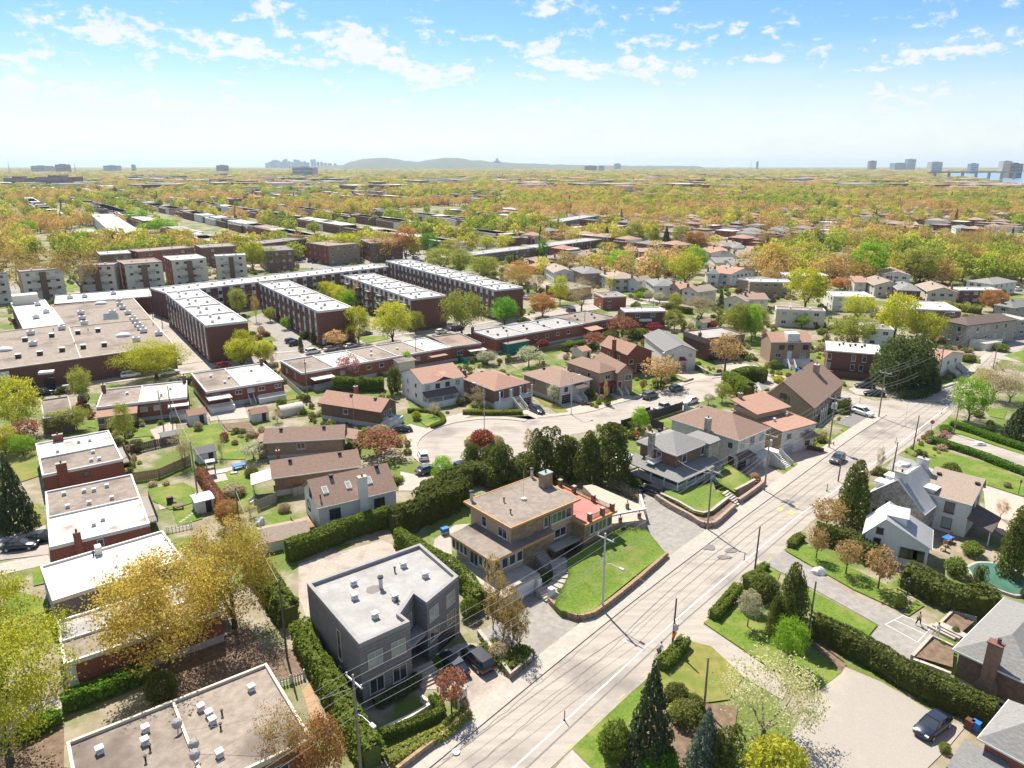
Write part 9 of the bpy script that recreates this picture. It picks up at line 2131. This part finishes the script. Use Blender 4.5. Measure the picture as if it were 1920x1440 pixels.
def low_tree(seed, leaves, size, m, cone=False):
 rng = random.Random(seed)
 t = MB()
 if cone:
  _, c = conifer(seed, leaves, size)
 else:
  _, c = deciduous(seed, leaves, size, .16, 2, .03, .07, .35)
  c.tube([(0, 0, -.02), (0, 0, .5)], [.03, .015], 5, 1, False)
 me = c.mesh('distant_tree', [m, 'bark'])
 return bpy.data.objects.new('distant_tree', me)
FT = [low_tree(101, 620, .048, 'wood_green'), low_tree(102, 620, .048, 'wood_yellow'), low_tree(103, 560, .042, 'wood_orange'), low_tree(104, 480, .036, 'wood_brown'), low_tree(105, 620, .05, 'wood_green'), low_tree(106, 620, .048, 'wood_yellow'), low_tree(107, 520, .05, 'wood_dark', True)]
pts = []; at_k = []; at_s = []; at_r = []
hcell = {}
for x, y, ly in FARH: hcell.setdefault((int(x // 30), int(y // 30)), []).append((x, y, ly))
y = 322.0
while y < 12500:
 s = max(8.6, y / 105)
 x = -.86 * y - 20
 while x < .86 * y + 20:
  px_, py_ = x + RT.uniform(-.45, .45) * s, y + RT.uniform(-.45, .45) * s
  x += s
  cov = noise.noise(Vector((px_ / 150, py_ / 150, 7))) + .4 * noise.noise(Vector((px_ / 37, py_ / 37, 2)))
  lim = -.30 if px_ > 0 else -.12
  if y > 1500: lim -= .1
  if y < 400 and (px_ < 15 or any(inside((px_, py_), Q) for Q in NOGO)): continue
  if y < 3500 and noise.noise(Vector((px_ / 260, py_ / 260, 3))) > (-.06 if px_ < 0 else .06) and RT.random() < (.75 if px_ < 0 else .7): continue
  if y < 470: lim = .02 if px_ > 0 else -.4
  if cov < lim: continue
  if inside((px_, py_), RIVER): continue
  if y < 3500:
   u = px_ * math.cos(A36) + py_ * math.sin(A36)
   if px_ < 0 and abs((u / 58) % 1 - .5) < .07: continue
  if y < 700:
   if blocked(px_, py_, 2.5): continue
   if any(abs(px_ - a) + abs(py_ - c_) < 7 for a, c_ in TXY): continue
  bad = False
  if y < 2200:
   ci, cj = int(px_ // 30), int(py_ // 30)
   for a in (-1, 0, 1):
    for c_ in (-1, 0, 1):
     for hx, hy, hl in hcell.get((ci + a, cj + c_), ()):
      if abs(px_ - hx) + abs(py_ - hy) < hl * .3 + 1.5: bad = True
  if bad: continue
  g = noise.noise(Vector((px_ / 170, py_ / 170, 12))) * 1.1 + RT.uniform(-.33, .33) + .06
  kk = 6 if RT.random() < .035 else (RT.choice([0, 4, 0]) if g < -.25 else RT.choice([1, 5, 1, 0]) if g < .02 else RT.choice([2, 3, 1]) if g < .25 else RT.choice([3, 2]))
  hh = RT.uniform(8, 14.5) * (1 if y < 2500 else 1.1)
  w = s * RT.uniform(.95, 1.5) if kk != 6 else s * .5
  if kk == 6: hh *= 1.15
  pts.append((px_, py_, -.3)); at_k.append(kk); at_s.append((w, w, hh)); at_r.append(RT.uniform(0, 6.28))
 y += s * (1.0 if y < 1500 else 1.25)
def scatter(name, label, word, pts, ks, ss, rs, objs):
 me = bpy.data.meshes.new(name)
 me.from_pydata(pts, [], [])
 for nm, ty, dm, val in (('kind_index', 'INT', 'value', ks), ('tree_scale', 'FLOAT_VECTOR', 'vector', [c for s in ss for c in s]), ('tree_turn', 'FLOAT', 'value', rs)):
  a = me.attributes.new(nm, ty, 'POINT'); a.data.foreach_set(dm, val)
 wo = place(name, me)
 tag(wo, label, word, kind='stuff')
 ng = bpy.data.node_groups.new(name, 'GeometryNodeTree')
 ng.interface.new_socket('Geometry', in_out='INPUT', socket_type='NodeSocketGeometry'); ng.interface.new_socket('Geometry', in_out='OUTPUT', socket_type='NodeSocketGeometry')
 gi = ng.nodes.new('NodeGroupInput'); go = ng.nodes.new('NodeGroupOutput'); jn = ng.nodes.new('GeometryNodeJoinGeometry')
 def nat(nm, ty):
  n = ng.nodes.new('GeometryNodeInputNamedAttribute'); n.data_type = ty; n.inputs[0].default_value = nm
  return n.outputs[0]
 ai, as_, ar = nat('kind_index', 'INT'), nat('tree_scale', 'FLOAT_VECTOR'), nat('tree_turn', 'FLOAT')
 cx = ng.nodes.new('ShaderNodeCombineXYZ'); ng.links.new(ar, cx.inputs[2])
 for i, o in enumerate(objs):
  oi = ng.nodes.new('GeometryNodeObjectInfo'); oi.inputs[0].default_value = o
  cp = ng.nodes.new('FunctionNodeCompare'); cp.data_type = 'INT'; cp.operation = 'EQUAL'; ng.links.new(ai, cp.inputs[2]); cp.inputs[3].default_value = i
  ip = ng.nodes.new('GeometryNodeInstanceOnPoints')
  ng.links.new(gi.outputs[0], ip.inputs['Points']); ng.links.new(cp.outputs[0], ip.inputs['Selection']); ng.links.new(oi.outputs['Geometry'], ip.inputs['Instance'])
  ng.links.new(cx.outputs[0], ip.inputs['Rotation']); ng.links.new(as_, ip.inputs['Scale']); ng.links.new(ip.outputs[0], jn.inputs[0])
 ng.links.new(jn.outputs[0], go.inputs[0])
 md = wo.modifiers.new('scatter', 'NODES'); md.node_group = ng
scatter('distant_woods', 'leafing trees of the distant town up to the horizon', 'trees', pts, at_k, at_s, at_r, FT)
BU = []
for sd, m_ in ((201, 'leaf_hedge'), (202, 'leaf_olive'), (203, 'leaf_twig'), (204, 'leaf_cedar'), (205, 'leaf_redbrown')):
 _, c_ = bushy(sd, 420, .075)
 BU.append(bpy.data.objects.new('garden_shrub', c_.mesh('garden_shrub', m_)))
pts = []; at_k = []; at_s = []; at_r = []
for k in range(13000):
 y_ = 110 + 360 * RT.random() ** 1.4; x_ = RT.uniform(-.72, .72) * y_
 if noise.noise(Vector((x_ / 14, y_ / 14, 5))) < .08: continue
 if any(inside((x_, y_), Q) for Q in NOGO) or any(abs(Q[0][0] - x_) < 45 and inside((x_, y_), Q) for Q in FOOT): continue
 w_ = RT.uniform(.5, 1.9) if y_ < 200 else RT.uniform(.7, 2.8)
 pts.append((x_, y_, 0)); at_k.append(RT.choice([0, 0, 1, 2, 2, 3, 4])); at_s.append((w_, w_, w_ * RT.uniform(.5, 1.0))); at_r.append(RT.uniform(0, 6.28))
scatter('garden_undergrowth', 'low shrubs and perennials filling the gardens between the houses', 'undergrowth', pts, at_k, at_s, at_r, BU)
prof = [(600, 311), (655, 309), (664, 303), (680, 299), (700, 297.2), (722, 296.5), (742, 298.4), (760, 302), (784, 303.5), (803, 301), (815, 298.4), (836, 296.6), (858, 296.6), (884, 300.5), (920, 303), (945, 304.5), (980, 306.6), (1010, 307.2), (1060, 309), (1160, 310.4), (1300, 311)]
b = MB(); Y0 = 10000; rows_n = 7
for j in range(rows_n):
 f = math.sin(math.pi * j / (rows_n - 1))
 for i in range(141):
  xp = 600 + 5 * i
  k = 0
  while k < len(prof) - 2 and prof[k + 1][0] < xp: k += 1
  t = (xp - prof[k][0]) / (prof[k + 1][0] - prof[k][0])
  yp = prof[k][1] + (prof[k + 1][1] - prof[k][1]) * t
  d = Y0 * .956 / 1333
  X = (xp - 960) * d; z = 52 + (310 - yp) * d
  b.v.append((X, Y0 + (j - 3) * 330, -4 + (z + 4) * f + (8 * noise.noise(Vector((X / 120, j * 2.0, 0))) if 0 < j < rows_n - 1 else 0)))
for j in range(rows_n - 1):
 for i in range(140): q = j * 141 + i; b.f.append((q, q + 1, q + 142, q + 141)); b.m.append(0)
struct(b.build('mountain', 'hill_wood', None, True))
def tower(name, label, xp, ytop, wpx, Yd, m, group=None, cat='tower', crown=None, dp=None):
 d = Yd * .956 / 1333
 X = (xp - 960) * d; w = wpx * d; h_ = 52 + (310 - ytop) * d; dp = dp or w * .8
 r = empty(name, (X, Yd, 0)); tag(r, label, cat, group)
 b = MB(); b.box(-w / 2, w / 2, 0, dp, -1, h_); b.build('wall', m, r)
 b = MB(); n = max(2, min(10, int(h_ / 12)))
 for k in range(n): b.box(-w * .46, w * .46, -.6, -.05, h_ * (k + .3) / n, h_ * (k + .7) / n)
 b.build('window_band', 'tower_glass' if m != 'tower_glass' else 'tower_pale', r)
 b = MB(); b.box(-w * .2, w * .2, dp * .2, dp * .7, h_ + .01, h_ + (crown or 4)); b.build('roof_plant', m, r)
 return r
for i, (xp, yt, w) in enumerate(((500, 306, 5), (506, 304, 5), (512, 301, 5), (517, 300.5, 6), (523, 302, 4), (528, 304, 5), (533, 300, 5), (537, 299, 4), (542, 303, 5), (548, 304, 4), (554, 300, 6), (560, 301, 5), (566, 304, 5), (571, 303, 5), (577, 305, 5), (585, 300, 5), (590, 299.5, 4), (596, 304, 5), (603, 304, 5), (610, 306, 6), (618, 306.5, 6), (628, 307, 5))):
 r = tower('office_tower', None, xp, yt, w, 11500 + (i % 3) * 120, 'tower_glass' if i % 3 else 'tower_pale', 'downtown towers on the horizon'); r['label'] = '%shazed office tower from the left end of the skyline cluster' % (ORD[i] if 0 < i < 20 else 'leftmost ' if i == 0 else 'second last ' if i == 20 else 'last ')
for nm, lb, xp, yt, w, Yd, m in (('slab_tower', 'broad pale apartment slab in front of the skyline cluster', 567, 313.5, 40, 3300, 'tower_pale'), ('slab_tower', 'low dark brick slab at the far left edge', 22, 333, 42, 1900, 'tower_brick'), ('slab_tower', 'long dark brick building near the far left', 92, 331, 62, 1900, 'tower_brick'),
                                 ('slab_tower', 'pale wide flats on the left horizon', 70, 311, 26, 5200, 'tower_pale'), ('slab_tower', 'grey tower block on the left horizon', 113, 308.5, 20, 5200, 'tower_brick'), ('slab_tower', 'small block between the two left horizon buildings', 95, 312, 9, 5300, 'tower_pale'), ('slab_tower', 'twin blocks on the horizon left of the skyline', 205, 310.5, 24, 5600, 'tower_pale'),
                                 ('slab_tower', 'lone horizon block with antenna left of the skyline', 249, 309, 6, 5600, 'tower_pale'), ('slab_tower', 'dark horizon block nearest the skyline cluster', 414, 310, 18, 5400, 'tower_brick'), ('slab_tower', 'brown brick tower at the right horizon', 1637, 302, 12, 7200, 'tower_brick'), ('slab_tower', 'tallest dark glass tower by the river', 1709, 299, 15, 7200, 'tower_glass'), ('slab_tower', 'lower dark tower beside the tallest by the river', 1690, 306, 24, 7250, 'tower_glass'),
                                 ('slab_tower', 'brick flats over the far river bank', 1907, 307, 24, 3200, 'tower_brick'), ('slab_tower', 'pale slab over the bridge', 1757, 304, 20, 5200, 'tower_pale'), ('slab_tower', 'grey slab over the right river bank', 1889, 302.5, 17, 5200, 'tower_pale'), ('slab_tower', 'small block over the bridge middle', 1828, 307, 14, 5000, 'tower_glass'),
                                 ('slab_tower', 'flat blocks on the middle right horizon', 1108, 311, 22, 6500, 'tower_brick'), ('slab_tower', 'small block pair on the middle right horizon', 1128, 311, 10, 6500, 'tower_glass'), ('slab_tower', 'hazy slab group far right of the mountain', 1158, 307, 12, 8500, 'tower_glass'), ('slab_tower', 'distant slim tower on the right horizon', 1420, 303, 4, 8000, 'tower_pale')):
 tower(nm, lb, xp, yt, w, Yd, m)
d = 9700 * .956 / 1333
r = empty('basilica', ((932 - 960) * d, 9700, 0)); tag(r, 'green domed basilica on the shoulder of the mountain', 'church')
MB().box(-40, 40, 0, 80, 0, 108).build('wall', 'tower_pale', r); MB().tube([(0, 40, 108), (0, 40, 122), (0, 40, 134), (0, 40, 142), (0, 40, 154)], [20, 20, 15, 5, 1], 12).build('dome', 'glass_pale', r)
for xp, yt, Yd, lb in ((726, 287.5, 10000, 'thin broadcast mast on top of the mountain'), (140, 305, 5200, 'lattice mast on the left horizon'), (16, 303, 5200, 'crane mast at the left frame edge'), (1408, 300, 8000, 'mast beside the distant slim tower')):
 d = Yd * .956 / 1333
 r = empty('broadcast_mast', ((xp - 960) * d, Yd, 0)); tag(r, lb, 'mast'); MB().tube([(0, 0, 0), (0, 0, 52 + (310 - yt) * d)], [4, 1.0], 5).build('mast', 'galvanised', r)
p0, p1 = (1511.7,2693.8), (1992.0,2902.2)
r = empty('bridge', (p0[0], p0[1], 0)); tag(r, 'long low river bridge on piers at the right horizon', 'bridge')
dx, dy = p1[0] - p0[0], p1[1] - p0[1]; l = math.hypot(dx, dy); an = math.atan2(dy, dx); r.rotation_euler = (0, 0, an)
MB().box(0, l, -5, 5, 25, 28.5).build('deck', 'concrete', r); MB().box(0, l, -5.2, -5.01, 28, 30).build('parapet', 'tower_glass', r)
for k in range(7): MB().box(l * (k + .5) / 7 - 3, l * (k + .5) / 7 + 3, -4, 4, -2, 24.99).build('pier', 'concrete', r)
hz = bpy.data.materials.new('haze'); hz.use_nodes = True
nt = hz.node_tree; nt.nodes.clear()
pv = nt.nodes.new('ShaderNodeVolumePrincipled'); pv.inputs['Color'].default_value = (.68, .84, 1.0, 1); pv.inputs['Density'].default_value = 5.2e-5; pv.inputs['Anisotropy'].default_value = .2
ou = nt.nodes.new('ShaderNodeOutputMaterial'); nt.links.new(pv.outputs[0], ou.inputs['Volume'])
MT['haze'] = hz
MB().box(-FAR - 400, FAR + 400, -700, FAR + 400, -5, 235).build('haze', 'haze')['kind'] = 'stuff'
finish_labels()
